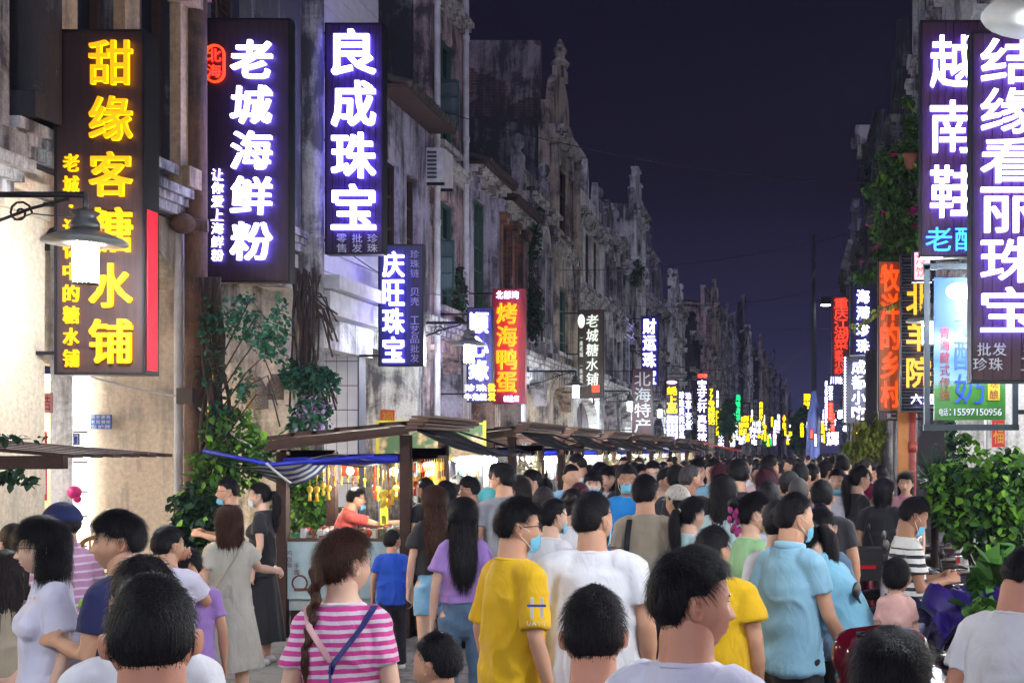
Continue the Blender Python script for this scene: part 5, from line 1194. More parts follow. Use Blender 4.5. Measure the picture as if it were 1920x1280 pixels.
def CLOTH(n):
    if n == 'pinkstripe': return cloth_mat(n, (.74, .62, .70), stripe=((.62, .05, .28), .030, .55))
    if n == 'pinkpolo': return cloth_mat(n, (.56, .28, .46), stripe=((.72, .62, .72), .045, .28))
    if n == 'sailor': return cloth_mat(n, (.70, .69, .66), stripe=((.018, .022, .04), .050, .42, .78, 1.31))
    if n == 'bwstripe': return cloth_mat(n, (.62, .62, .64), stripe=((.02, .02, .05), .022, .5))
    if n in ('denim', 'denimlight'): return cloth_mat(n, CLO[n], pattern='denim')
    if n == 'floral': return cloth_mat(n, (.03, .02, .02), pattern='floral')
    if n == 'check': return cloth_mat(n, (.10, .12, .22), pattern='check')
    return cloth_mat('cloth_' + n, CLO[n])
# things people wear or carry as one with them
def ex_strap(c, col='tan', side=1, bag=True, mat=None):
    k = c['k']; m = mat or plain('bag_leather', (.42, .36, .30), .5); mb = MB(); s = side; b = c['b']
    pts = [(-.10 * s, .05, 1.405), (-.09 * s, -.055, 1.425), (-.02 * s, -.128 * b - .01, 1.30), (.08 * s, -.145 * b - .008, 1.14), (.165 * s * b, -.10, 1.00), (.20 * s * b, -.02, .93)]
    mb.tube([tuple(np.array(p) * k) for p in pts], [(.009 * k, .003 * k)] * len(pts), 6); link('bag_strap', mb.mesh('bag_strap', m), c['root'])
    if bag:
        g = MB(); x0 = .175 * s * b; g.prism([(-.11, .68), (.09, .68), (.075, .88), (-.095, .88)], 'x', min(x0, x0 + .07 * s), max(x0, x0 + .07 * s)); g.v = [tuple(np.array(v) * k) for v in g.v]
        o = g.build('shoulder_bag', m, c['root'])
def ex_blackstrap(c):
    k = c['k']; m = plain('black_webbing', (.012, .012, .014), .7); mb = MB()
    pts = [(-.105, .04, 1.40), (-.105, -.06, 1.405), (-.118, -.125, 1.30), (-.135, -.135, 1.1), (-.15, -.12, .92)]
    mb.tube([tuple(np.array(p) * k) for p in pts], [(.019 * k, .004 * k)] * len(pts), 8); link('bag_strap', mb.mesh('bag_strap', m), c['root'])
    g = MB(); g.prism([(-.16, .76), (.02, .76), (.02, .98), (-.16, .98)], 'x', -.26, -.17); g.v = [tuple(np.array(v) * k) for v in g.v]; g.build('shoulder_bag', m, c['root'])
def ex_brownstrap(c): ex_strap(c, mat=plain('brown_leather', (.14, .07, .04), .5), bag=False)
def ex_pinkstrap(c): ex_strap(c, mat=plain('rose_leather', (.46, .22, .22), .5), side=1, bag=False)
def ex_bag(c): ex_strap(c, side=-1)
def ex_bluecross(c):
    k = c['k']; m = plain('navy_webbing', (.012, .02, .16), .6); b = c['b']; y = -.142 * b
    mb = MB()
    mb.tube([tuple(np.array(p) * k) for p in [(.115, .06, 1.40), (.118, -.03, 1.425), (.09, -.108, 1.36), (.0, y - .012, 1.24), (-.012, y - .016, 1.20)]], [(.016 * k, .0035 * k)] * 5, 8)
    mb.tube([tuple(np.array(p) * k) for p in [(-.012, y - .016, 1.23), (-.012, y - .016, 1.12), (-.008, y - .012, .95), (-.008, y - .02, .82)]], [(.015 * k, .0035 * k)] * 4, 8)
    link('carrier_strap', mb.mesh('carrier_strap', m), c['root'])
    m2 = plain('pink_webbing', (.62, .34, .36), .6); m3 = MB()
    m3.tube([tuple(np.array(p) * k) for p in [(-.115, .06, 1.40), (-.118, -.03, 1.425), (-.09, -.108, 1.36), (-.012, y - .010, 1.24)]], [(.013 * k, .003 * k)] * 4, 8); link('carrier_strap', m3.mesh('carrier_strap', m2), c['root'])
def ex_cap(c, col=(.55, .52, .46), back=False, name='cream_cap'):
    D, Fc = sphere_dirs(36, 26, .1); S = headsurf(D, False); N = S / np.linalg.norm(S, axis=1)[:, None]
    z, y = S[:, 2], S[:, 1]; line = .030 + .012 * np.clip(y / .08, -1, 1); th = np.where(z > line, .026, -.015 * np.clip((line - z) / .02, 0, 1)); V = S + N * th[:, None]
    V = c['ph'](V) * c['k']; m = plain(name, col, .85, bump=.2, bscale=200)
    link('cap', rawmesh('cap', V, Fc, m, True), c['root'])
    n_ = 14; P = []
    for i in range(3):
        for j in range(n_ + 1):
            a = (j / n_ - .5) * 2.0; rr = .098 + .030 * i; P.append((.088 * math.sin(a) * (1 - .04 * i), .088 * math.cos(a) + .034 * i * math.cos(a), .045 - .010 * i - .006 * math.cos(a * 2)))
    P = c['ph'](np.array(P)) * c['k']; w = n_ + 1; link('brim', rawmesh('brim', P, np.array([(i * w + j, i * w + j + 1, (i + 1) * w + j + 1, (i + 1) * w + j) for i in range(2) for j in range(n_)]), m, True), c['root'])
def ex_navycap(c): ex_cap(c, (.012, .02, .10), name='navy_cap')
def ex_creamcap(c): ex_cap(c)
def ex_blackcap(c): ex_cap(c, (.012, .012, .014), name='black_cap')
def ex_scarf(c):
    rng = c['rng']; mb = MB()
    for i in range(16):
        p = np.array([rng.normal(0, .03), -.115 + rng.normal(0, .012), .03 + rng.normal(0, .03) - .008 * i]); mb.ball(tuple(c['ph'](p[None])[0] * c['k']), .020 * c['k'], 8, 0, (1, .7, 1.1))
    link('hair_scarf', mb.mesh('hair_scarf', plain('magenta_silk', (.34, .02, .17), .5)), c['root'])
def ex_hairtie(c):
    mb = MB(); mb.ball(tuple(c['ph'](np.array([[0, -.112, .035]]))[0] * c['k']), .020 * c['k'], 10, 0, (1, .6, 1)); link('hair_tie', mb.mesh('hair_tie', MC_('white')), c['root'])
def flat_text(c, ch, pos, w, h, mat, yaw=0, ext=.002, bold=.03, name='print'):
    mb = MB(); text_into(mb, ch, 0, 0, w, h, 0, bold, ext); M = Matrix.Translation(Vector(pos) * c['k']) @ Matrix.Rotation(R(yaw), 4, 'Z') @ Matrix.Scale(c['k'], 4)
    mb.v = [tuple(M @ Vector(v)) for v in mb.v]; link(name, mb.mesh(name, [mat, mat]), c['root'])
def ex_phone(c):
    a = c['bend'](c['arm'][1][2]) ; mb = MB(); mb.box(-.036, .036, -.005, .005, -.02, .12); M = Matrix.Translation(Vector(a) * c['k'] + Vector((-.06, .09, .02))) @ Euler((R(-50), 0, R(20))).to_matrix().to_4x4()
    mb.v = [tuple(M @ Vector(v)) for v in mb.v]; mb.build('phone_case', MC_('dark'), c['root'])
def ex_yellowprint(c):
    wm, bm_ = plain('print_white', (.75, .75, .75), .7), plain('print_blue', (.02, .08, .45), .7)
    for dx in (-.020, .022):
        mb = MB(); mb.box(dx - .006, dx + .006, -.003, 0, -.012, .075); M = Matrix.Translation(Vector((.272, -.066, 1.215)) * c['k']) @ Matrix.Rotation(R(42), 4, 'Z') @ Matrix.Scale(c['k'], 4); mb.v = [tuple(M @ Vector(v)) for v in mb.v]; mb.build('sleeve_print', wm, c['root'])
    mb = MB(); mb.box(-.040, .040, -.006, -.0035, .036, .046); mb.v = [tuple(M @ Vector(v)) for v in mb.v]; mb.build('sleeve_band', bm_, c['root'])
    mb = MB()
    for i, ch in enumerate('UAIY'): text_into(mb, ch, -.033 + .022 * i, 0, .018, .020, 0, .06, .003)
    M = Matrix.Translation(Vector((.274, -.068, 1.182)) * c['k']) @ Matrix.Rotation(R(42), 4, 'Z') @ Matrix.Scale(c['k'], 4); mb.v = [tuple(M @ Vector(v)) for v in mb.v]; mb.build('sleeve_lettering', [wm, wm], c['root'])
def ex_greenprint(c):
    m = plain('print_neon', (.35, .75, .02), .6); mb = MB(); k = c['k']
    text_into(mb, 'S', .02, 0, .09, .14, 0, .02, .003); mb.tube([(-.05, 0, .11), (.05, 0, .13), (.07, 0, .10)], .008, 5); M = Matrix.Translation(Vector((-.02, .145 * c['b'], 1.20)) * k) @ Matrix.Rotation(R(180), 4, 'Z') @ Matrix.Scale(k, 4); mb.v = [tuple(M @ Vector(v)) for v in mb.v]; mb.build('shirt_print', [m, m], c['root'])
def ex_backprint(c):
    m = plain('print_dark', (.03, .02, .03), .7); mb = MB(); k = c['k']
    for i, ch in enumerate('LETT'): text_into(mb, ch, .02 + .04 * i, 0, .034, .045, 0, .03, .003)
    M = Matrix.Translation(Vector((0, -.150 * c['b'], 1.28)) * k) @ Matrix.Scale(k, 4); mb.v = [tuple(M @ Vector(v)) for v in mb.v]; mb.build('shirt_print', [m, m], c['root'])
EXTRA = {'yellowprint': ex_yellowprint, 'greenprint': ex_greenprint, 'backprint': ex_backprint, 'bag': ex_bag, 'blackstrap': ex_blackstrap, 'brownstrap': ex_brownstrap, 'pinkstrap': ex_pinkstrap, 'bluecross': ex_bluecross, 'navycap': ex_navycap, 'creamcap': ex_creamcap, 'blackcap': ex_blackcap, 'scarf': ex_scarf, 'hairtie': ex_hairtie}
# ---------------------------------------------------------------- market stalls along the left
blue_tarp = plain('blue_tarp', (.008, .02, .42), .45, bump=.3, bscale=14); canvas = plain('dark_canvas', (.016, .016, .022), .75, bump=.4, bscale=12)
bulb = emit('bulb', (1, .97, .90), 330.0)
def print_panel(name, base, marks, seed=0):
    key = ('pp', name)
    if key in MC: return MC[key]
    m, t, b = nodes(name); MC[key] = m; b.inputs['Base Color'].default_value = c4(base); b.inputs['Roughness'].default_value = .35; return m
def pendant_mesh(col, name):
    mb = MB(); mb.tube([(0, 0, 0), (0, 0, -.20)], .004, 5, 0); mb.ball((0, 0, -.235), .030, 8, 0, (1, .5, 1.15)); mb.tube([(0, 0, -.26), (0, 0, -.34)], [.010, .018], 7, 0); mb.tube([(0, 0, -.04), (0, 0, -.13)], .010, 6, 0)
    return mb.mesh(name, plain('pendant_' + name, col, .4))
def pagoda_mesh():
    mb = MB()
    mb.tube([(0, 0, 0), (0, 0, -.06)], .003, 5)
    for i, r in enumerate((.035, .05, .065)): z = -.06 - .055 * i; mb.lathe([(r * 1.2, z - .045), (r * .5, z - .03), (r * .35, z)], (0, 0, 0), 8, smooth=False)
    for a in range(6): x, y = .06 * math.cos(a), .06 * math.sin(a); mb.tube([(x, y, -.21), (x, y, -.33)], .006, 5)
    return mb.mesh('charm', plain('ivory_charm', (.60, .52, .34), .4))
charm_me = pagoda_mesh()
def stall(X0, X1, Y0, Y1, label, zl=2.03, zr=2.20, blue=True, flap=True, goods='charms', seed=0, light=True, endpanel=True, backwall=True, awn=(.65, -.30)):
    t = thing('market_stall', label, 'market stall', (X0, Y0, 0), 0, 'wooden market stalls in a row'); w = X1 - X0; L = Y1 - Y0; rr = random.Random(seed)
    for (x, y) in ((0, 0), (w, 0), (0, L), (w, L)):
        mb = MB(); mb.box(x - .05, x + .05, y - .05, y + .05, 0, zl - .12 + (zr - zl) * x / w); mb.build('post', wood_dark, t)
    # shed roof of overlapping planks
    ov = .16; n = 7; wr = w + .30; 
    def zf(x): return zl + (zr - zl) * (x + .02) / wr
    for i in range(n):
        xa = -.02 + wr * i / n; xb = -.02 + wr * (i + 1) / n + .05; mb = MB(); z = zf(xa) + .012 * (i % 2); z2 = zf(xb)
        mb.add([(xa, -.35, z), (xb, -.35, z2), (xb, L + .3, z2), (xa, L + .3, z), (xa, -.35, z + .035), (xb, -.35, z2 + .035), (xb, L + .3, z2 + .035), (xa, L + .3, z + .035)], [(0, 1, 2, 3), (4, 5, 6, 7), (0, 1, 5, 4), (1, 2, 6, 5), (2, 3, 7, 6), (3, 0, 4, 7)]); mb.build('roof_plank', wood_dark, t)
    for k in range(4):
        mb = MB(); e_ = w + .28 - .02 * k; mb.box(e_ - .12, e_ + .03 * (3 - k), -.36 + .001 * k, L + .31 + .001 * k, zr + .045 - .035 * k, zr + .071 - .035 * k); mb.build('eave_batten', wood_brown, t)
    for k in range(3):
        mb = MB(); a_, b2_ = .012 + .035 * k, .044 + .035 * k; y_ = -.33 - .012 * (k % 2); xl_, xr_ = -.02 - .02 * k, wr - .02 - .08 * k
        mb.add([(xl_, y_, zl - a_), (xr_, y_, zr - a_), (xr_, y_ + .03, zr - a_), (xl_, y_ + .03, zl - a_), (xl_, y_, zl - b2_), (xr_, y_, zr - b2_), (xr_, y_ + .03, zr - b2_), (xl_, y_ + .03, zl - b2_)], [(0, 1, 2, 3), (4, 5, 6, 7), (0, 1, 5, 4), (1, 2, 6, 5), (2, 3, 7, 6), (3, 0, 4, 7)]); mb.build('gable_board', wood_dark, t)
        mb = MB(); mb.bar((0, 0, zl - .20), (w, 0, zl - .18), .06, .09); mb.bar((w, 0, zl - .12), (w, L, zl - .12), .06, .08); mb.bar((0, 0, zl - .14), (0, L, zl - .14), .06, .08); mb.bar((0, L, zl - .2), (w, L, zl - .18), .06, .09); mb.build('rail', wood_dark, t)
    if blue: mb = MB(); mb.tube([(.05, -.09, zl - .22), (w - .05, -.09, zl - .19)], .045, 10); mb.build('rolled_tarp', blue_tarp, t)
    if flap:
        mb = MB(); n_ = 9; a, dz = awn
        V = []
        for i in range(n_ + 1):
            y = -.1 + (L + .2) * i / n_
            for j in range(5): q = j / 4; V.append((w + .10 + a * q, y, zr - .06 + dz * q - .06 * math.sin(math.pi * q) * (1 + .3 * math.sin(i * 2.1))))
        mb.add(V, [(i * 5 + j, i * 5 + j + 1, (i + 1) * 5 + j + 1, (i + 1) * 5 + j) for i in range(n_) for j in range(4)]); mb.build('canvas_flap', canvas, t)
        mb = MB(); mb.tube([(w + .10 + a, -.15, zr - .05 + dz), (w + .10 + a, L + .15, zr - .05 + dz)], .016, 6)
        for y in (-.1, L + .1): mb.tube([(w + .02, y, zr - .02), (w + .10 + a, y, zr - .04 + dz)], .014, 6)
        mb.build('flap_rod', iron, t)
    ch = 1.02
    mb = MB(); mb.box(0.05, w - .05, .03, .10, .30, ch - .03); mb.box(w - .12, w - .05, .10, L - .05, .30, ch - .03); mb.build('counter_front', plain('counter_panel_pale', (.44, .50, .52), .4), t)
    mb = MB(); mb.box(.02, w - .02, .0, .55, ch - .028, ch + .01); mb.box(w - .5, w - .02, .551, L - .02, ch - .028, ch + .01); mb.build('counter_top', wood_brown, t)
    mb = MB(); mb.box(.05, w - .05, .06, .5, 0, .299); mb.box(w - .45, w - .06, .5, L - .1, 0, .299); mb.build('base', wood_dark, t)
    # wares: small beads and boxes too many to count
    mb = MB()
    for i in range(420):
        x = rr.uniform(w - .46, w - .06) if rr.random() < .65 else rr.uniform(.08, w - .1); y = rr.uniform(.06, L - .1) if x > w - .46 else rr.uniform(.06, .5); h = rr.uniform(.012, .05)
        if rr.random() < .5: mb.ball((x, y, ch + .012 + h), h * .8, 5, rr.randrange(5))
        else: q = rr.uniform(.012, .04); mb.box(x - q, x + q, y - q, y + q, ch + .011, ch + .011 + h * 2, rr.randrange(5))
    wm = [plain('ware_' + n_, c, .3, .0) for n_, c in (('silver', (.55, .55, .56)), ('wood', (.20, .09, .04)), ('red', (.45, .04, .03)), ('ivory', (.62, .56, .44)), ('jade', (.06, .26, .18)))]
    mb.build('wares', wm, t, kind='stuff')
    if backwall:
        mb = MB(); mb.box(.0, w - .35, L - .045, L - .02, .9, zl - .22); mb.build('back_panel', plain('back_mesh', (.10, .10, .11), .6), t)
        mb = MB()
        for i in range(170): x = rr.uniform(.04, w - .4); z = rr.uniform(1.05, zl - .3); q = rr.uniform(.02, .05); mb.box(x - q, x + q, L - .09, L - .05, z - q, z + q, rr.randrange(5))
        mb.build('hanging_wares', wm, t, kind='stuff')
    if light:
        for y in ((.5, L - .5) if L > 2 else (L / 2,)):
            mb = MB(); mb.ball((w * .62, y, zl - .30), .038, 10); lb = mb.build('light_bulb', bulb, t); mb = MB(); mb.tube([(w * .62, y, zl - .26), (w * .62, y, zl - .04)], .010, 6); mb.build('socket', iron, lb)
    if goods == 'charms':
        for i in range(9):
            o = link('wind_charm', charm_me, None, loc=(X0 + w - .02 + rr.uniform(-.05, .12), Y0 + .12 + (L - .2) * i / 9, zl - .16), scale=rr.uniform(.8, 1.25)); tag(o, 'ivory pagoda shaped wind charm hanging from the street side rail of ' + label[:0] + SN[seed], 'wind charm', 'wind charms hanging at the stalls')
        for i in range(5):
            o = link('wind_charm', charm_me, None, loc=(X0 + .12 + (w - .2) * i / 5, Y0 + .02, zl - .24), scale=rr.uniform(.8, 1.2)); tag(o, 'ivory pagoda shaped wind charm hanging from the near rail of ' + SN[seed], 'wind charm', 'wind charms hanging at the stalls')
    return t
SN = ['the nearest stall', 'the second stall', 'the third stall', 'the fourth stall', 'the fifth stall', 'the sixth stall', 'the seventh stall', 'the eighth stall', 'the ninth stall']
S1 = stall(-5.17, -3.92, 13.0, 14.4, 'nearest market stall with a dark plank roof, blue rolled tarpaulin and yellow pendants', goods=None, seed=0, light=False, backwall=False, awn=(.85, -.27))
for (x, y, z) in ((-4.9, 14.2, 1.70), (-4.2, 13.5, 1.70)):
    mb = MB(); mb.ball((x + 5.17, y - 13, z), .04, 10); lb = mb.build('light_bulb', bulb, S1)
# the counter board with characters and a bracelet drawing
mb = MB(); mb.box(.0, 1.24, -.012, -.002, .42, 1.0); cb = mb.build('sign_board', plain('pale_blue_board', (.40, .52, .56), .35), S1)
def ctext(chars, px, py0, py1, w, mat=None):
    mb = MB(); k = 13 / F; n = len(chars)
    for i, c in enumerate(chars): text_into(mb, c, xat(px, 13) + 5.17, zat(py0 + (py1 - py0) * (i + .5) / n, 13), w * k, (py1 - py0) / n * .86 * k, -.0125, .01, .003)
    mb.build('lettering', [plain('board_brown_print', (.16, .06, .05), .5)] * 2, cb)
ctext('鸡血藤', 544, 1030, 1064, 10); ctext('手镯', 557, 1054, 1078, 10); ctext('小叶', 690, 1040, 1068, 12); ctext('紫檀', 716, 1036, 1066, 11)
mb = MB(); pts = [(xat(563, 13) + 5.17 + .075 * math.cos(a), -.016, zat(1092, 13) + .075 * math.sin(a)) for a in [2 * math.pi * i / 20 for i in range(21)]]; mb.tube(pts, .009, 6, caps=False); mb.box(.12, .26, -.02, -.0125, .50, .53); mb.build('bracelet_drawing', plain('board_brown_print', (.16, .06, .05)), cb)
PC = [pendant_mesh(c, n) for n, c in (('amber', (.75, .38, .02)), ('gold', (.80, .52, .05)), ('honey', (.70, .26, .02)), ('red', (.55, .04, .02)), ('yellow', (.80, .62, .10)))]
rr = random.Random(3); xs = [581, 594, 606, 616, 627, 640, 652, 662, 671, 684, 697, 703, 709, 716, 722, 729, 736, 743, 751]
for i, px in enumerate(xs):
    Yp = rr.choice([13.15, 13.3, 13.6, 13.9]); z = zat(868 + rr.uniform(-2, 4), 13.15); ci = rr.choice([0, 1, 2, 0, 1, 4, 3]); nm = ['amber', 'gold', 'honey coloured', 'red', 'pale yellow'][ci]
    o = link('pendant', PC[ci], None, loc=(xat(px, Yp), Yp, z), scale=rr.uniform(1.0, 1.35) * (.55 if 622 < px < 700 else 1)); tag(o, nm + ' beaded pendant hanging from the front rail of the nearest stall', 'pendant', nm + ' pendants at the nearest stall')
for i in range(14):
    Yp = 13.15 + .09 * i; ci = rr.choice([0, 1, 2, 3, 4]); nm = ['amber', 'gold', 'honey coloured', 'red', 'pale yellow'][ci]
    o = link('pendant', PC[ci], None, loc=(-3.90, Yp, 1.84), scale=rr.uniform(.9, 1.2)); tag(o, nm + ' beaded pendant hanging on the street side of the nearest stall', 'pendant', nm + ' pendants on the street side of the nearest stall')
# red cloth hung inside, yellow strip banner
mb = MB(); mb.box(xat(640, 15.3), xat(672, 15.3), 15.3, 15.31, 1.62, 1.86); tag(mb.build('red_cloth', plain('red_cloth', (.60, .07, .03), .8)), 'square red cloth hanging at the back of the nearest stall', 'cloth')
def strip_banner(px0, px1, py0, py1, Y, chars, label, n0=0):
    k = Y / F; t = thing('strip_banner', label, 'banner', (xat((px0 + px1) / 2, Y), Y, zat(py1, Y))); w = (px1 - px0) * k; h = (py1 - py0) * k
    mb = MB(); mb.box(-w / 2, w / 2, 0, .008, 0, h); mb.build('cloth', plain('banner_yellow', (.66, .66, .02), .7), t)
    mb = MB(); n = len(chars)
    for i, c in enumerate(chars):
        if c != ' ': text_into(mb, c, 0, h * (n - i - .5) / n, w * .7, h / n * .72, -.001, .02, .004)
    mb.build('lettering', [plain('banner_ink', (.03, .05, .02), .7)] * 2, t)
strip_banner(713, 727, 918, 984, 13.9, '来北鲁', 'narrow yellow green banner hanging behind the vendor in the nearest stall')
strip_banner(907, 921, 866, 936, 16.6, '酸小粿米', 'narrow yellow banner with snack lettering between the first two stalls')
# billboard with a food picture, yellow edge, behind the first stall
t = thing('food_banner', 'wide yellow edged green banner with a picture of cooked food between the first two stalls', 'banner', (xat(808, 16.5), 16.5, zat(862, 16.5))); k = 16.5 / F
w, h = 206 * k, 74 * k; mb = MB(); mb.box(-w / 2, w / 2, 0, .03, 0, h); mb.build('edge_panel', plain('banner_edge_yellow', (.62, .55, .03), .5), t)
m, tt, b_ = nodes('food_print'); tc = nn(tt, 'ShaderNodeTexCoord'); v_ = nn(tt, 'ShaderNodeTexVoronoi', i_Scale=22.0); n1 = nn(tt, 'ShaderNodeTexNoise', i_Scale=3.0, i_Detail=3.0); tt.links.new(tc.outputs['Object'], v_.inputs['Vector']); tt.links.new(tc.outputs['Object'], n1.inputs['Vector'])
r_ = nn(tt, 'ShaderNodeValToRGB'); tt.links.new(v_.outputs[0], r_.inputs[0]); r_.color_ramp.elements[0].color = (.32, .14, .05, 1); r_.color_ramp.elements[1].color = (.55, .40, .22, 1); r_.color_ramp.elements[1].position = .6
r2 = nn(tt, 'ShaderNodeMapRange', i_1=.48, i_2=.56); tt.links.new(n1.outputs[0], r2.inputs[0]); mx = nn(tt, 'ShaderNodeMix', data_type='RGBA'); tt.links.new(r2.outputs[0], mx.inputs[0]); mx.inputs[6].default_value = (.06, .13, .05, 1); tt.links.new(r_.outputs[0], mx.inputs[7]); tt.links.new(mx.outputs[2], b_.inputs['Base Color'])
mb = MB(); mb.box(-w / 2 + .04, w / 2 - .04, -.004, 0, .04, h - .05); mb.build('picture', m, t)
mb = MB(); mb.tube([(-w / 2 + .05, .02, 0), (-w / 2 + .05, .02, -1.85)], .03, 8); mb.tube([(w / 2 - .05, .02, 0), (w / 2 - .05, .02, -1.85)], .03, 8); mb.build('post', steel, t)
ys = [(17.6, 19.6), (21.2, 23.2), (25.2, 27.4), (29.5, 31.8), (34, 36.5), (39, 42), (44.5, 48)]
for i, (a, b_) in enumerate(ys):
    stall(-5.1 + .02 * i, -3.85 + .03 * i, a, b_, 'market stall with a dark canvas flap and hanging charms, ' + SN[i + 1][4:] + ' along the row', seed=i + 1, zl=2.08, zr=2.24, awn=(.75, -.26))
# red topped stall further down
mb = MB(); mb.add([(-3.9, 54, 2.3), (-2.2, 54.3, 1.95), (-2.2, 57, 1.95), (-3.9, 57, 2.3), (-3.9, 54, 2.25), (-2.2, 54.3, 1.88), (-2.2, 57, 1.88), (-3.9, 57, 2.25)], [(0, 1, 2, 3), (4, 5, 6, 7), (0, 1, 5, 4), (1, 2, 6, 5), (2, 3, 7, 6), (3, 0, 4, 7)])
t = thing('red_stall_awning', 'small red awning stretched over a stall at the end of the stall row', 'awning', (0, 0, 0)); mb.build('awning_cloth', plain('red_awning', (.55, .06, .03), .7), t)
mb = MB(); [mb.tube([(x, y, 0), (x, y, 2.2 if x < -3 else 1.93)], .03, 8) for x, y in ((-3.8, 54.2), (-3.8, 56.8), (-2.3, 54.4), (-2.3, 56.8))]; mb.build('post', steel, t)
# striped awning sheet and rope left of stall one
t = thing('striped_sheet', 'blue and white striped tarpaulin slung between the brown pole and the nearest stall', 'tarpaulin', (0, 0, 0))
m = cloth_mat('blue_white_stripe', (.50, .56, .62), weave=60); mt_ = m.node_tree
V = []; n_ = 16; a, b_ = at(382, 848, 12.6), at(700, 858, 12.75)
for i in range(n_ + 1):
    q = i / n_; p = a.lerp(b_, q); sag = -.16 * math.sin(math.pi * min(1, q * 1.6)) if q < .62 else 0
    wd = .02 + .19 * math.sin(math.pi * q) ** .6 * (1 if q < .6 else .7)
    for j in range(9): r = j / 8; V.append((p.x, p.y + r * .5, p.z + sag * .9 - wd * r * .8 - .03 * math.sin(q * 14 + r * 2)))
fs = [(i * 9 + j, i * 9 + j + 1, (i + 1) * 9 + j + 1, (i + 1) * 9 + j) for i in range(n_) for j in range(8)]
mb = MB(); 
for q_, f in enumerate(fs): pass
mb.v = V; mb.f = fs; mb.m = [(q_ % 8) % 2 for q_ in range(len(fs))]; mb.sm = [True] * len(fs)
mb.build('cloth', [plain('sheet_white', (.55, .60, .64), .8), plain('sheet_blue', (.02, .05, .20), .8)], t)
mb = MB(); mb.tube([a + Vector((0, -.01, .02)), a.lerp(b_, .4) + Vector((0, -.01, -.10)), b_ + Vector((.0, -.01, .02))], .022, 8); mb.build('edge_roll', blue_tarp, t)
def wire(pts, label, r=.009, mat=None, name='cable', seg=14, sag=.1, grp='cables strung between the buildings'):
    P = []
    for a, b_ in zip(pts[:-1], pts[1:]):
        a, b_ = Vector(a), Vector(b_)
        for i in range(seg): q = i / seg; p = a.lerp(b_, q); p.z -= sag * (b_ - a).length * 4 * q * (1 - q) * .25; P.append(p)
    P.append(Vector(pts[-1])); mb = MB(); mb.tube(P, r, 5); return tag(mb.build(name, mat or iron), label, 'cable', grp)
wire([at(170, 706, 12.7), at(330, 742, 12.9), at(342, 738, 12.95), at(470, 836, 12.9), at(520, 870, 13.0)], 'pale cable running from the yellow lettered sign past the brown pole to the nearest stall', .011, pvc)
wire([at(500, 868, 12.6), at(545, 905, 12.8)], 'short pale rope tied to the corner post of the nearest stall', .014, pvc)
wire([at(0, 420, 10.2), at(60, 400, 10.2), at(140, 405, 10.3)], 'thin black cable sagging left of the yellow lettered sign', .006)
wire([at(1190, 660, 40), at(1300, 690, 44), at(1420, 655, 60)], 'thin cable crossing in front of the far left buildings', .02)
wire([at(1300, 700, 50), at(1430, 690, 70), at(1525, 640, 58)], 'thin cable crossing the street to the far pole', .02)
# brown pole with a knob, grey column's vines, plaques
t = thing('wooden_pole', 'thick brown weathered pole with a round knob beside the cream pillar', 'pole', (xat(366, 13.0), 13.0, 0)); mb = MB(); mb.tube([(0, 0, 0), (0, .02, 3), (.0, .01, 6), (0, 0, 9.5)], .108, 16); mb.build('shaft', plaster('bark_brown', (.16, .09, .06), stain=(.04, .03, .03), amount=.5, scale=2), t)
z = zat(424, 13.0); mb = MB(); mb.ball((-.05, -.16, z), .125, 14, 0, (1, .8, .85)); mb.tube([(.14, -.02, z), (-.1, -.10, z)], .07, 10); mb.build('knob', plaster('bark_brown', (.16, .09, .06)), t)
mb = MB(); mb.tube([(-.17, .0, 0), (-.17, 0, 9.5)], .045, 8); mb.build('side_pipe', pvc, t)
mb = MB(); p = at(350, 742, 12.88); mb.box(p.x - .10 - t.location.x, p.x + .06 - t.location.x, -.13, -.05, p.z - .08, p.z + .08); mb.build('junction_box', plain('dark_box', (.05, .04, .04), .5), t)
def plaque(rect, Y, col, label, name='plaque', text=None, tm='paint', cat='plaque', rows=0, depth=.02):
    k = Y / F; t = thing(name, label, cat, (xat((rect[0] + rect[2]) / 2, Y), Y, zat(rect[3], Y))); w = (rect[2] - rect[0]) * k; h = (rect[3] - rect[1]) * k
    mb = MB(); mb.box(-w / 2, w / 2, 0, depth, 0, h); mb.build('plate', plain(name + str(col), col, .4, var=.08), t)
    if text:
        mb = MB(); n = len(text)
        for i, row in enumerate(text):
            for j, c in enumerate(row):
                if c != ' ': text_into(mb, c, -w / 2 + w * (j + .5) / len(row), h * (n - i - .5) / n, w / len(row) * .8, h / n * .75, -.001, .015, .003)
        mb.build('lettering', EM[tm], t)
    return t
plaque((170, 777, 208, 804), 12.96, (.02, .10, .45), 'small blue wall plaque on the cream pillar', text=['历史建筑', '老街骑楼', '保护牌'])
plaque((137, 812, 148, 834), 12.5, (.01, .04, .35), 'tiny dark blue plate beside the lit doorway', text=['门'])
plaque((62, 736, 97, 774), 11.5, (.46, .18, .26), 'pink slotted notice left of the lit doorway', text=['公告'], tm='redpaint')
plaque((62, 809, 86, 938), 11.4, (.50, .02, .06), 'red framed notice board near the left edge', text=['和', ' ', ' ', ' '])
plaque((64, 846, 83, 926), 11.38, (.62, .60, .62), 'pale printed sheet on the red framed notice board', name='sheet', text=['公约', '文明', '诚信', '友善'], tm='redpaint', cat='notice')
plaque((713, 768, 740, 795), 19.0, (.62, .10, .03), 'red and gold charm picture above the nearest stall roof', name='charm_picture', text=['福'], tm='goldpaint', cat='picture')
plaque((1860, 785, 1884, 838), 14.0, (.62, .01, .02), 'red paper couplet on the white wall at the right', name='red_paper', text=['福'], tm='goldpaint', cat='paper')
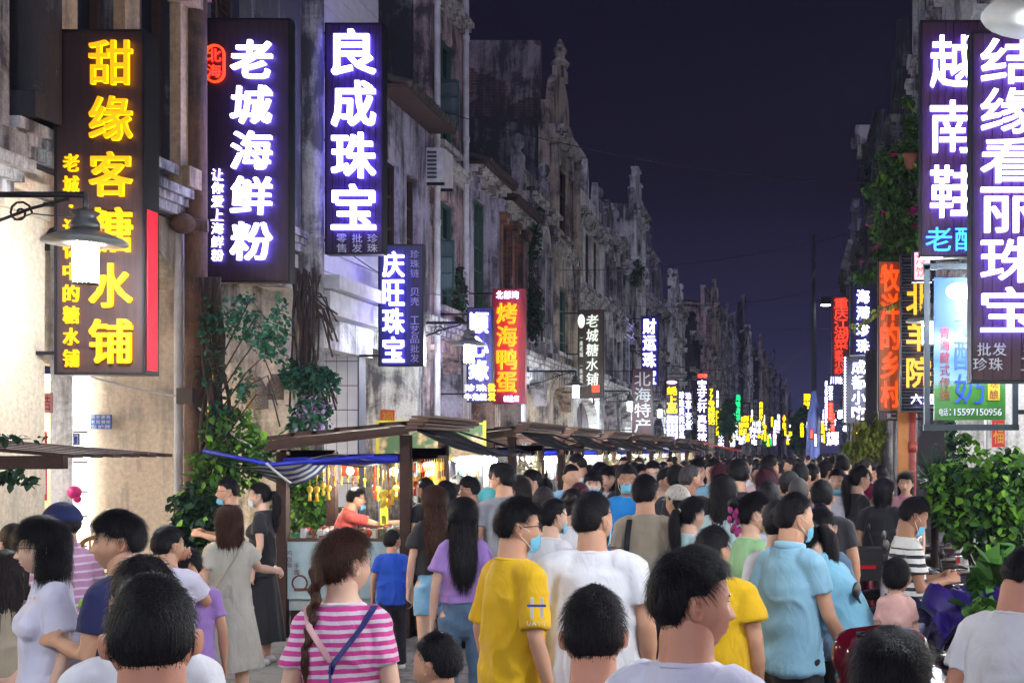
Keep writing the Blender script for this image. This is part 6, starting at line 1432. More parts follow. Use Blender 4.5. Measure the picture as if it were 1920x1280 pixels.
# dim shop strip seen past the pillar at x=145
t = thing('lit_doorway', 'brightly lit shop doorway between two pale pillars at the left', 'doorway', (xat(152, 12.9), 12.9, 0)); mb = MB(); mb.box(-.07, .07, 0, .04, .2, 3.3); mb.build('light_panel', emit('door_light', (1, .98, .93), 1.6), t)
mb = MB(); mb.box(-.30, -.08, -.02, .1, 0, 4.1); mb.build('door_jamb', PL['white'], t)
mb = MB()
for z in (.95, 1.25, 1.5, 1.8, 2.1): mb.box(-.07, .07, -.012, -.001, z, z + .02)
mb.build('shelf', wood_brown, t)
mb = MB(); mb.ball((-.02, -.08, zat(922, 12.9)), .07, 10); mb.ball((.01, -.08, zat(935, 12.9)), .04, 8); mb.build('pink_bow', plain('hot_pink', (.70, .02, .22), .5), t)
# rattan chair back
t = thing('rattan_chair', 'curved rattan chair behind the man in the navy shirt', 'chair', (xat(180, 7.4), 7.4, 0)); k = 7.4 / F; mb = MB(); r = 38 * k; zc = zat(1045, 7.4)
mb.tube([(r * math.cos(a), 0, zc + r * 1.0 * math.sin(a)) for a in [math.pi * i / 14 for i in range(15)]], .014, 8); mb.tube([(r, 0, zc), (r, -.03, .05)], .014, 8); mb.tube([(-r, 0, zc), (-r, -.03, .05)], .014, 8); mb.build('back_frame', plain('rattan', (.42, .22, .06), .5), t)
mb = MB(); [mb.tube([(x, 0, zc - .25), (x, 0, zc + math.sqrt(max(0, r * r - x * x)))], .006, 6) for x in (-.07, -.035, 0, .035, .07)]; [mb.tube([(-r, 0, zc - .03 * i), (r, 0, zc - .03 * i)], .006, 6) for i in range(5)]; mb.build('back_spindle', plain('rattan', (.42, .22, .06)), t)
mb = MB(); mb.lathe([(.22, .44), (.23, .47), (.2, .49)], (0, -.22, 0), 16); mb.tube([(.18, -.42, 0), (.18, -.40, .45)], .014, 8); mb.tube([(-.18, -.42, 0), (-.18, -.40, .45)], .014, 8); mb.build('seat', plain('rattan', (.42, .22, .06)), t)
# dark roof edge at the left
t = thing('stall_roof', 'dark slatted roof corner of a stall at the far left edge', 'stall roof', (xat(40, 7.5), 7.5, 0)); k = 7.5 / F
for i in range(6):
    mb = MB(); mb.bar((-1.2, .1 + .22 * i, zat(816, 7.5) + .0), (.28 - .0 * i, .1 + .22 * i, zat(858, 7.5) + .01), .10, .022); mb.build('slat', wood_dark, t)
mb = MB(); mb.bar((-1.2, 0, zat(870, 7.5)), (.26, 0, zat(866, 7.5)), .05, .08); mb.build('eave_board', wood_dark, t); mb = MB(); mb.bar((-1.1, .05, 0), (-1.1, .05, 2.0), .08); mb.build('post', wood_dark, t)
# air conditioner, open windows on the pink building
Y = 21.5; t = thing('air_conditioner', 'white air conditioner unit on the pinkish building', 'air conditioner', at(828, 348, 22.0)); mb = MB(); mb.box(-.20, .12, -.3, .3, .0, .58); mb.build('casing', white_paint, t)
for i in range(7): mb = MB(); mb.box(-.16, .0, -.318, -.304, .06 + .07 * i, .10 + .07 * i); mb.build('grille_slot', plain('grille_dark', (.06, .07, .09), .5), t)
for y_ in (-.28, .24): mb = MB(); mb.box(-.5, .12, y_, y_ + .04, -.05, -.001); mb.build('support', iron, t)
def open_window(rect, Y, label):
    k = Y / F; p = at(rect[0], rect[3], Y); t = thing('open_casement', label, 'window', p, group='open casement windows'); w = (rect[2] - rect[0]) * k; h = (rect[3] - rect[1]) * k; f_ = .035; mb = MB()
    for a in ((0, f_, 0, h), (w - f_, w, 0, h), (f_, w - f_, 0, f_), (f_, w - f_, h - f_, h), (f_, w - f_, h * .34 - .012, h * .34 + .012), (f_, w - f_, h * .66 - .012, h * .66 + .012)): mb.box(a[0], a[1], -.02, .02, a[2], a[3])
    mb.build('frame', plain('dark_teal_frame', (.02, .07, .075), .45), t); mb = MB(); mb.box(f_, w - f_, -.004, .004, f_, h - f_); mb.build('pane', glass_haze, t)
glass_haze = bpy.data.materials.new('dusty_glass'); glass_haze.use_nodes = True; b_ = glass_haze.node_tree.nodes['Principled BSDF']; b_.inputs['Base Color'].default_value = (.10, .15, .18, 1); b_.inputs['Roughness'].default_value = .25; b_.inputs['Alpha'].default_value = .62
open_window((816, 150, 861, 243), 22.6, 'upper open casement window high on the pinkish building'); open_window((803, 450, 852, 544), 22.4, 'lower open casement window beside the navy slatted sign')
# blue tarpaulin hanging on a pole, utility pole
t = thing('utility_pole', 'tall thin utility pole with a small lamp at the right side of the street', 'utility pole', (xat(1526, 57), 57, 0)); mb = MB(); mb.tube([(0, 0, 0), (0, 0, zat(440, 57))], [.15, .08], 10); mb.build('shaft', PL['dark'], t)
mb = MB(); mb.tube([(0, 0, zat(565, 57)), (.5, -.1, zat(560, 57))], .03, 6); mb.box(.3, .75, -.3, -.1, zat(572, 57), zat(558, 57)); mb.build('lamp_arm', iron, t); mb = MB(); mb.box(.32, .72, -.28, -.12, zat(574, 57), zat(572.2, 57)); mb.build('lamp_light', emit('small_pole_lamp', (.9, 1, .85), 14), t)
mb = MB(); n_ = 40; V = []
for i in range(13):
    z = zat(733 + (865 - 733) * i / 12, 52); r0 = .10 + .16 * min(1, i / 4) + .06 * (i / 12)
    for j in range(n_): a = 2 * math.pi * j / n_; r = r0 * (1 + .16 * math.sin(a * 7 + .3 * i) + .06 * math.sin(a * 13)); V.append((xat(1526, 52) + r * math.cos(a) * .8 - .05 * i / 12, 52 + r * math.sin(a), z))
mb.add(V, [(i * n_ + j, i * n_ + (j + 1) % n_, (i + 1) * n_ + (j + 1) % n_, (i + 1) * n_ + j) for i in range(12) for j in range(n_)], 0, True)
tag(mb.build('blue_tarpaulin', plain('slate_blue_tarp', (.10, .14, .42), .5, bump=.4, bscale=4)), 'slate blue folded tarpaulin hanging in front of the utility pole', 'tarpaulin')

# lit display cabinets in the gaps between the stalls
def cabinet(X0, X1, Y, z1, label, seed, warm=False):
    t = thing('display_cabinet', label, 'display cabinet', (X0, Y, 0), group='lit display cabinets between the stalls'); w = X1 - X0; rr = random.Random(seed)
    mb = MB(); [mb.box(x - .02, x + .02, y - .02, y + .02, 0, z1) for x in (0, w) for y in (0, .5)]; mb.build('frame', steel, t, kind='stuff')
    mb = MB(); mb.box(0.02, w - .02, 0, .5, .02, .85); mb.build('base', plain('cabinet_white', (.55, .57, .60), .4), t)
    mb = MB(); mb.box(.02, w - .02, .47, .49, .86, z1); mb.build('back_panel', plain('cabinet_white', (.55, .57, .6)), t)
    for k in range(3): mb = MB(); mb.box(.02, w - .02, .1, .46, .95 + k * (z1 - 1.1) / 3, .965 + k * (z1 - 1.1) / 3); mb.build('shelf', plain('cabinet_white', (.55, .57, .6)), t)
    mb = MB()
    for k in range(3):
        for i in range(22): x = rr.uniform(.06, w - .06); q = rr.uniform(.012, .04); z = .966 + k * (z1 - 1.1) / 3; mb.box(x - q, x + q, .2, .3, z, z + rr.uniform(.05, .22), rr.randrange(5))
    mb.build('wares', wm2, t, kind='stuff'); mb = MB(); mb.box(.05, w - .05, .08, .16, z1 - .06, z1 - .03); mb.build('tube_light', emit('cabinet_tube', (1, .98, .92), 60.0), t)
wm2 = [plain('ware_' + n_, c, .3, .0) for n_, c in (('silver', (.55, .55, .56)), ('wood', (.20, .09, .04)), ('red', (.45, .04, .03)), ('ivory', (.62, .56, .44)), ('jade', (.06, .26, .18)))]
cabinet(xat(838, 15.6), xat(902, 15.6), 15.6, 1.86, 'bright glass cabinet of wares just beyond the nearest stall', 1)
cabinet(xat(968, 20.4), xat(1030, 20.4), 20.4, 1.84, 'bright cabinet of trinkets beyond the second stall', 2)
cabinet(xat(1075, 24.4), xat(1120, 24.4), 24.4, 1.84, 'bright cabinet of trinkets beyond the third stall', 3)
cabinet(xat(780, 14.9), xat(818, 14.9), 14.9, 1.80, 'narrow white cabinet with hanging strings right of the nearest stall', 4)
t = thing('carved_post', 'orange carved wooden post beside the bright glass cabinet', 'post', (xat(826, 15.3), 15.3, 0)); mb = MB(); mb.box(-.06, .06, -.05, .05, 0, 1.9); mb.build('shaft', plain('orange_wood', (.36, .13, .04), .6, bump=.6, bscale=18), t)

for i in range(9):
    Y = 17 + i * 5.5; wire([Vector((XL(Y), Y, rr.uniform(5.5, 8))), Vector((XR(Y), Y + rr.uniform(-3, 3), rr.uniform(6, 9)))] if i % 2 else [Vector((XL(Y) + .25, Y, 4.6 + .2 * i)), Vector((XL(Y) + .3, Y + 7, 4.9))], 'thin dark cable %s the street, %s from the near end' % ('strung across' if i % 2 else 'along the left side of', ordn[i]), .008, sag=.16)
# ---------------------------------------------------------------- plants
def leaf_mat(name, col, trans=.25):
    key = ('lf', name)
    if key in MC: return MC[key]
    m, t, b = nodes(name); MC[key] = m
    g = nn(t, 'ShaderNodeNewGeometry'); r = nn(t, 'ShaderNodeMapRange', i_1=0, i_2=1, i_3=.45, i_4=1.6); t.links.new(g.outputs['Random Per Island'], r.inputs[0])
    mx = nn(t, 'ShaderNodeMix', data_type='RGBA', blend_type='MULTIPLY'); mx.inputs[0].default_value = 1; mx.inputs[6].default_value = c4(col); t.links.new(r.outputs[0], mx.inputs[7]); t.links.new(mx.outputs[2], b.inputs['Base Color'])
    b.inputs['Roughness'].default_value = .6; b.inputs['Specular IOR Level'].default_value = .2; b.inputs['Transmission Weight'].default_value = 0; b.inputs['Subsurface Weight'].default_value = 0
    return m
LEAF = np.array([(0, 0, 0), (.30, .28, .05), (.36, .55, .05), (.20, .82, 0), (0, 1.05, -.08), (-.20, .82, 0), (-.36, .55, .05), (-.30, .28, .05), (0, .5, -.05)])
LEAFF = [(0, 1, 8), (1, 2, 8), (2, 3, 8), (3, 4, 8), (4, 5, 8), (5, 6, 8), (6, 7, 8), (7, 0, 8)]
BLADE = np.array([(-.05, 0, 0), (.05, 0, 0), (.07, .5, .12), (-.07, .5, .12), (0, 1, -.05)]); BLADEF = [(0, 1, 2, 3), (3, 2, 4)]
def leaves(P, size, rng, shape=None, droop=.5, vert=None):
    """scatter leaves at points P (n,3)"""
    S, SF = (LEAF, LEAFF) if shape is None else shape; n = len(P); V = []; Fc = []; o = 0
    for i in range(n):
        az = rng.rand() * 6.283; pt = -droop * 1.2 + rng.normal(0, .45); s = size * (.55 + .8 * rng.rand()); rl = rng.normal(0, .5)
        M = (Matrix.Rotation(az, 3, 'Z') @ Matrix.Rotation(pt, 3, 'X') @ Matrix.Rotation(rl, 3, 'Y'))
        W = (np.array(M) @ S.T).T * s + P[i]; V.append(W); Fc += [tuple(j + o for j in f) for f in SF]; o += len(S)
    return np.concatenate(V), Fc
def blob_pts(n, blobs, rng, shell=.55):
    out = []; w = np.array([b[1][0] * b[1][1] * b[1][2] for b in blobs]) ** .66; w /= w.sum()
    for i in rng.choice(len(blobs), n, p=w):
        c, r = blobs[i]; d = rng.normal(0, 1, 3); d /= np.linalg.norm(d); q = (shell + (1 - shell) * rng.rand() ** .6) * (1 + .12 * rng.randn()); out.append(np.array(c) + d * np.array(r) * q)
    return np.array(out)
def foliage(name, P, size, mat, root, rng, **kw):
    P = P - np.array(root.location) if root is not None else P; V, Fc = leaves(P, size, rng, **kw)
    o = link(name, rawmesh(name, V, Fc, mat, False), root); o['kind'] = 'stuff'; return o
rg = np.random.RandomState(4)
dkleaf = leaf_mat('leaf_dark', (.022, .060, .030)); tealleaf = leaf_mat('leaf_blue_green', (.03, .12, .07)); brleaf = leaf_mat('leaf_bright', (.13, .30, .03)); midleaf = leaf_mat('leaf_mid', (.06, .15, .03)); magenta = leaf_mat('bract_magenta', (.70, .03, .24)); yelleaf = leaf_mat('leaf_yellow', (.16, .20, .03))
# hanging vines on the left, by the dark streaked building
def stems(root, strands, r, mat, name='stem'):
    mb = MB(); L = np.array(root.location)
    for pts in strands: mb.tube([Vector(p) - Vector(L) for p in pts], r, 6)
    mb.build(name, mat, root)
bark = plain('vine_bark', (.055, .040, .034), .9, bump=.6, bscale=20)
t = thing('climbing_vine', 'thick twisted vine with blue green leaves below the seafood noodle sign', 'climbing plant', tuple(at(395, 860, 12.9))); YV = 12.9
st = []
for i in range(13):
    a = rg.normal(0, .06); pts = []
    for q in range(9): py = 520 + (960 - 520) * q / 8; pts.append(tuple(at(398 + 10 * math.sin(q * 1.1 + i) + 130 * a + (4 * q if i % 3 == 0 else 0), py, YV + .04 * math.cos(q * 2 + i))))
    st.append(pts)
for i in range(6): st.append([tuple(at(400, 700 + 30 * i, YV)), tuple(at(430 + 10 * i, 640 + 20 * i, YV - .1)), tuple(at(470 + 8 * i, 560 + 36 * i, YV - .15)), tuple(at(500 + 5 * i, 600 + 40 * i, YV - .1))])
stems(t, st[:13], .02, bark); stems(t, st[13:], .008, bark)
def pxb(px, py, Y, rx, ry): p = at(px, py, Y); k = Y / F; return ((p.x, p.y, p.z), (rx * k, min(rx, ry) * k, ry * k))
bl = [pxb(440, 600, YV - .15, 45, 36), pxb(480, 620, YV - .1, 40, 32), pxb(505, 640, YV - .1, 32, 34), pxb(525, 600, YV, 20, 50), pxb(450, 560, YV, 40, 14), pxb(455, 720, YV, 22, 40), pxb(400, 680, YV, 26, 60), pxb(410, 780, YV, 26, 50), pxb(395, 600, YV, 22, 50)]
foliage('foliage', blob_pts(950, bl, rg, .25), .062, tealleaf, t, rg)
t = thing('climbing_vine', 'vine and dry roots wrapped round the grey stone column, with blue green tufts', 'climbing plant', tuple(at(575, 860, 15.9))); YC = 15.9
st = []
for i in range(26):
    x0 = 575 + rg.normal(0, 13); pts = [tuple(at(x0 + 5 * math.sin(q + i) + (q - 3) * rg.normal(0, 2.0), 500 + rg.rand() * 20 + 60 * q * (.55 + .4 * rg.rand()), YC - .12 + .03 * rg.randn())) for q in range(6)]; st.append(sorted(pts, key=lambda p: -p[2]))
for i in range(16): y0_ = 540 + 200 * rg.rand(); st.append([tuple(at(588, y0_, YC - .1)), tuple(at(600 + 14 * rg.rand(), y0_ - 6 + 30 * rg.rand(), YC - .25)), tuple(at(612 + 22 * rg.rand(), y0_ + 20 + 60 * rg.rand(), YC - .3))])
stems(t, st, .012, bark)
bl = [pxb(590, 705, YC - .3, 42, 24), pxb(560, 715, YC - .3, 22, 20), pxb(615, 715, YC - .3, 22, 22), pxb(585, 775, YC - .3, 34, 40), pxb(545, 690, YC - .2, 20, 26), pxb(560, 800, YC - .3, 24, 30)]
foliage('foliage', blob_pts(800, bl, rg), .085, tealleaf, t, rg)
foliage('flowers', blob_pts(130, [pxb(590, 775, YC - .4, 34, 40)], rg), .06, leaf_mat('flower_lilac', (.30, .22, .42)), t, rg)
t = thing('bush', 'dense green bush behind the couple in black, left of the nearest stall', 'bush', tuple(at(420, 1100, 13.2)))
bl = [pxb(430, 800, 13.0, 50, 42), pxb(400, 880, 12.8, 40, 50), pxb(440, 870, 12.9, 50, 50), pxb(370, 960, 12.4, 44, 56), pxb(400, 1000, 12.3, 40, 60), pxb(480, 850, 13, 34, 40), pxb(350, 1000, 12.3, 28, 44)]
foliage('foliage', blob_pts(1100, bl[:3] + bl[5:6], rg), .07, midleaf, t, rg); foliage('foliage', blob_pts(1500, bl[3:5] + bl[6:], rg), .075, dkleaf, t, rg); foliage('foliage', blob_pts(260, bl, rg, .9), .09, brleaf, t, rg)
t = thing('bush', 'green climber seen through the nearest stall behind the pendants', 'bush', tuple(at(590, 1000, 16.2)))
foliage('foliage', blob_pts(900, [pxb(570, 900, 16.0, 34, 60), pxb(560, 950, 16, 40, 60), pxb(600, 960, 16.1, 30, 50)], rg), .085, midleaf, t, rg); foliage('foliage', blob_pts(120, [pxb(570, 920, 15.9, 34, 70)], rg, .9), .09, brleaf, t, rg)
t = thing('potted_flowers', 'yellow flag like lantern behind the vine, left of the baskets', 'lantern', tuple(at(384, 790, 13.5))); mb = MB(); mb.box(-.05, .10, 0, .05, 0, .62); mb.build('panel', emit('amber_panel', (1, .50, .02), .8, False), t)
# woven fish baskets on the white wall
def basket(px, py, wpx, hpx, Y, label):
    p = at(px, py + hpx / 2, Y); k = Y / F; r = wpx * k / 2; h = hpx * k; t = thing('woven_basket', label, 'basket', tuple(p), group='woven fishing baskets')
    mb = MB(); pr = []; n = 30
    for i in range(n + 1): q = i / n; rr_ = r * (1.0 - .06 * q if q < .6 else 1.0 - .06 * .6 - 1.75 * (q - .6)) + .006 * (i % 2); pr.append((max(.04, rr_), h * q))
    vs = []; nn_ = 40
    for i, (rr_, z) in enumerate(pr):
        for j in range(nn_): a = 2 * math.pi * j / nn_; q = rr_ * (1 + .03 * ((i + j) % 2)); vs.append((q * math.cos(a), q * math.sin(a), z))
    mb.add(vs, [(i * nn_ + j, i * nn_ + (j + 1) % nn_, (i + 1) * nn_ + (j + 1) % nn_, (i + 1) * nn_ + j) for i in range(n) for j in range(nn_)]); mb.build('weave', plain('basket_cane', (.30, .25, .18), .8, var=.5, vscale=40), t)
    mb = MB(); mb.lathe([(r * 1.03, 0), (r * 1.05, .02), (r * 1.0, .035)], (0, 0, 0), 20); mb.build('rim', plain('basket_cane', (.2, .16, .11)), t)
basket(482, 736, 38, 60, 15.6, 'larger woven fishing basket hanging on the white wall'); basket(516, 725, 29, 48, 15.75, 'smaller woven fishing basket hanging on the white wall')
# vines high on the left buildings
for (px, py, Y, rx, ry, n, lb) in ((990, 430, 29.8, 26, 80, 700, 'dry vine growing over the building with ball finials'), (1190, 510, 48, 18, 24, 260, 'bare tuft of plants on the wall of the tall white building'), (862, 560, 23.6, 12, 60, 260, 'dark vine hanging beside the lower open casement window'), (1000, 580, 29.5, 20, 60, 420, 'dark creeper beside the red and yellow sign'), (1235, 822, 45, 32, 8, 240, 'row of green plants on top of a stall roof')):
    t = thing('wall_creeper', lb, 'creeper', tuple(at(px, py + ry, Y))); foliage('foliage', blob_pts(n, [pxb(px, py, Y, rx, ry)], rg, .2), .11, brleaf if 'green plants' in lb else dkleaf, t, rg)
    stems(t, [[tuple(at(px + rg.normal(0, rx * .4), py - ry + 2 * ry * q / 5, Y)) for q in range(6)] for _ in range(7)], .02, bark)
# bougainvillea on the right
t = thing('bougainvillea', 'bougainvillea with magenta flowers climbing the right hand buildings', 'flowering climber', tuple(at(1690, 560, 23))); YB = 23
bl = [pxb(1690, 330, YB, 42, 60), pxb(1680, 410, YB, 46, 60), pxb(1700, 290, YB, 32, 34), pxb(1640, 355, YB, 24, 12), pxb(1655, 295, YB, 14, 16), pxb(1700, 190, YB, 16, 10), pxb(1660, 480, YB, 24, 44), pxb(1712, 460, YB, 22, 26), pxb(1625, 520, YB, 28, 10), pxb(1712, 240, YB, 16, 30)]
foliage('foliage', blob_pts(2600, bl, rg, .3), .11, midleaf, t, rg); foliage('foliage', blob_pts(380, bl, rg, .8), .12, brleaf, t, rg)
foliage('flowers', blob_pts(60, [pxb(x, y, YB - .3, 8, 7) for x, y in ((1677, 288), (1656, 398), (1628, 422), (1716, 388), (1617, 490), (1720, 425), (1708, 398), (1640, 460))], rg, .1), .075, magenta, t, rg)
stems(t, [[tuple(at(1700, 700, YB)), tuple(at(1690, 560, YB)), tuple(at(1660 + 12 * i, 420, YB)), tuple(at(1640 + 20 * i, 300, YB))] for i in range(5)], .03, bark)
p = at(1707, 300, YB - .4); mb = MB(); mb.lathe([(.07, -.16), (.13, .06), (.15, .06), (.15, .10), (.11, .10)], tuple(p), 14); tag(mb.build('terracotta_pot', plain('terracotta', (.34, .12, .07), .8)), 'terracotta flower pot among the bougainvillea', 'flower pot')
t = thing('trailing_branch', 'long leafy branch trailing across the orange plank sign', 'branch', tuple(at(1640, 600, 19.6))); pts = [at(1600 + 10 * i, 612 - 6.0 * i + 3 * math.sin(i), 19.6) for i in range(11)]
stems(t, [[tuple(q) for q in pts]], .012, bark); foliage('foliage', np.array([np.array(q) + rg.normal(0, .03, 3) for q in pts for _ in range(9)]), .075, yelleaf, t, rg, droop=.9)
# planting on the right at mid distance, tree down the street
t = thing('bamboo_clump', 'leafy bamboo clump beside the dark columns on the right', 'shrub', tuple(at(1625, 900, 24)))
foliage('foliage', blob_pts(1500, [pxb(1625, 830, 24, 26, 44), pxb(1600, 850, 25, 24, 30), pxb(1645, 800, 24, 18, 40)], rg, .2), .13, yelleaf, t, rg, droop=1.0); stems(t, [[tuple(at(1600 + 6 * i, 900, 24)), tuple(at(1604 + 6 * i + 4 * (i % 3), 770, 24))] for i in range(9)], .02, plain('cane_yellow', (.30, .24, .08), .5))
t = thing('street_tree', 'dark rounded tree beside the low yellow sign far down the street', 'tree', tuple(at(1506, 860, 58)))
stems(t, [[tuple(at(1506, 870, 58)), tuple(at(1505, 810, 58)), tuple(at(1502, 780, 58))]], [.16, .11, .07], bark, 'trunk'); foliage('crown', blob_pts(1800, [pxb(1502, 795, 58, 17, 26), pxb(1508, 775, 58, 12, 16), pxb(1500, 825, 58, 14, 20)], rg, .25), .24, dkleaf, t, rg)
t = thing('street_tree', 'dark tree in front of the green glowing sign far down the left side', 'tree', tuple(at(1362, 860, 66)))
stems(t, [[tuple(at(1364, 870, 66)), tuple(at(1363, 800, 66)), tuple(at(1362, 760, 66))]], [.16, .11, .07], bark, 'trunk'); foliage('crown', blob_pts(1500, [pxb(1362, 790, 66, 15, 30), pxb(1368, 760, 66, 10, 14)], rg, .25), .24, dkleaf, t, rg)
# the big potted climber at the right, its largest leaves separate
Yp = 12.0; t = thing('potted_climber', 'large potted plant with bright heart shaped leaves at the right', 'potted plant', tuple(at(1830, 1090, Yp)[:2]) + (0,)); t.location = (xat(1830, Yp), Yp, 0)
bl = [pxb(1830, 930, Yp, 80, 60), pxb(1890, 900, Yp, 60, 60), pxb(1780, 900, Yp, 46, 38), pxb(1850, 990, Yp, 70, 50), pxb(1910, 960, Yp, 50, 70), pxb(1800, 950, Yp, 50, 50)]
big = blob_pts(240, bl, rg, .95); lm = [rawmesh('leaf', LEAF * .085, LEAFF, brleaf, False), rawmesh('leaf', LEAF * .10, LEAFF, midleaf, False), rawmesh('leaf', LEAF * .075, LEAFF, leaf_mat('leaf_lime', (.13, .26, .03)), False)]
for i, p in enumerate(big):
    if p[1] > Yp + .05: p[1] = 2 * Yp - p[1]
    link('leaf', lm[i % 3], t, loc=tuple(p - np.array(t.location)), rot=(rg.uniform(-1.3, -.1), rg.normal(0, .4), math.pi + rg.normal(0, 1.0)), scale=rg.uniform(.7, 1.4))
foliage('foliage', blob_pts(1500, bl, rg, .2), .09, dkleaf, t, rg); foliage('foliage', blob_pts(900, bl, rg, .75), .085, midleaf, t, rg); foliage('foliage', blob_pts(700, bl, rg, .92), .08, brleaf, t, rg)  # dark leaves inside, bright ones outermost: light and shade put into leaf colour
up = np.array([tuple(at(1820 + rg.normal(0, 6) + (q - 1) * 14, 860 - rg.rand() * 50, Yp)) for q in range(3) for _ in range(14)]); foliage('foliage', up, .08, brleaf, t, rg)
stems(t, [[(xat(1830, Yp) + rg.normal(0, .1), Yp, .5), tuple(at(1780 + 24 * i, 960, Yp)), tuple(at(1770 + 26 * i, 880, Yp))] for i in range(6)], .014, bark)
mb = MB(); mb.lathe([(.22, 0), (.30, .5), (.33, .5), (.33, .56), (.27, .56), (.25, .45)], (0, 0, 0), 20); mb.build('pot', plain('clay_pot', (.10, .06, .05), .7), t)
t = thing('palm_plant', 'spiky palm like plant left of the large potted climber', 'plant', (xat(1752, 12.4), 12.4, 0)); mb = []
V = []; Fc = []; o = 0
for i in range(60):
    az = rg.rand() * 6.28; el_ = rg.uniform(.1, 1.3); L = rg.uniform(.30, .45); base = np.array([0, 0, zat(905, 12.4)]); d = np.array([math.cos(az) * math.cos(el_), math.sin(az) * math.cos(el_), math.sin(el_)]); sd = np.cross(d, [0, 0, 1]); sd /= np.linalg.norm(sd)
    V += [base + sd * .012, base - sd * .012, base + d * L * .6 - sd * .014, base + d * L * .6 + sd * .014, base + d * L - np.array([0, 0, .04])]; Fc += [(o, o + 1, o + 2, o + 3), (o + 3, o + 2, o + 4)]; o += 5
o_ = link('fronds', rawmesh('fronds', V, Fc, dkleaf, False), t); o_['kind'] = 'stuff'; mb = MB(); mb.tube([(0, 0, .3), (.01, 0, zat(905, 12.4))], .04, 8); mb.lathe([(.18, 0), (.24, .35), (.2, .36)], (0, 0, 0), 14); mb.build('stem', bark, t)
t = thing('low_planting', 'low leafy plants beside the parked scooters near the right edge', 'plant', (xat(1850, 6.2), 6.2, 0)); foliage('foliage', blob_pts(700, [pxb(1860, 1090, 6.2, 40, 40), pxb(1840, 1150, 6.0, 30, 30), pxb(1900, 1060, 6.4, 40, 40)], rg, .3), .08, midleaf, t, rg)
for i in range(7):
    me = rawmesh('leaf', BLADE * np.array([5.0, 1, 1]) * .20, BLADEF, midleaf, False); link('leaf', me, t, loc=tuple(at(1846 + 6 * i, 1085 + 5 * (i % 3), 6.1) - Vector(t.location)), rot=(R(60 - 14 * (i % 4)), 0, R(-50 + 30 * i)))
mb = MB(); mb.lathe([(.16, 0), (.2, .5), (.17, .52)], (0, 0, 0), 14); mb.build('planter', plain('clay_pot', (.1, .06, .05)), t)
t = thing('garland', 'ivy trailing over the stall roof corner at the left edge', 'ivy', tuple(at(20, 850, 7.4))); foliage('foliage', blob_pts(130, [pxb(30, 818, 7.4, 60, 8), pxb(15, 890, 7.4, 30, 18), pxb(55, 900, 7.4, 20, 10)], rg, .2), .05, dkleaf, t, rg)
# climber wrapped poles by the right wall
t = thing('wrapped_post', 'slim post wrapped in climbing plants behind the potted climber', 'post', (xat(1781, 17.5), 17.5, 0)); mb = MB(); mb.tube([(0, 0, 0), (0, 0, 3.4)], .07, 10); mb.build('shaft', wood_brown, t); foliage('foliage', blob_pts(500, [pxb(1783, 820, 17.4, 11, 60), pxb(1803, 860, 17.4, 10, 60)], rg, .4), .07, dkleaf, t, rg)
t = thing('red_drainpipe', 'red drainpipe on the orange edged wall at the right', 'drainpipe', (xat(1711, 19.5), 19.5, 0)); mb = MB(); mb.tube([(0, 0, 0), (0, 0, 3.2)], .055, 10); mb.tube([(0, 0, 1.9), (0, 0, 2.05)], .075, 10); mb.build('pipe', plain('red_paint', (.28, .03, .02), .5), t); mb = MB(); mb.box(-.22, -.06, 0, .1, 0, 3.3); mb.build('orange_edge', plain('orange_wall', (.50, .20, .06), .8), t)
for i, (px, lb) in enumerate(((1622, 'dark round'), (1652, 'mottled round'), (1676, 'pale round'))):
    t = thing('column', lb + ' column beneath the orange plank sign', 'column', (xat(px + 12, 24), 24, 0)); mb = MB(); mb.tube([(0, 0, 0), (0, 0, 3.8)], .12, 14); mb.box(-.16, .16, -.16, .16, 0, .2); mb.build('shaft', [PL['dark'], PL['stone'], PL['white']][i], t)
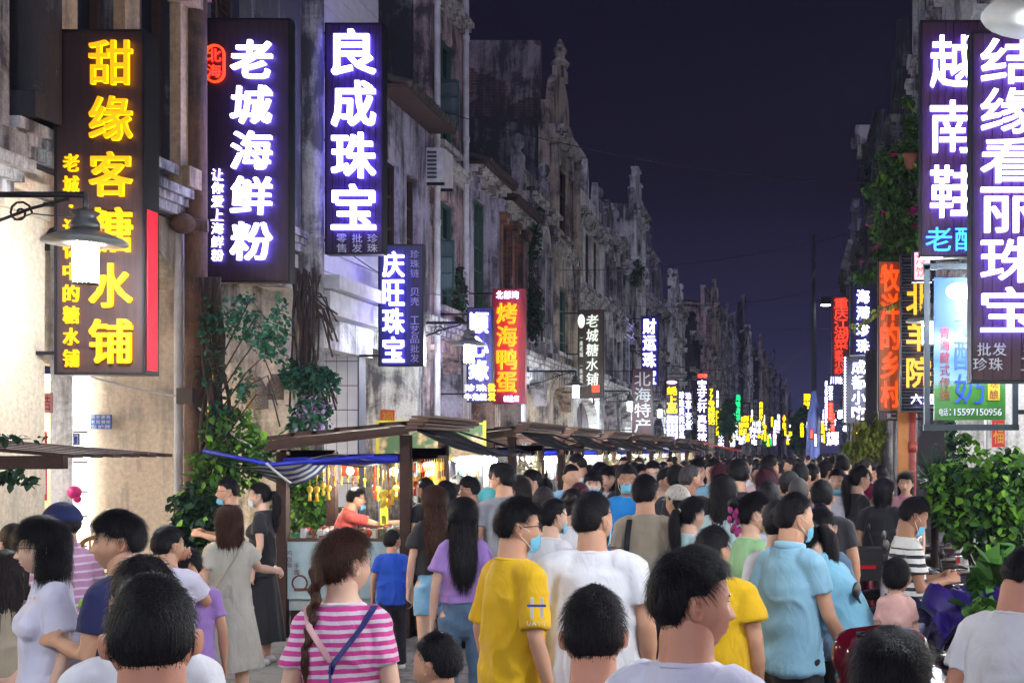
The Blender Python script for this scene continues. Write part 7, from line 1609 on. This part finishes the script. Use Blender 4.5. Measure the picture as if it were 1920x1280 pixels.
# ---------------------------------------------------------------- scooters
def make_scooter(label, loc, rz, col, group='scooters parked at the right'):
    t = thing('motor_scooter', label, 'scooter', loc, rz, group); bm_ = plain('paint_' + '_'.join('%02d' % int(c * 99) for c in col), col, .22, var=.05); rub = plain('tyre_rubber', (.015, .015, .016), .8); chrome = plain('chrome', (.6, .6, .62), .15, 1.0); seatm = plain('black_vinyl', (.014, .013, .015), .42)
    for y in (-.62, .62):
        pts = [(0, y + .20 * math.cos(a), .25 + .20 * math.sin(a)) for a in [2 * math.pi * i / 20 for i in range(21)]]; mb = MB(); mb.tube(pts, .05, 8, caps=False); w_ = mb.build('wheel', rub, t); mb = MB(); mb.lathe([(.03, -.04), (.14, -.03), (.15, 0), (.14, .03), (.03, .04)], (0, y, .25), 14, M=Matrix.Rotation(R(90), 3, 'Y')); mb.build('rim', steel, w_)
    mb = MB(); mb.tube([(0, -.78, .62), (0, -.55, .60), (0, -.30, .56), (0, -.05, .42), (0, .15, .33)], [(.05, .04), (.15, .13), (.17, .17), (.15, .13), (.13, .06)], 14); mb.tube([(0, .10, .30), (0, .30, .34), (0, .42, .55), (0, .44, .85), (0, .42, .96)], [(.14, .05), (.17, .05), (.20, .06), (.17, .08), (.10, .07)], 14); mb.tube([(0, .45, .55), (0, .62, .50), (0, .80, .42)], [(.10, .04), (.09, .04), (.06, .02)], 10); mb.build('body', bm_, t)
    mb = MB(); mb.tube([(0, -.80, .76), (0, -.55, .78), (0, -.25, .74), (0, .0, .70), (0, .08, .66)], [(.09, .035), (.15, .055), (.145, .05), (.11, .045), (.06, .02)], 14); mb.build('seat', seatm, t)
    mb = MB(); mb.tube([(-.34, .30, .98), (-.18, .38, 1.03), (0, .42, 1.02), (.18, .38, 1.03), (.34, .30, .98)], .018, 8); mb.tube([(-.36, .28, .975), (-.24, .35, 1.01)], .026, 8); mb.tube([(.36, .28, .975), (.24, .35, 1.01)], .026, 8); mb.tube([(0, .42, .9), (0, .62, .3)], .03, 8); mb.build('handlebar', seatm, t)
    for s in (-1, 1):
        mb = MB(); mb.tube([(.20 * s, .38, 1.03), (.28 * s, .42, 1.20)], .007, 5); mb.ball((.30 * s, .42, 1.24), .06, 12, 0, (1, .25, .7)); mb.build('mirror', seatm if s < 0 else chrome, t)
    mb = MB(); mb.ball((0, .50, .90), .085, 12, 0, (1.1, .5, .8)); mb.build('headlight', plain('headlight_glass', (.5, .52, .55), .1, .3), t)
    mb = MB(); mb.box(-.13, .13, -.84, -.78, .60, .66); mb.build('tail_light', plain('tail_red', (.45, .01, .01), .25), t); mb = MB(); mb.tube([(-.12, -.6, .8), (-.13, -.9, .82), (.13, -.9, .82), (.12, -.6, .8)], .014, 6); mb.build('rack', chrome, t)
    return t
sc = make_scooter('pinkish scooter nearest the standing man in the striped top', (xat(1792, 9.3), 9.3, 0), R(60), (.30, .10, .20))
slist = [((xat(1850, 8.9), 8.9, 0), 100, 'black', (.02, .02, .025), 'black scooter tucked under the climber at the right'), ((xat(1765, 10.5), 10.5, 0), 75, 'silver', (.48, .49, .54), 'silver scooter behind the man in the striped top'),
         ((xat(1630, 9.6), 9.6, 0), 80, 'black', (.02, .02, .03), 'black scooter in front of the seated person in black'), ((xat(1620, 10.8), 10.8, 0), 85, 'red', (.35, .01, .03), 'bright red scooter left of the seated person in black'),
         ((xat(1630, 12.0), 12.0, 0), 95, 'violet', (.06, .02, .12), 'violet scooter behind the bright red one'), ((xat(1718, 11.6), 11.6, 0), 85, 'wine', (.12, .01, .02), 'wine coloured scooter under the palm like plant'), ((xat(1650, 13.6), 13.6, 0), 88, 'grey', (.12, .12, .14), 'grey scooter further back in the parked row'), ((xat(1665, 15.2), 15.2, 0), 92, 'black', (.02, .02, .02), 'last black scooter of the parked row'),
         ((xat(1790, 6.4), 6.4, 0), 70, 'silver', (.36, .37, .40), 'pale silver scooter beneath the purple rain cape')]
for (loc, rz, cn, cc, lb) in slist:
    c = copy_tree(sc, loc=loc, rz=R(rz), label=lb)
    for ch in KIDS[c.name]:
        if ch.name.startswith('body'): ch.data = ch.data.copy(); ch.data.materials[0] = plain('scooter_' + cn, cc, .22, var=.05)
# top box, purple cape, the dark red scooter seat in front
t = thing('scooter_top_box', 'black top box with a red reflector on a parked scooter', 'top box', (xat(1606, 10.6), 10.6, .86)); mb = MB(); mb.box(-.2, .2, -.16, .16, 0, .16); mb.build('box', plain('black_vinyl', (.014, .013, .015)), t); mb = MB(); mb.box(-.205, .205, -.165, .165, .162, .26); mb.build('lid', plain('black_vinyl', (.014, .013, .015)), t); mb = MB(); mb.box(-.15, .15, -.175, -.161, .10, .13); mb.build('reflector', plain('tail_red', (.45, .01, .01)), t)
V = []; n_, m_ = 26, 20
for i in range(n_ + 1):
    for j in range(m_ + 1):
        u, v = i / n_, j / m_; p0 = at(1722 + 130 * u, 1130 - 45 * u, 6.3); z = p0.z + .05 * math.sin(u * 9) * .5 + .03 * math.sin(u * 21 + v * 6); q = abs(v - .35) * 1.0; V.append((p0.x + .05 * math.sin(v * 12), 5.95 + .75 * v, z - .55 * q ** 1.3 + .035 * math.sin(u * 16 + v * 9) + .02 * math.sin(v * 23 + u * 5)))
o = link('rain_cape', rawmesh('rain_cape', V, np.array([(i * (m_ + 1) + j, i * (m_ + 1) + j + 1, (i + 1) * (m_ + 1) + j + 1, (i + 1) * (m_ + 1) + j) for i in range(n_) for j in range(m_)]), plain('purple_nylon', (.030, .015, .16), .35, bump=.3, bscale=9), True)); tag(o, 'crumpled purple rain cape draped over a parked scooter', 'rain cape')
V2 = [((x - xat(1630, 15)) * 1 + xat(1640, 14.0), y + 8.0, z + .28) for x, y, z in V]
o = link('scooter_cover', rawmesh('scooter_cover', V2, np.array([(i * (m_ + 1) + j, i * (m_ + 1) + j + 1, (i + 1) * (m_ + 1) + j + 1, (i + 1) * (m_ + 1) + j) for i in range(n_) for j in range(m_)]), plain('magenta_nylon', (.26, .01, .07), .4), True)); tag(o, 'magenta cover thrown over a scooter beside the dark columns', 'cover')
Y = 4.6; t = thing('electric_tricycle', 'glossy dark red vehicle seat back with a black rail at the bottom right', 'vehicle', (xat(1670, Y), Y, 0)); k = Y / F; gloss = plain('maroon_gloss', (.10, .004, .012), .12, var=.05)
w = 190 * k; zt = zat(1182, Y); v_, f_, n_ = remesh([tubearr([(-w * .40, 0, zt - .09), (-w * .1, 0, zt - .075), (w * .20, 0, zt - .09)], [(.075, .10)] * 3, 20), tubearr([(-w * .30, .02, zt - .40), (-w * .1, .03, zt - .16), (w * .12, .03, zt - .14)], [(.16, .10), (.14, .09), (.1, .08)], 16)], .012, 6); link('seat_back', rawmesh('seat_back', v_, f_, gloss), t); mb = MB()

mb = MB(); mb.tube([(w * .2, .1, zt - .06), (w * .62, .1, zt - .13)], .03, 10); mb.tube([(-w * .35, -.10, zt), (0, -.12, zt + .015), (w * .2, -.10, zt - .005)], .012, 8); mb.build('rail', plain('black_paint_gloss', (.012, .012, .02), .15), t)
mb = MB(); mb.box(-w * .2, w * .65, .12, .9, zt - .60, zt - .22); mb.build('body', gloss, t)
for x in (-.2, .3):
    mb = MB(); pts = [(x, .5 + .22 * math.cos(a), .25 + .22 * math.sin(a)) for a in [2 * math.pi * i / 18 for i in range(19)]]; mb.tube(pts, .05, 8, caps=False); mb.build('wheel', plain('tyre_rubber', (.015, .015, .016)), t)
mb = MB(); mb.ball(tuple(at(1716, 1262, 3.6) - Vector(t.location)), .045, 12); mb.build('knob', plain('grey_knob', (.25, .26, .28), .3), t)
# ---------------------------------------------------------------- the crowd
def man(label, px, top, Y, **kw):
    h = kw.pop('h', None) or CH + (VPY - top) * Y / F - .012; kw.setdefault('seed', int(px * 7 + top)); X = xat(px, Y); kw['face'] = kw.get('face', 0) + math.degrees(math.atan2(VPX - px, F)); return make_person(label, (X, Y, .02), max(.9, h), **kw)
W_ = dict(female=True, skin='fair')
P3, P2, P1 = dict(q=3), dict(q=2), dict(q=1)
man('person with cropped black hair seen from behind, nearest at the lower left', 285, 1086, 2.5, q=3, hair='crop', skin='ruddy', shirt=('tee', 'white'), yaw=-3)
man('person with black hair in white just beyond the cropped head at the lower left', 268, 1050, 3.4, q=2, hair='short', shirt=('tee', 'white'), yaw=20)
man('woman with a black bob and glasses in a white lilac top at the left edge', 92, 975, 5.4, q=3, hair='bob', face=100, yaw=-14, glasses=1, shirt=('tee', 'lilacwhite'), arms=('down', 'hip'), legs=('skirt', 'lilacwhite'), **W_)
man('man in a navy shirt with neon green print looking left', 232, 962, 5.25, q=3, hair='side', face=55, yaw=35, shirt=('tee', 'navy'), arms=('phone', 'hip'), skin='tan', extras=('greenprint',))
man('man in a navy cap and pink striped polo at the left', 122, 946, 7.2, q=2, hair='short', face=40, yaw=20, shirt=('polo', 'pinkpolo'), extras=('navycap',))
man('woman with dark brown hair cut off by the left edge', 8, 1038, 6.0, q=2, hair='mid', haircol='soft', face=0, shirt=('tee', 'khaki'), **W_)
man('man with a hand to his face behind the man in navy', 312, 988, 7.0, q=2, hair='short', face=-20, yaw=-30, shirt=('tee', 'lilacwhite'), arms=('down', 'face'))
man('child with dark hair beside the woman in the pale linen dress', 356, 1031, 7.2, q=2, hair='short', face=0, shirt=('tee', 'lilac'))
man('woman with long brown hair in a pale linen dress with a shoulder bag', 430, 951, 8.9, q=3, hair='mid', haircol='brown', face=8, shirt=('dress', 'linen'), legs=('dress', 'linen'), build=1.1, arms=('down', ((.27, .10, 1.20), (.42, .28, 1.16))), extras=('bag',), **W_)
man('man in black with glasses and a lowered mask facing left', 432, 897, 12.0, q=2, hair='short', face=70, yaw=20, glasses=1, mask='chin', shirt=('tee', 'black'), arms=('phone', 'phone'))
man('woman in a long black dress wearing a mask, beside the bespectacled man in black', 492, 905, 11.4, q=2, hair='tail', face=75, mask='white', shirt=('dress', 'black'), legs=('longdress', 'black'), **W_)
man('stall vendor in a red shirt and glasses reaching out with both arms', 634, 921, 14.0, q=3, hair='short', face=-82, lean=16, yaw=0, glasses=1, mask='chin', shirt=('tee', 'red'), h=1.66, dz=-.13, arms=(((.20, .30, 1.33), (.08, .60, 1.42)), ((.20, .30, 1.35), (.10, .58, 1.45))))
man('woman with a brown braid in a pink striped shirt and navy carrier straps', 642, 997, 4.45, q=3, hair='braid', haircol='brown', face=-12, yaw=-42, shirt=('tee', 'pinkstripe'), extras=('bluecross',), **W_)
man('boy in a royal blue shirt and black trousers walking away', 735, 997, 11.0, q=2, hair='crop', face=-5, yaw=-30, headscale=1.15, shirt=('kid', 'royal'), legs=('trousers', 'dark'), stride=.8)
man('woman with long wavy brown hair in a black top and denim shorts', 816, 914, 9.9, q=3, hair='long', haircol='brown', face=5, shirt=('crop', 'black'), legs=('hotpants', 'denimlight'), stride=.5, **W_)
man('woman with long straight black hair in a lilac top and jeans', 869, 937, 8.2, q=3, hair='long', face=0, shirt=('crop', 'lilac'), legs=('jeans', 'denim'), **W_)
man('man in a grey shirt with glasses looking towards the stalls', 945, 870, 10.5, q=2, hair='short', face=10, yaw=38, glasses=1, shirt=('tee', 'grey'))
man('man with glasses and parted hair facing left near the yellow banner', 884, 895, 12.4, q=2, hair='side', face=60, yaw=15, glasses=1, shirt=('tee', 'beige'))
man('person in black with short black hair at the stall post', 801, 897, 13.2, q=2, hair='short', face=40, shirt=('tee', 'black'))
man('woman with sleek black hair behind the brown haired woman in black', 838, 904, 12.2, q=2, hair='long', face=20, shirt=('tee', 'black'), **W_)
man('child at the stall counter facing the vendor', 772, 940, 13.8, q=1, hair='bob', face=120, shirt=('tee', 'white'), **W_)
man('man in a bright yellow shirt with sleeve print, glasses and a blue mask', 962, 936, 5.6, q=3, hair='short', face=-56, yaw=-22, glasses=1, mask='blue', shirt=('tee', 'yellow', .88), extras=('yellowprint',), build=1.0, arms=('down', 'down'))
man('broad man in a plain white shirt with earloops of a mask, seen from behind', 1110, 925, 5.7, q=3, hair='crop', face=-6, yaw=-32, mask='blue', shirt=('tee', 'white'), build=1.25)
man('person with rounded black hair and bare neck in the foreground centre', 1113, 1110, 3.2, q=3, hair='short', face=0, skin='ruddy', shirt=('tee', 'lilacwhite'))
man('boy with cropped hair at the bottom, left of centre', 825, 1196, 4.3, q=3, hair='crop', face=30, yaw=25, shirt=('tee', 'denim'), headscale=1.12)
man('man with black hair and a pale lilac shirt filling the bottom centre', 1288, 1034, 2.95, q=3, hair='short', face=-25, yaw=-48, skin='ruddy', shirt=('tee', 'lilacwhite'), build=1.02)
man('person in a yellow shirt with striped undersleeves behind the foreground man', 1335, 990, 6.0, q=2, hair='short', face=-12, yaw=-25, shirt=('blouse', 'yellow'), build=1.2)
man('man in a light blue polo shirt turned to the right with a mask', 1483, 926, 6.25, q=3, hair='crop', face=-42, yaw=-20, mask='blue', shirt=('polo', 'lightblue'), legs=('trousers', 'dark'), build=1.0, arms=('down', 'fwd'))
man('slim man in a khaki shirt with a black shoulder strap', 1210, 893, 8.8, q=3, hair='short', face=0, yaw=-16, shirt=('tee', 'khaki'), extras=('blackstrap',))
man('woman in a light green shirt with a magenta hair scarf and blue mask', 1408, 925, 7.3, q=3, hair='bun', face=-60, yaw=-18, mask='blue', shirt=('blouse', 'green'), extras=('scarf',), **W_)
man('woman in a blue denim shirt bending forward with a blue mask', 1618, 968, 6.3, q=3, hair='pony', h=1.66, face=62, lean=30, pitch=-22, mask='blue', shirt=('shirt', 'skyblue'), arms=('phone', 'phone'), legs=('jeans', 'denimlight'), **W_)
man('toddler in a pink shirt with a rounded black haircut on the dark red seat', 1680, 1061, 6.1, q=3, hair='short', face=-5, shirt=('kid', 'salmon'), headscale=1.4, h=.92, dz=.44, arms=('fwd', 'fwd'), legs=('trousers', 'yellow'), **W_)
man('man in a white shirt with navy stripes and a blue mask looking at his phone', 1700, 932, 7.9, q=3, hair='short', face=-72, pitch=-20, mask='blue', shirt=('tee', 'sailor'), arms=('phone', 'phone'), skin='brown')
man('man in a white shirt bowing his head at the lower right corner', 1885, 1018, 4.35, q=3, hair='crop', face=-30, yaw=-38, pitch=-26, lean=8, skin='ruddy', shirt=('tee', 'white'), build=1.1)
man('dark haired head rising from the bottom edge, right of centre', 1672, 1196, 2.75, q=3, hair='bob', face=0, shirt=('tee', 'black'), **W_)
man('person in black with a short bob seated among the scooters', 1655, 898, 11.6, q=2, hair='bob', face=-20, shirt=('tee', 'black'), build=1.15)
man('woman in a pink blouse with long black hair facing the camera at the right', 1698, 886, 14.2, q=2, hair='long', face=175, shirt=('blouse', 'pink'), **W_)
man('broad man in dark navy with a blunt haircut seen from behind', 1541, 902, 9.2, q=2, hair='short', face=0, shirt=('tee', 'dark'), build=1.2)
man('woman in a white shirt with a mask at her chin facing the camera', 1571, 879, 12.6, q=2, hair='bun', face=170, mask='chin', shirt=('tee', 'white'), **W_)
man('woman in a black top and floral skirt with raised hand', 1608, 874, 12.4, q=2, hair='tail', face=-60, shirt=('tee', 'black'), legs=('skirt', 'floral'), arms=('up', 'down'), **W_)
man('man in a bright blue jacket and blue mask facing the camera', 1178, 873, 11.6, q=2, hair='short', face=175, mask='blue', shirt=('long', 'bright'), skin='brown')
man('woman in white with a fringe and a blue mask facing the camera', 1112, 886, 12.8, q=2, hair='bob', face=180, mask='blue', shirt=('tee', 'purple'), **W_)
man('woman in a white shirt with a brown strap behind the masked woman', 1140, 876, 13.8, q=2, hair='bob', face=170, shirt=('tee', 'white'), extras=('brownstrap',), **W_)
man('stocky man in a light blue shirt near the third stall', 1068, 871, 13.4, q=2, hair='crop', face=215, yaw=0, shirt=('tee', 'lightblue'), build=1.15, skin='tan')
man('woman in a purple dress with a ponytail looking at the stalls', 1003, 881, 12.4, q=2, hair='tail', face=100, shirt=('blouse', 'purple'), legs=('longdress', 'purple'), **W_)
man('woman with a bun and mask in a white top beside the yellow shirt', 1033, 936, 8.1, q=2, hair='bun', face=-40, yaw=-18, mask='blue', shirt=('tee', 'white'), **W_)
man('woman with gathered black hair in a white top', 1073, 918, 8.6, q=2, hair='bun', haircol='soft', face=-8, shirt=('tee', 'white'), **W_)
man('girl with a ponytail and white hair tie looking right', 1292, 934, 8.6, q=3, hair='tail', face=-55, shirt=('tee', 'paleteal'), extras=('hairtie',), **W_)
man('person in a cream baseball cap behind the ponytailed girl', 1274, 912, 9.4, q=2, hair='short', face=40, shirt=('tee', 'white'), extras=('creamcap',))
man('woman with shoulder length black hair in a pale top and rose strap', 1356, 893, 9.0, q=2, hair='mid', face=0, shirt=('tee', 'paleteal'), extras=('pinkstrap',), **W_)
man('woman with very long wine tinted hair in a white top', 1438, 880, 11.0, q=2, hair='long', haircol='wine', face=0, shirt=('tee', 'white'), **W_)
man('man in a blush pink shirt with a mask seen from behind', 1441, 853, 12.8, q=2, hair='crop', face=-10, yaw=-30, mask='blue', shirt=('tee', 'blush'), build=1.1, extras=('backprint',))
man('man in a dark checked shirt with black hair', 1500, 868, 11.8, q=2, hair='crop', face=0, shirt=('shirt', 'check'))
man('man in a plain black shirt with thinning hair beside a companion', 1291, 871, 11.2, q=2, hair='thin', haircol='grey', face=-25, yaw=-20, shirt=('tee', 'black'), build=1.15)
man('companion in black directly left of the man with thinning hair', 1268, 873, 11.6, q=2, hair='short', face=0, shirt=('tee', 'dark'))
man('young man in a white printed shirt looking up to the right', 1247, 878, 11.9, q=2, hair='short', face=-130, shirt=('tee', 'white'), skin='fair')
man('young woman with bare shoulders smiling at the camera', 1309, 861, 13.6, q=2, hair='long', face=180, shirt=('tank', 'dark'), **W_)
man('young man in an open light blue shirt facing the camera', 1338, 861, 13.2, q=2, hair='short', face=178, shirt=('shirt', 'lightblue'), skin='fair')
man('man in a black shirt with upright hair walking away', 1384, 862, 11.0, q=2, hair='short', face=0, shirt=('tee', 'black'))
man('person with auburn hair between the two bright faces', 1353, 873, 12.0, q=2, hair='bob', haircol='wine', face=20, shirt=('tee', 'beige'), **W_)
man('woman looking down behind the bending woman', 1540, 948, 7.0, q=2, hair='bun', face=175, pitch=-25, shirt=('tee', 'denim'), **W_)
man('man with a shaved nape in navy with an orange badge', 1520, 869, 13.0, q=2, hair='crop', face=-30, shirt=('tee', 'dark'))
man('man in a teal shirt turned to the right', 1544, 864, 13.6, q=2, hair='short', face=-50, shirt=('tee', 'teal'))
man('person in a beige jacket with dark hair beyond the teal shirt', 1561, 858, 14.6, q=2, hair='short', face=-10, shirt=('long', 'khaki'))
man('tall man in black beyond the beige jacket', 1579, 851, 14.2, q=2, hair='crop', face=0, shirt=('tee', 'black'))
man('girl in a white shirt with long dark hair in shade far right', 1618, 862, 17, q=1, hair='tail', face=-60, shirt=('tee', 'paleteal'), **W_)
man('man in a white mask and glasses facing the camera', 1225, 865, 13.6, q=2, hair='short', face=175, glasses=1, mask='white', shirt=('tee', 'white'), skin='fair')
man('man with glasses in a pale shirt leaning towards the stall', 1090, 850, 15.0, q=2, hair='crop', face=60, pitch=-15, shirt=('tee', 'white'))
man('woman in a lilac shirt with a mask left of the white masked man', 1198, 870, 14.2, q=2, hair='tail', face=-120, mask='blue', shirt=('tee', 'lilacwhite'), **W_)
man('woman with a black fringe partly hidden behind the blue jacket', 1170, 872, 13.6, q=1, hair='long', face=0, shirt=('tee', 'black'), **W_)
man('woman with wet look long hair behind the masked fringe woman', 1128, 868, 15.0, q=2, hair='long', face=30, shirt=('tee', 'white'), **W_)
man('woman with dark hair looking left beside the purple dress', 978, 894, 11.8, q=2, hair='long', haircol='soft', face=50, shirt=('tee', 'denimlight'), **W_)
man('woman in a hat behind the man with parted hair', 862, 893, 15.0, q=1, hair='bob', face=60, shirt=('tee', 'paleteal'), extras=('creamcap',), **W_)
man('woman with long hair hurrying past the lilac top', 1020, 915, 10.2, q=1, hair='long', haircol='soft', face=10, shirt=('tee', 'dark'), **W_)
man('tall person with auburn hair glimpsed above the white shirts', 1087, 905, 9.8, q=1, hair='bun', haircol='wine', face=0, shirt=('tee', 'brown'), **W_)
man('woman behind the light blue polo shirt', 1457, 938, 6.6, q=1, hair='bun', face=0, shirt=('tee', 'white'), **W_)
man('person in a white shirt between the green shirt and the polo', 1440, 905, 8.4, q=1, hair='short', face=-10, shirt=('tee', 'lilacwhite'))
man('bald older man behind the blunt haircut', 1497, 895, 9.6, q=1, hair='thin', haircol='grey', face=0, shirt=('tee', 'grey'))
man('person in black cap at the left of the blunt haircut', 1480, 886, 10.6, q=1, hair='short', face=0, shirt=('tee', 'check'), extras=('blackcap',))
man('woman in shadow at the left wall with dark hair', 30, 985, 7.6, q=1, hair='long', face=30, shirt=('tee', 'black'), **W_)
# prints on the shirts
k = 1.0
def shirt_print(label, X, Y, z, chars, w, h, mat, yaw): pass
# people further back: a few figures built once and copied
protos = []
PS = [('short black hair walking away', dict(hair='short', shirt=('tee', 'white'))), ('cropped hair walking away', dict(hair='crop', shirt=('tee', 'white'))), ('long hair walking away', dict(hair='long', shirt=('tee', 'white'), **W_)),
      ('ponytail walking away', dict(hair='tail', shirt=('tee', 'white'), **W_)), ('black bob walking away', dict(hair='bob', shirt=('dress', 'white'), legs=('skirt', 'dark'), **W_)), ('cropped hair facing the camera', dict(hair='crop', face=180, shirt=('tee', 'white'))),
      ('long brown hair facing the camera', dict(hair='long', haircol='brown', face=180, shirt=('tee', 'white'), **W_)), ('blue mask facing the camera', dict(hair='short', face=178, mask='blue', shirt=('tee', 'white'))), ('glasses facing the stalls', dict(hair='short', face=80, glasses=1, shirt=('tee', 'white'))), ('brown bob facing left', dict(hair='bob', haircol='brown', face=95, shirt=('tee', 'white'), **W_))]
SHC = [('white', 'white')] * 5 + [('black', 'black')] * 4 + [('dark navy', 'dark'), ('grey', 'grey'), ('pale blue', 'lightblue'), ('lilac', 'lilacwhite'), ('beige', 'beige'), ('cream', 'cream'), ('red', 'red'), ('pink', 'pink'), ('green', 'green'), ('teal', 'teal'), ('khaki', 'khaki'), ('blush', 'blush'), ('blue', 'royal')]
rr = random.Random(21)
for i, (lb, kw) in enumerate(PS):
    kw = dict(kw); h = 1.60 if kw.get('female') else 1.71; r_ = make_person('person in a ' + lb, (0, 0, .02), h, q=1, seed=300 + i, group='people of the distant crowd with ' + lb, **kw); protos.append([r_, kw.get('face', 0), h, lb, False])
def free(X, Y, d=.42): return all((X - a) ** 2 + (Y - b_) ** 2 > d * d for a, b_ in TAKEN)
TAKEN = [(o.location.x, o.location.y) for o in COL.objects if o.parent is None and o.get('category') == 'person' and o.location.y > .1]
BAND = [(13.5, 18, 'near the street middle'), (18, 26, 'by the third stall'), (26, 40, 'by the wooden sign'), (40, 62, 'by the oyster sign'), (62, 100, 'below the far signs')]
cnt = 0
for (ya, yb, where) in BAND:
    n = {13.5: 26, 18: 42, 26: 58, 40: 60, 62: 50}[ya]; tries = 0; made = 0
    while made < n and tries < 4000:
        tries += 1; Y = rr.uniform(ya, yb); xl = XL(Y) + 2.9 if Y < 53 else XL(Y) + 1; xr = XR(Y) - (1.6 if Y < 20 else .9); X = rr.uniform(xl, xr)
        if not free(X, Y, .40): continue
        TAKEN.append((X, Y)); p = rr.choice(protos[:5] if rr.random() < .3 else protos); a = R(p[1] + rr.uniform(-25, 25)); sn, sc_ = rr.choice(SHC); lb = sn + ' top, ' + p[3] + ', ' + where; g_ = 'people in the crowd: ' + lb
        s_ = rr.uniform(.94, 1.06)
        if not p[4]: o = p[0]; o.location = (X, Y, .02); o.rotation_euler = (0, 0, a); p[4] = True; o['label'] = lb; o['group'] = g_; c = o
        else: c = copy_tree(p[0], loc=(X, Y, .02), rz=a, label=lb, group=g_)
        c.scale = (s_,) * 3; made += 1
        for ch in KIDS[c.name]:
            if ch.name.split('.')[0] in ('shirt', 'dress_top', 'collar'): ch.material_slots[0].link = 'OBJECT'; ch.material_slots[0].material = CLOTH(sc_)
    cnt += made
bpy.data.scenes.remove(SC2)

if HAZE:
    mb = MB(); mb.box(-60, 60, -30, 300, -1.5, 16); hz = mb.mesh('haze', None) if False else None
    me = bpy.data.meshes.new('haze'); me.from_pydata(mb.v, [], mb.f); hm = bpy.data.materials.new('haze_air'); hm.use_nodes = True; ht = hm.node_tree; ht.nodes.clear()
    ho = ht.nodes.new('ShaderNodeOutputMaterial'); hv = ht.nodes.new('ShaderNodeVolumePrincipled'); hv.inputs['Color'].default_value = (.55, .58, .95, 1); hv.inputs['Density'].default_value = HAZE; hv.inputs['Anisotropy'].default_value = .3
    ht.links.new(hv.outputs[0], ho.inputs['Volume']); me.materials.append(hm); link('haze', me, kind='stuff')
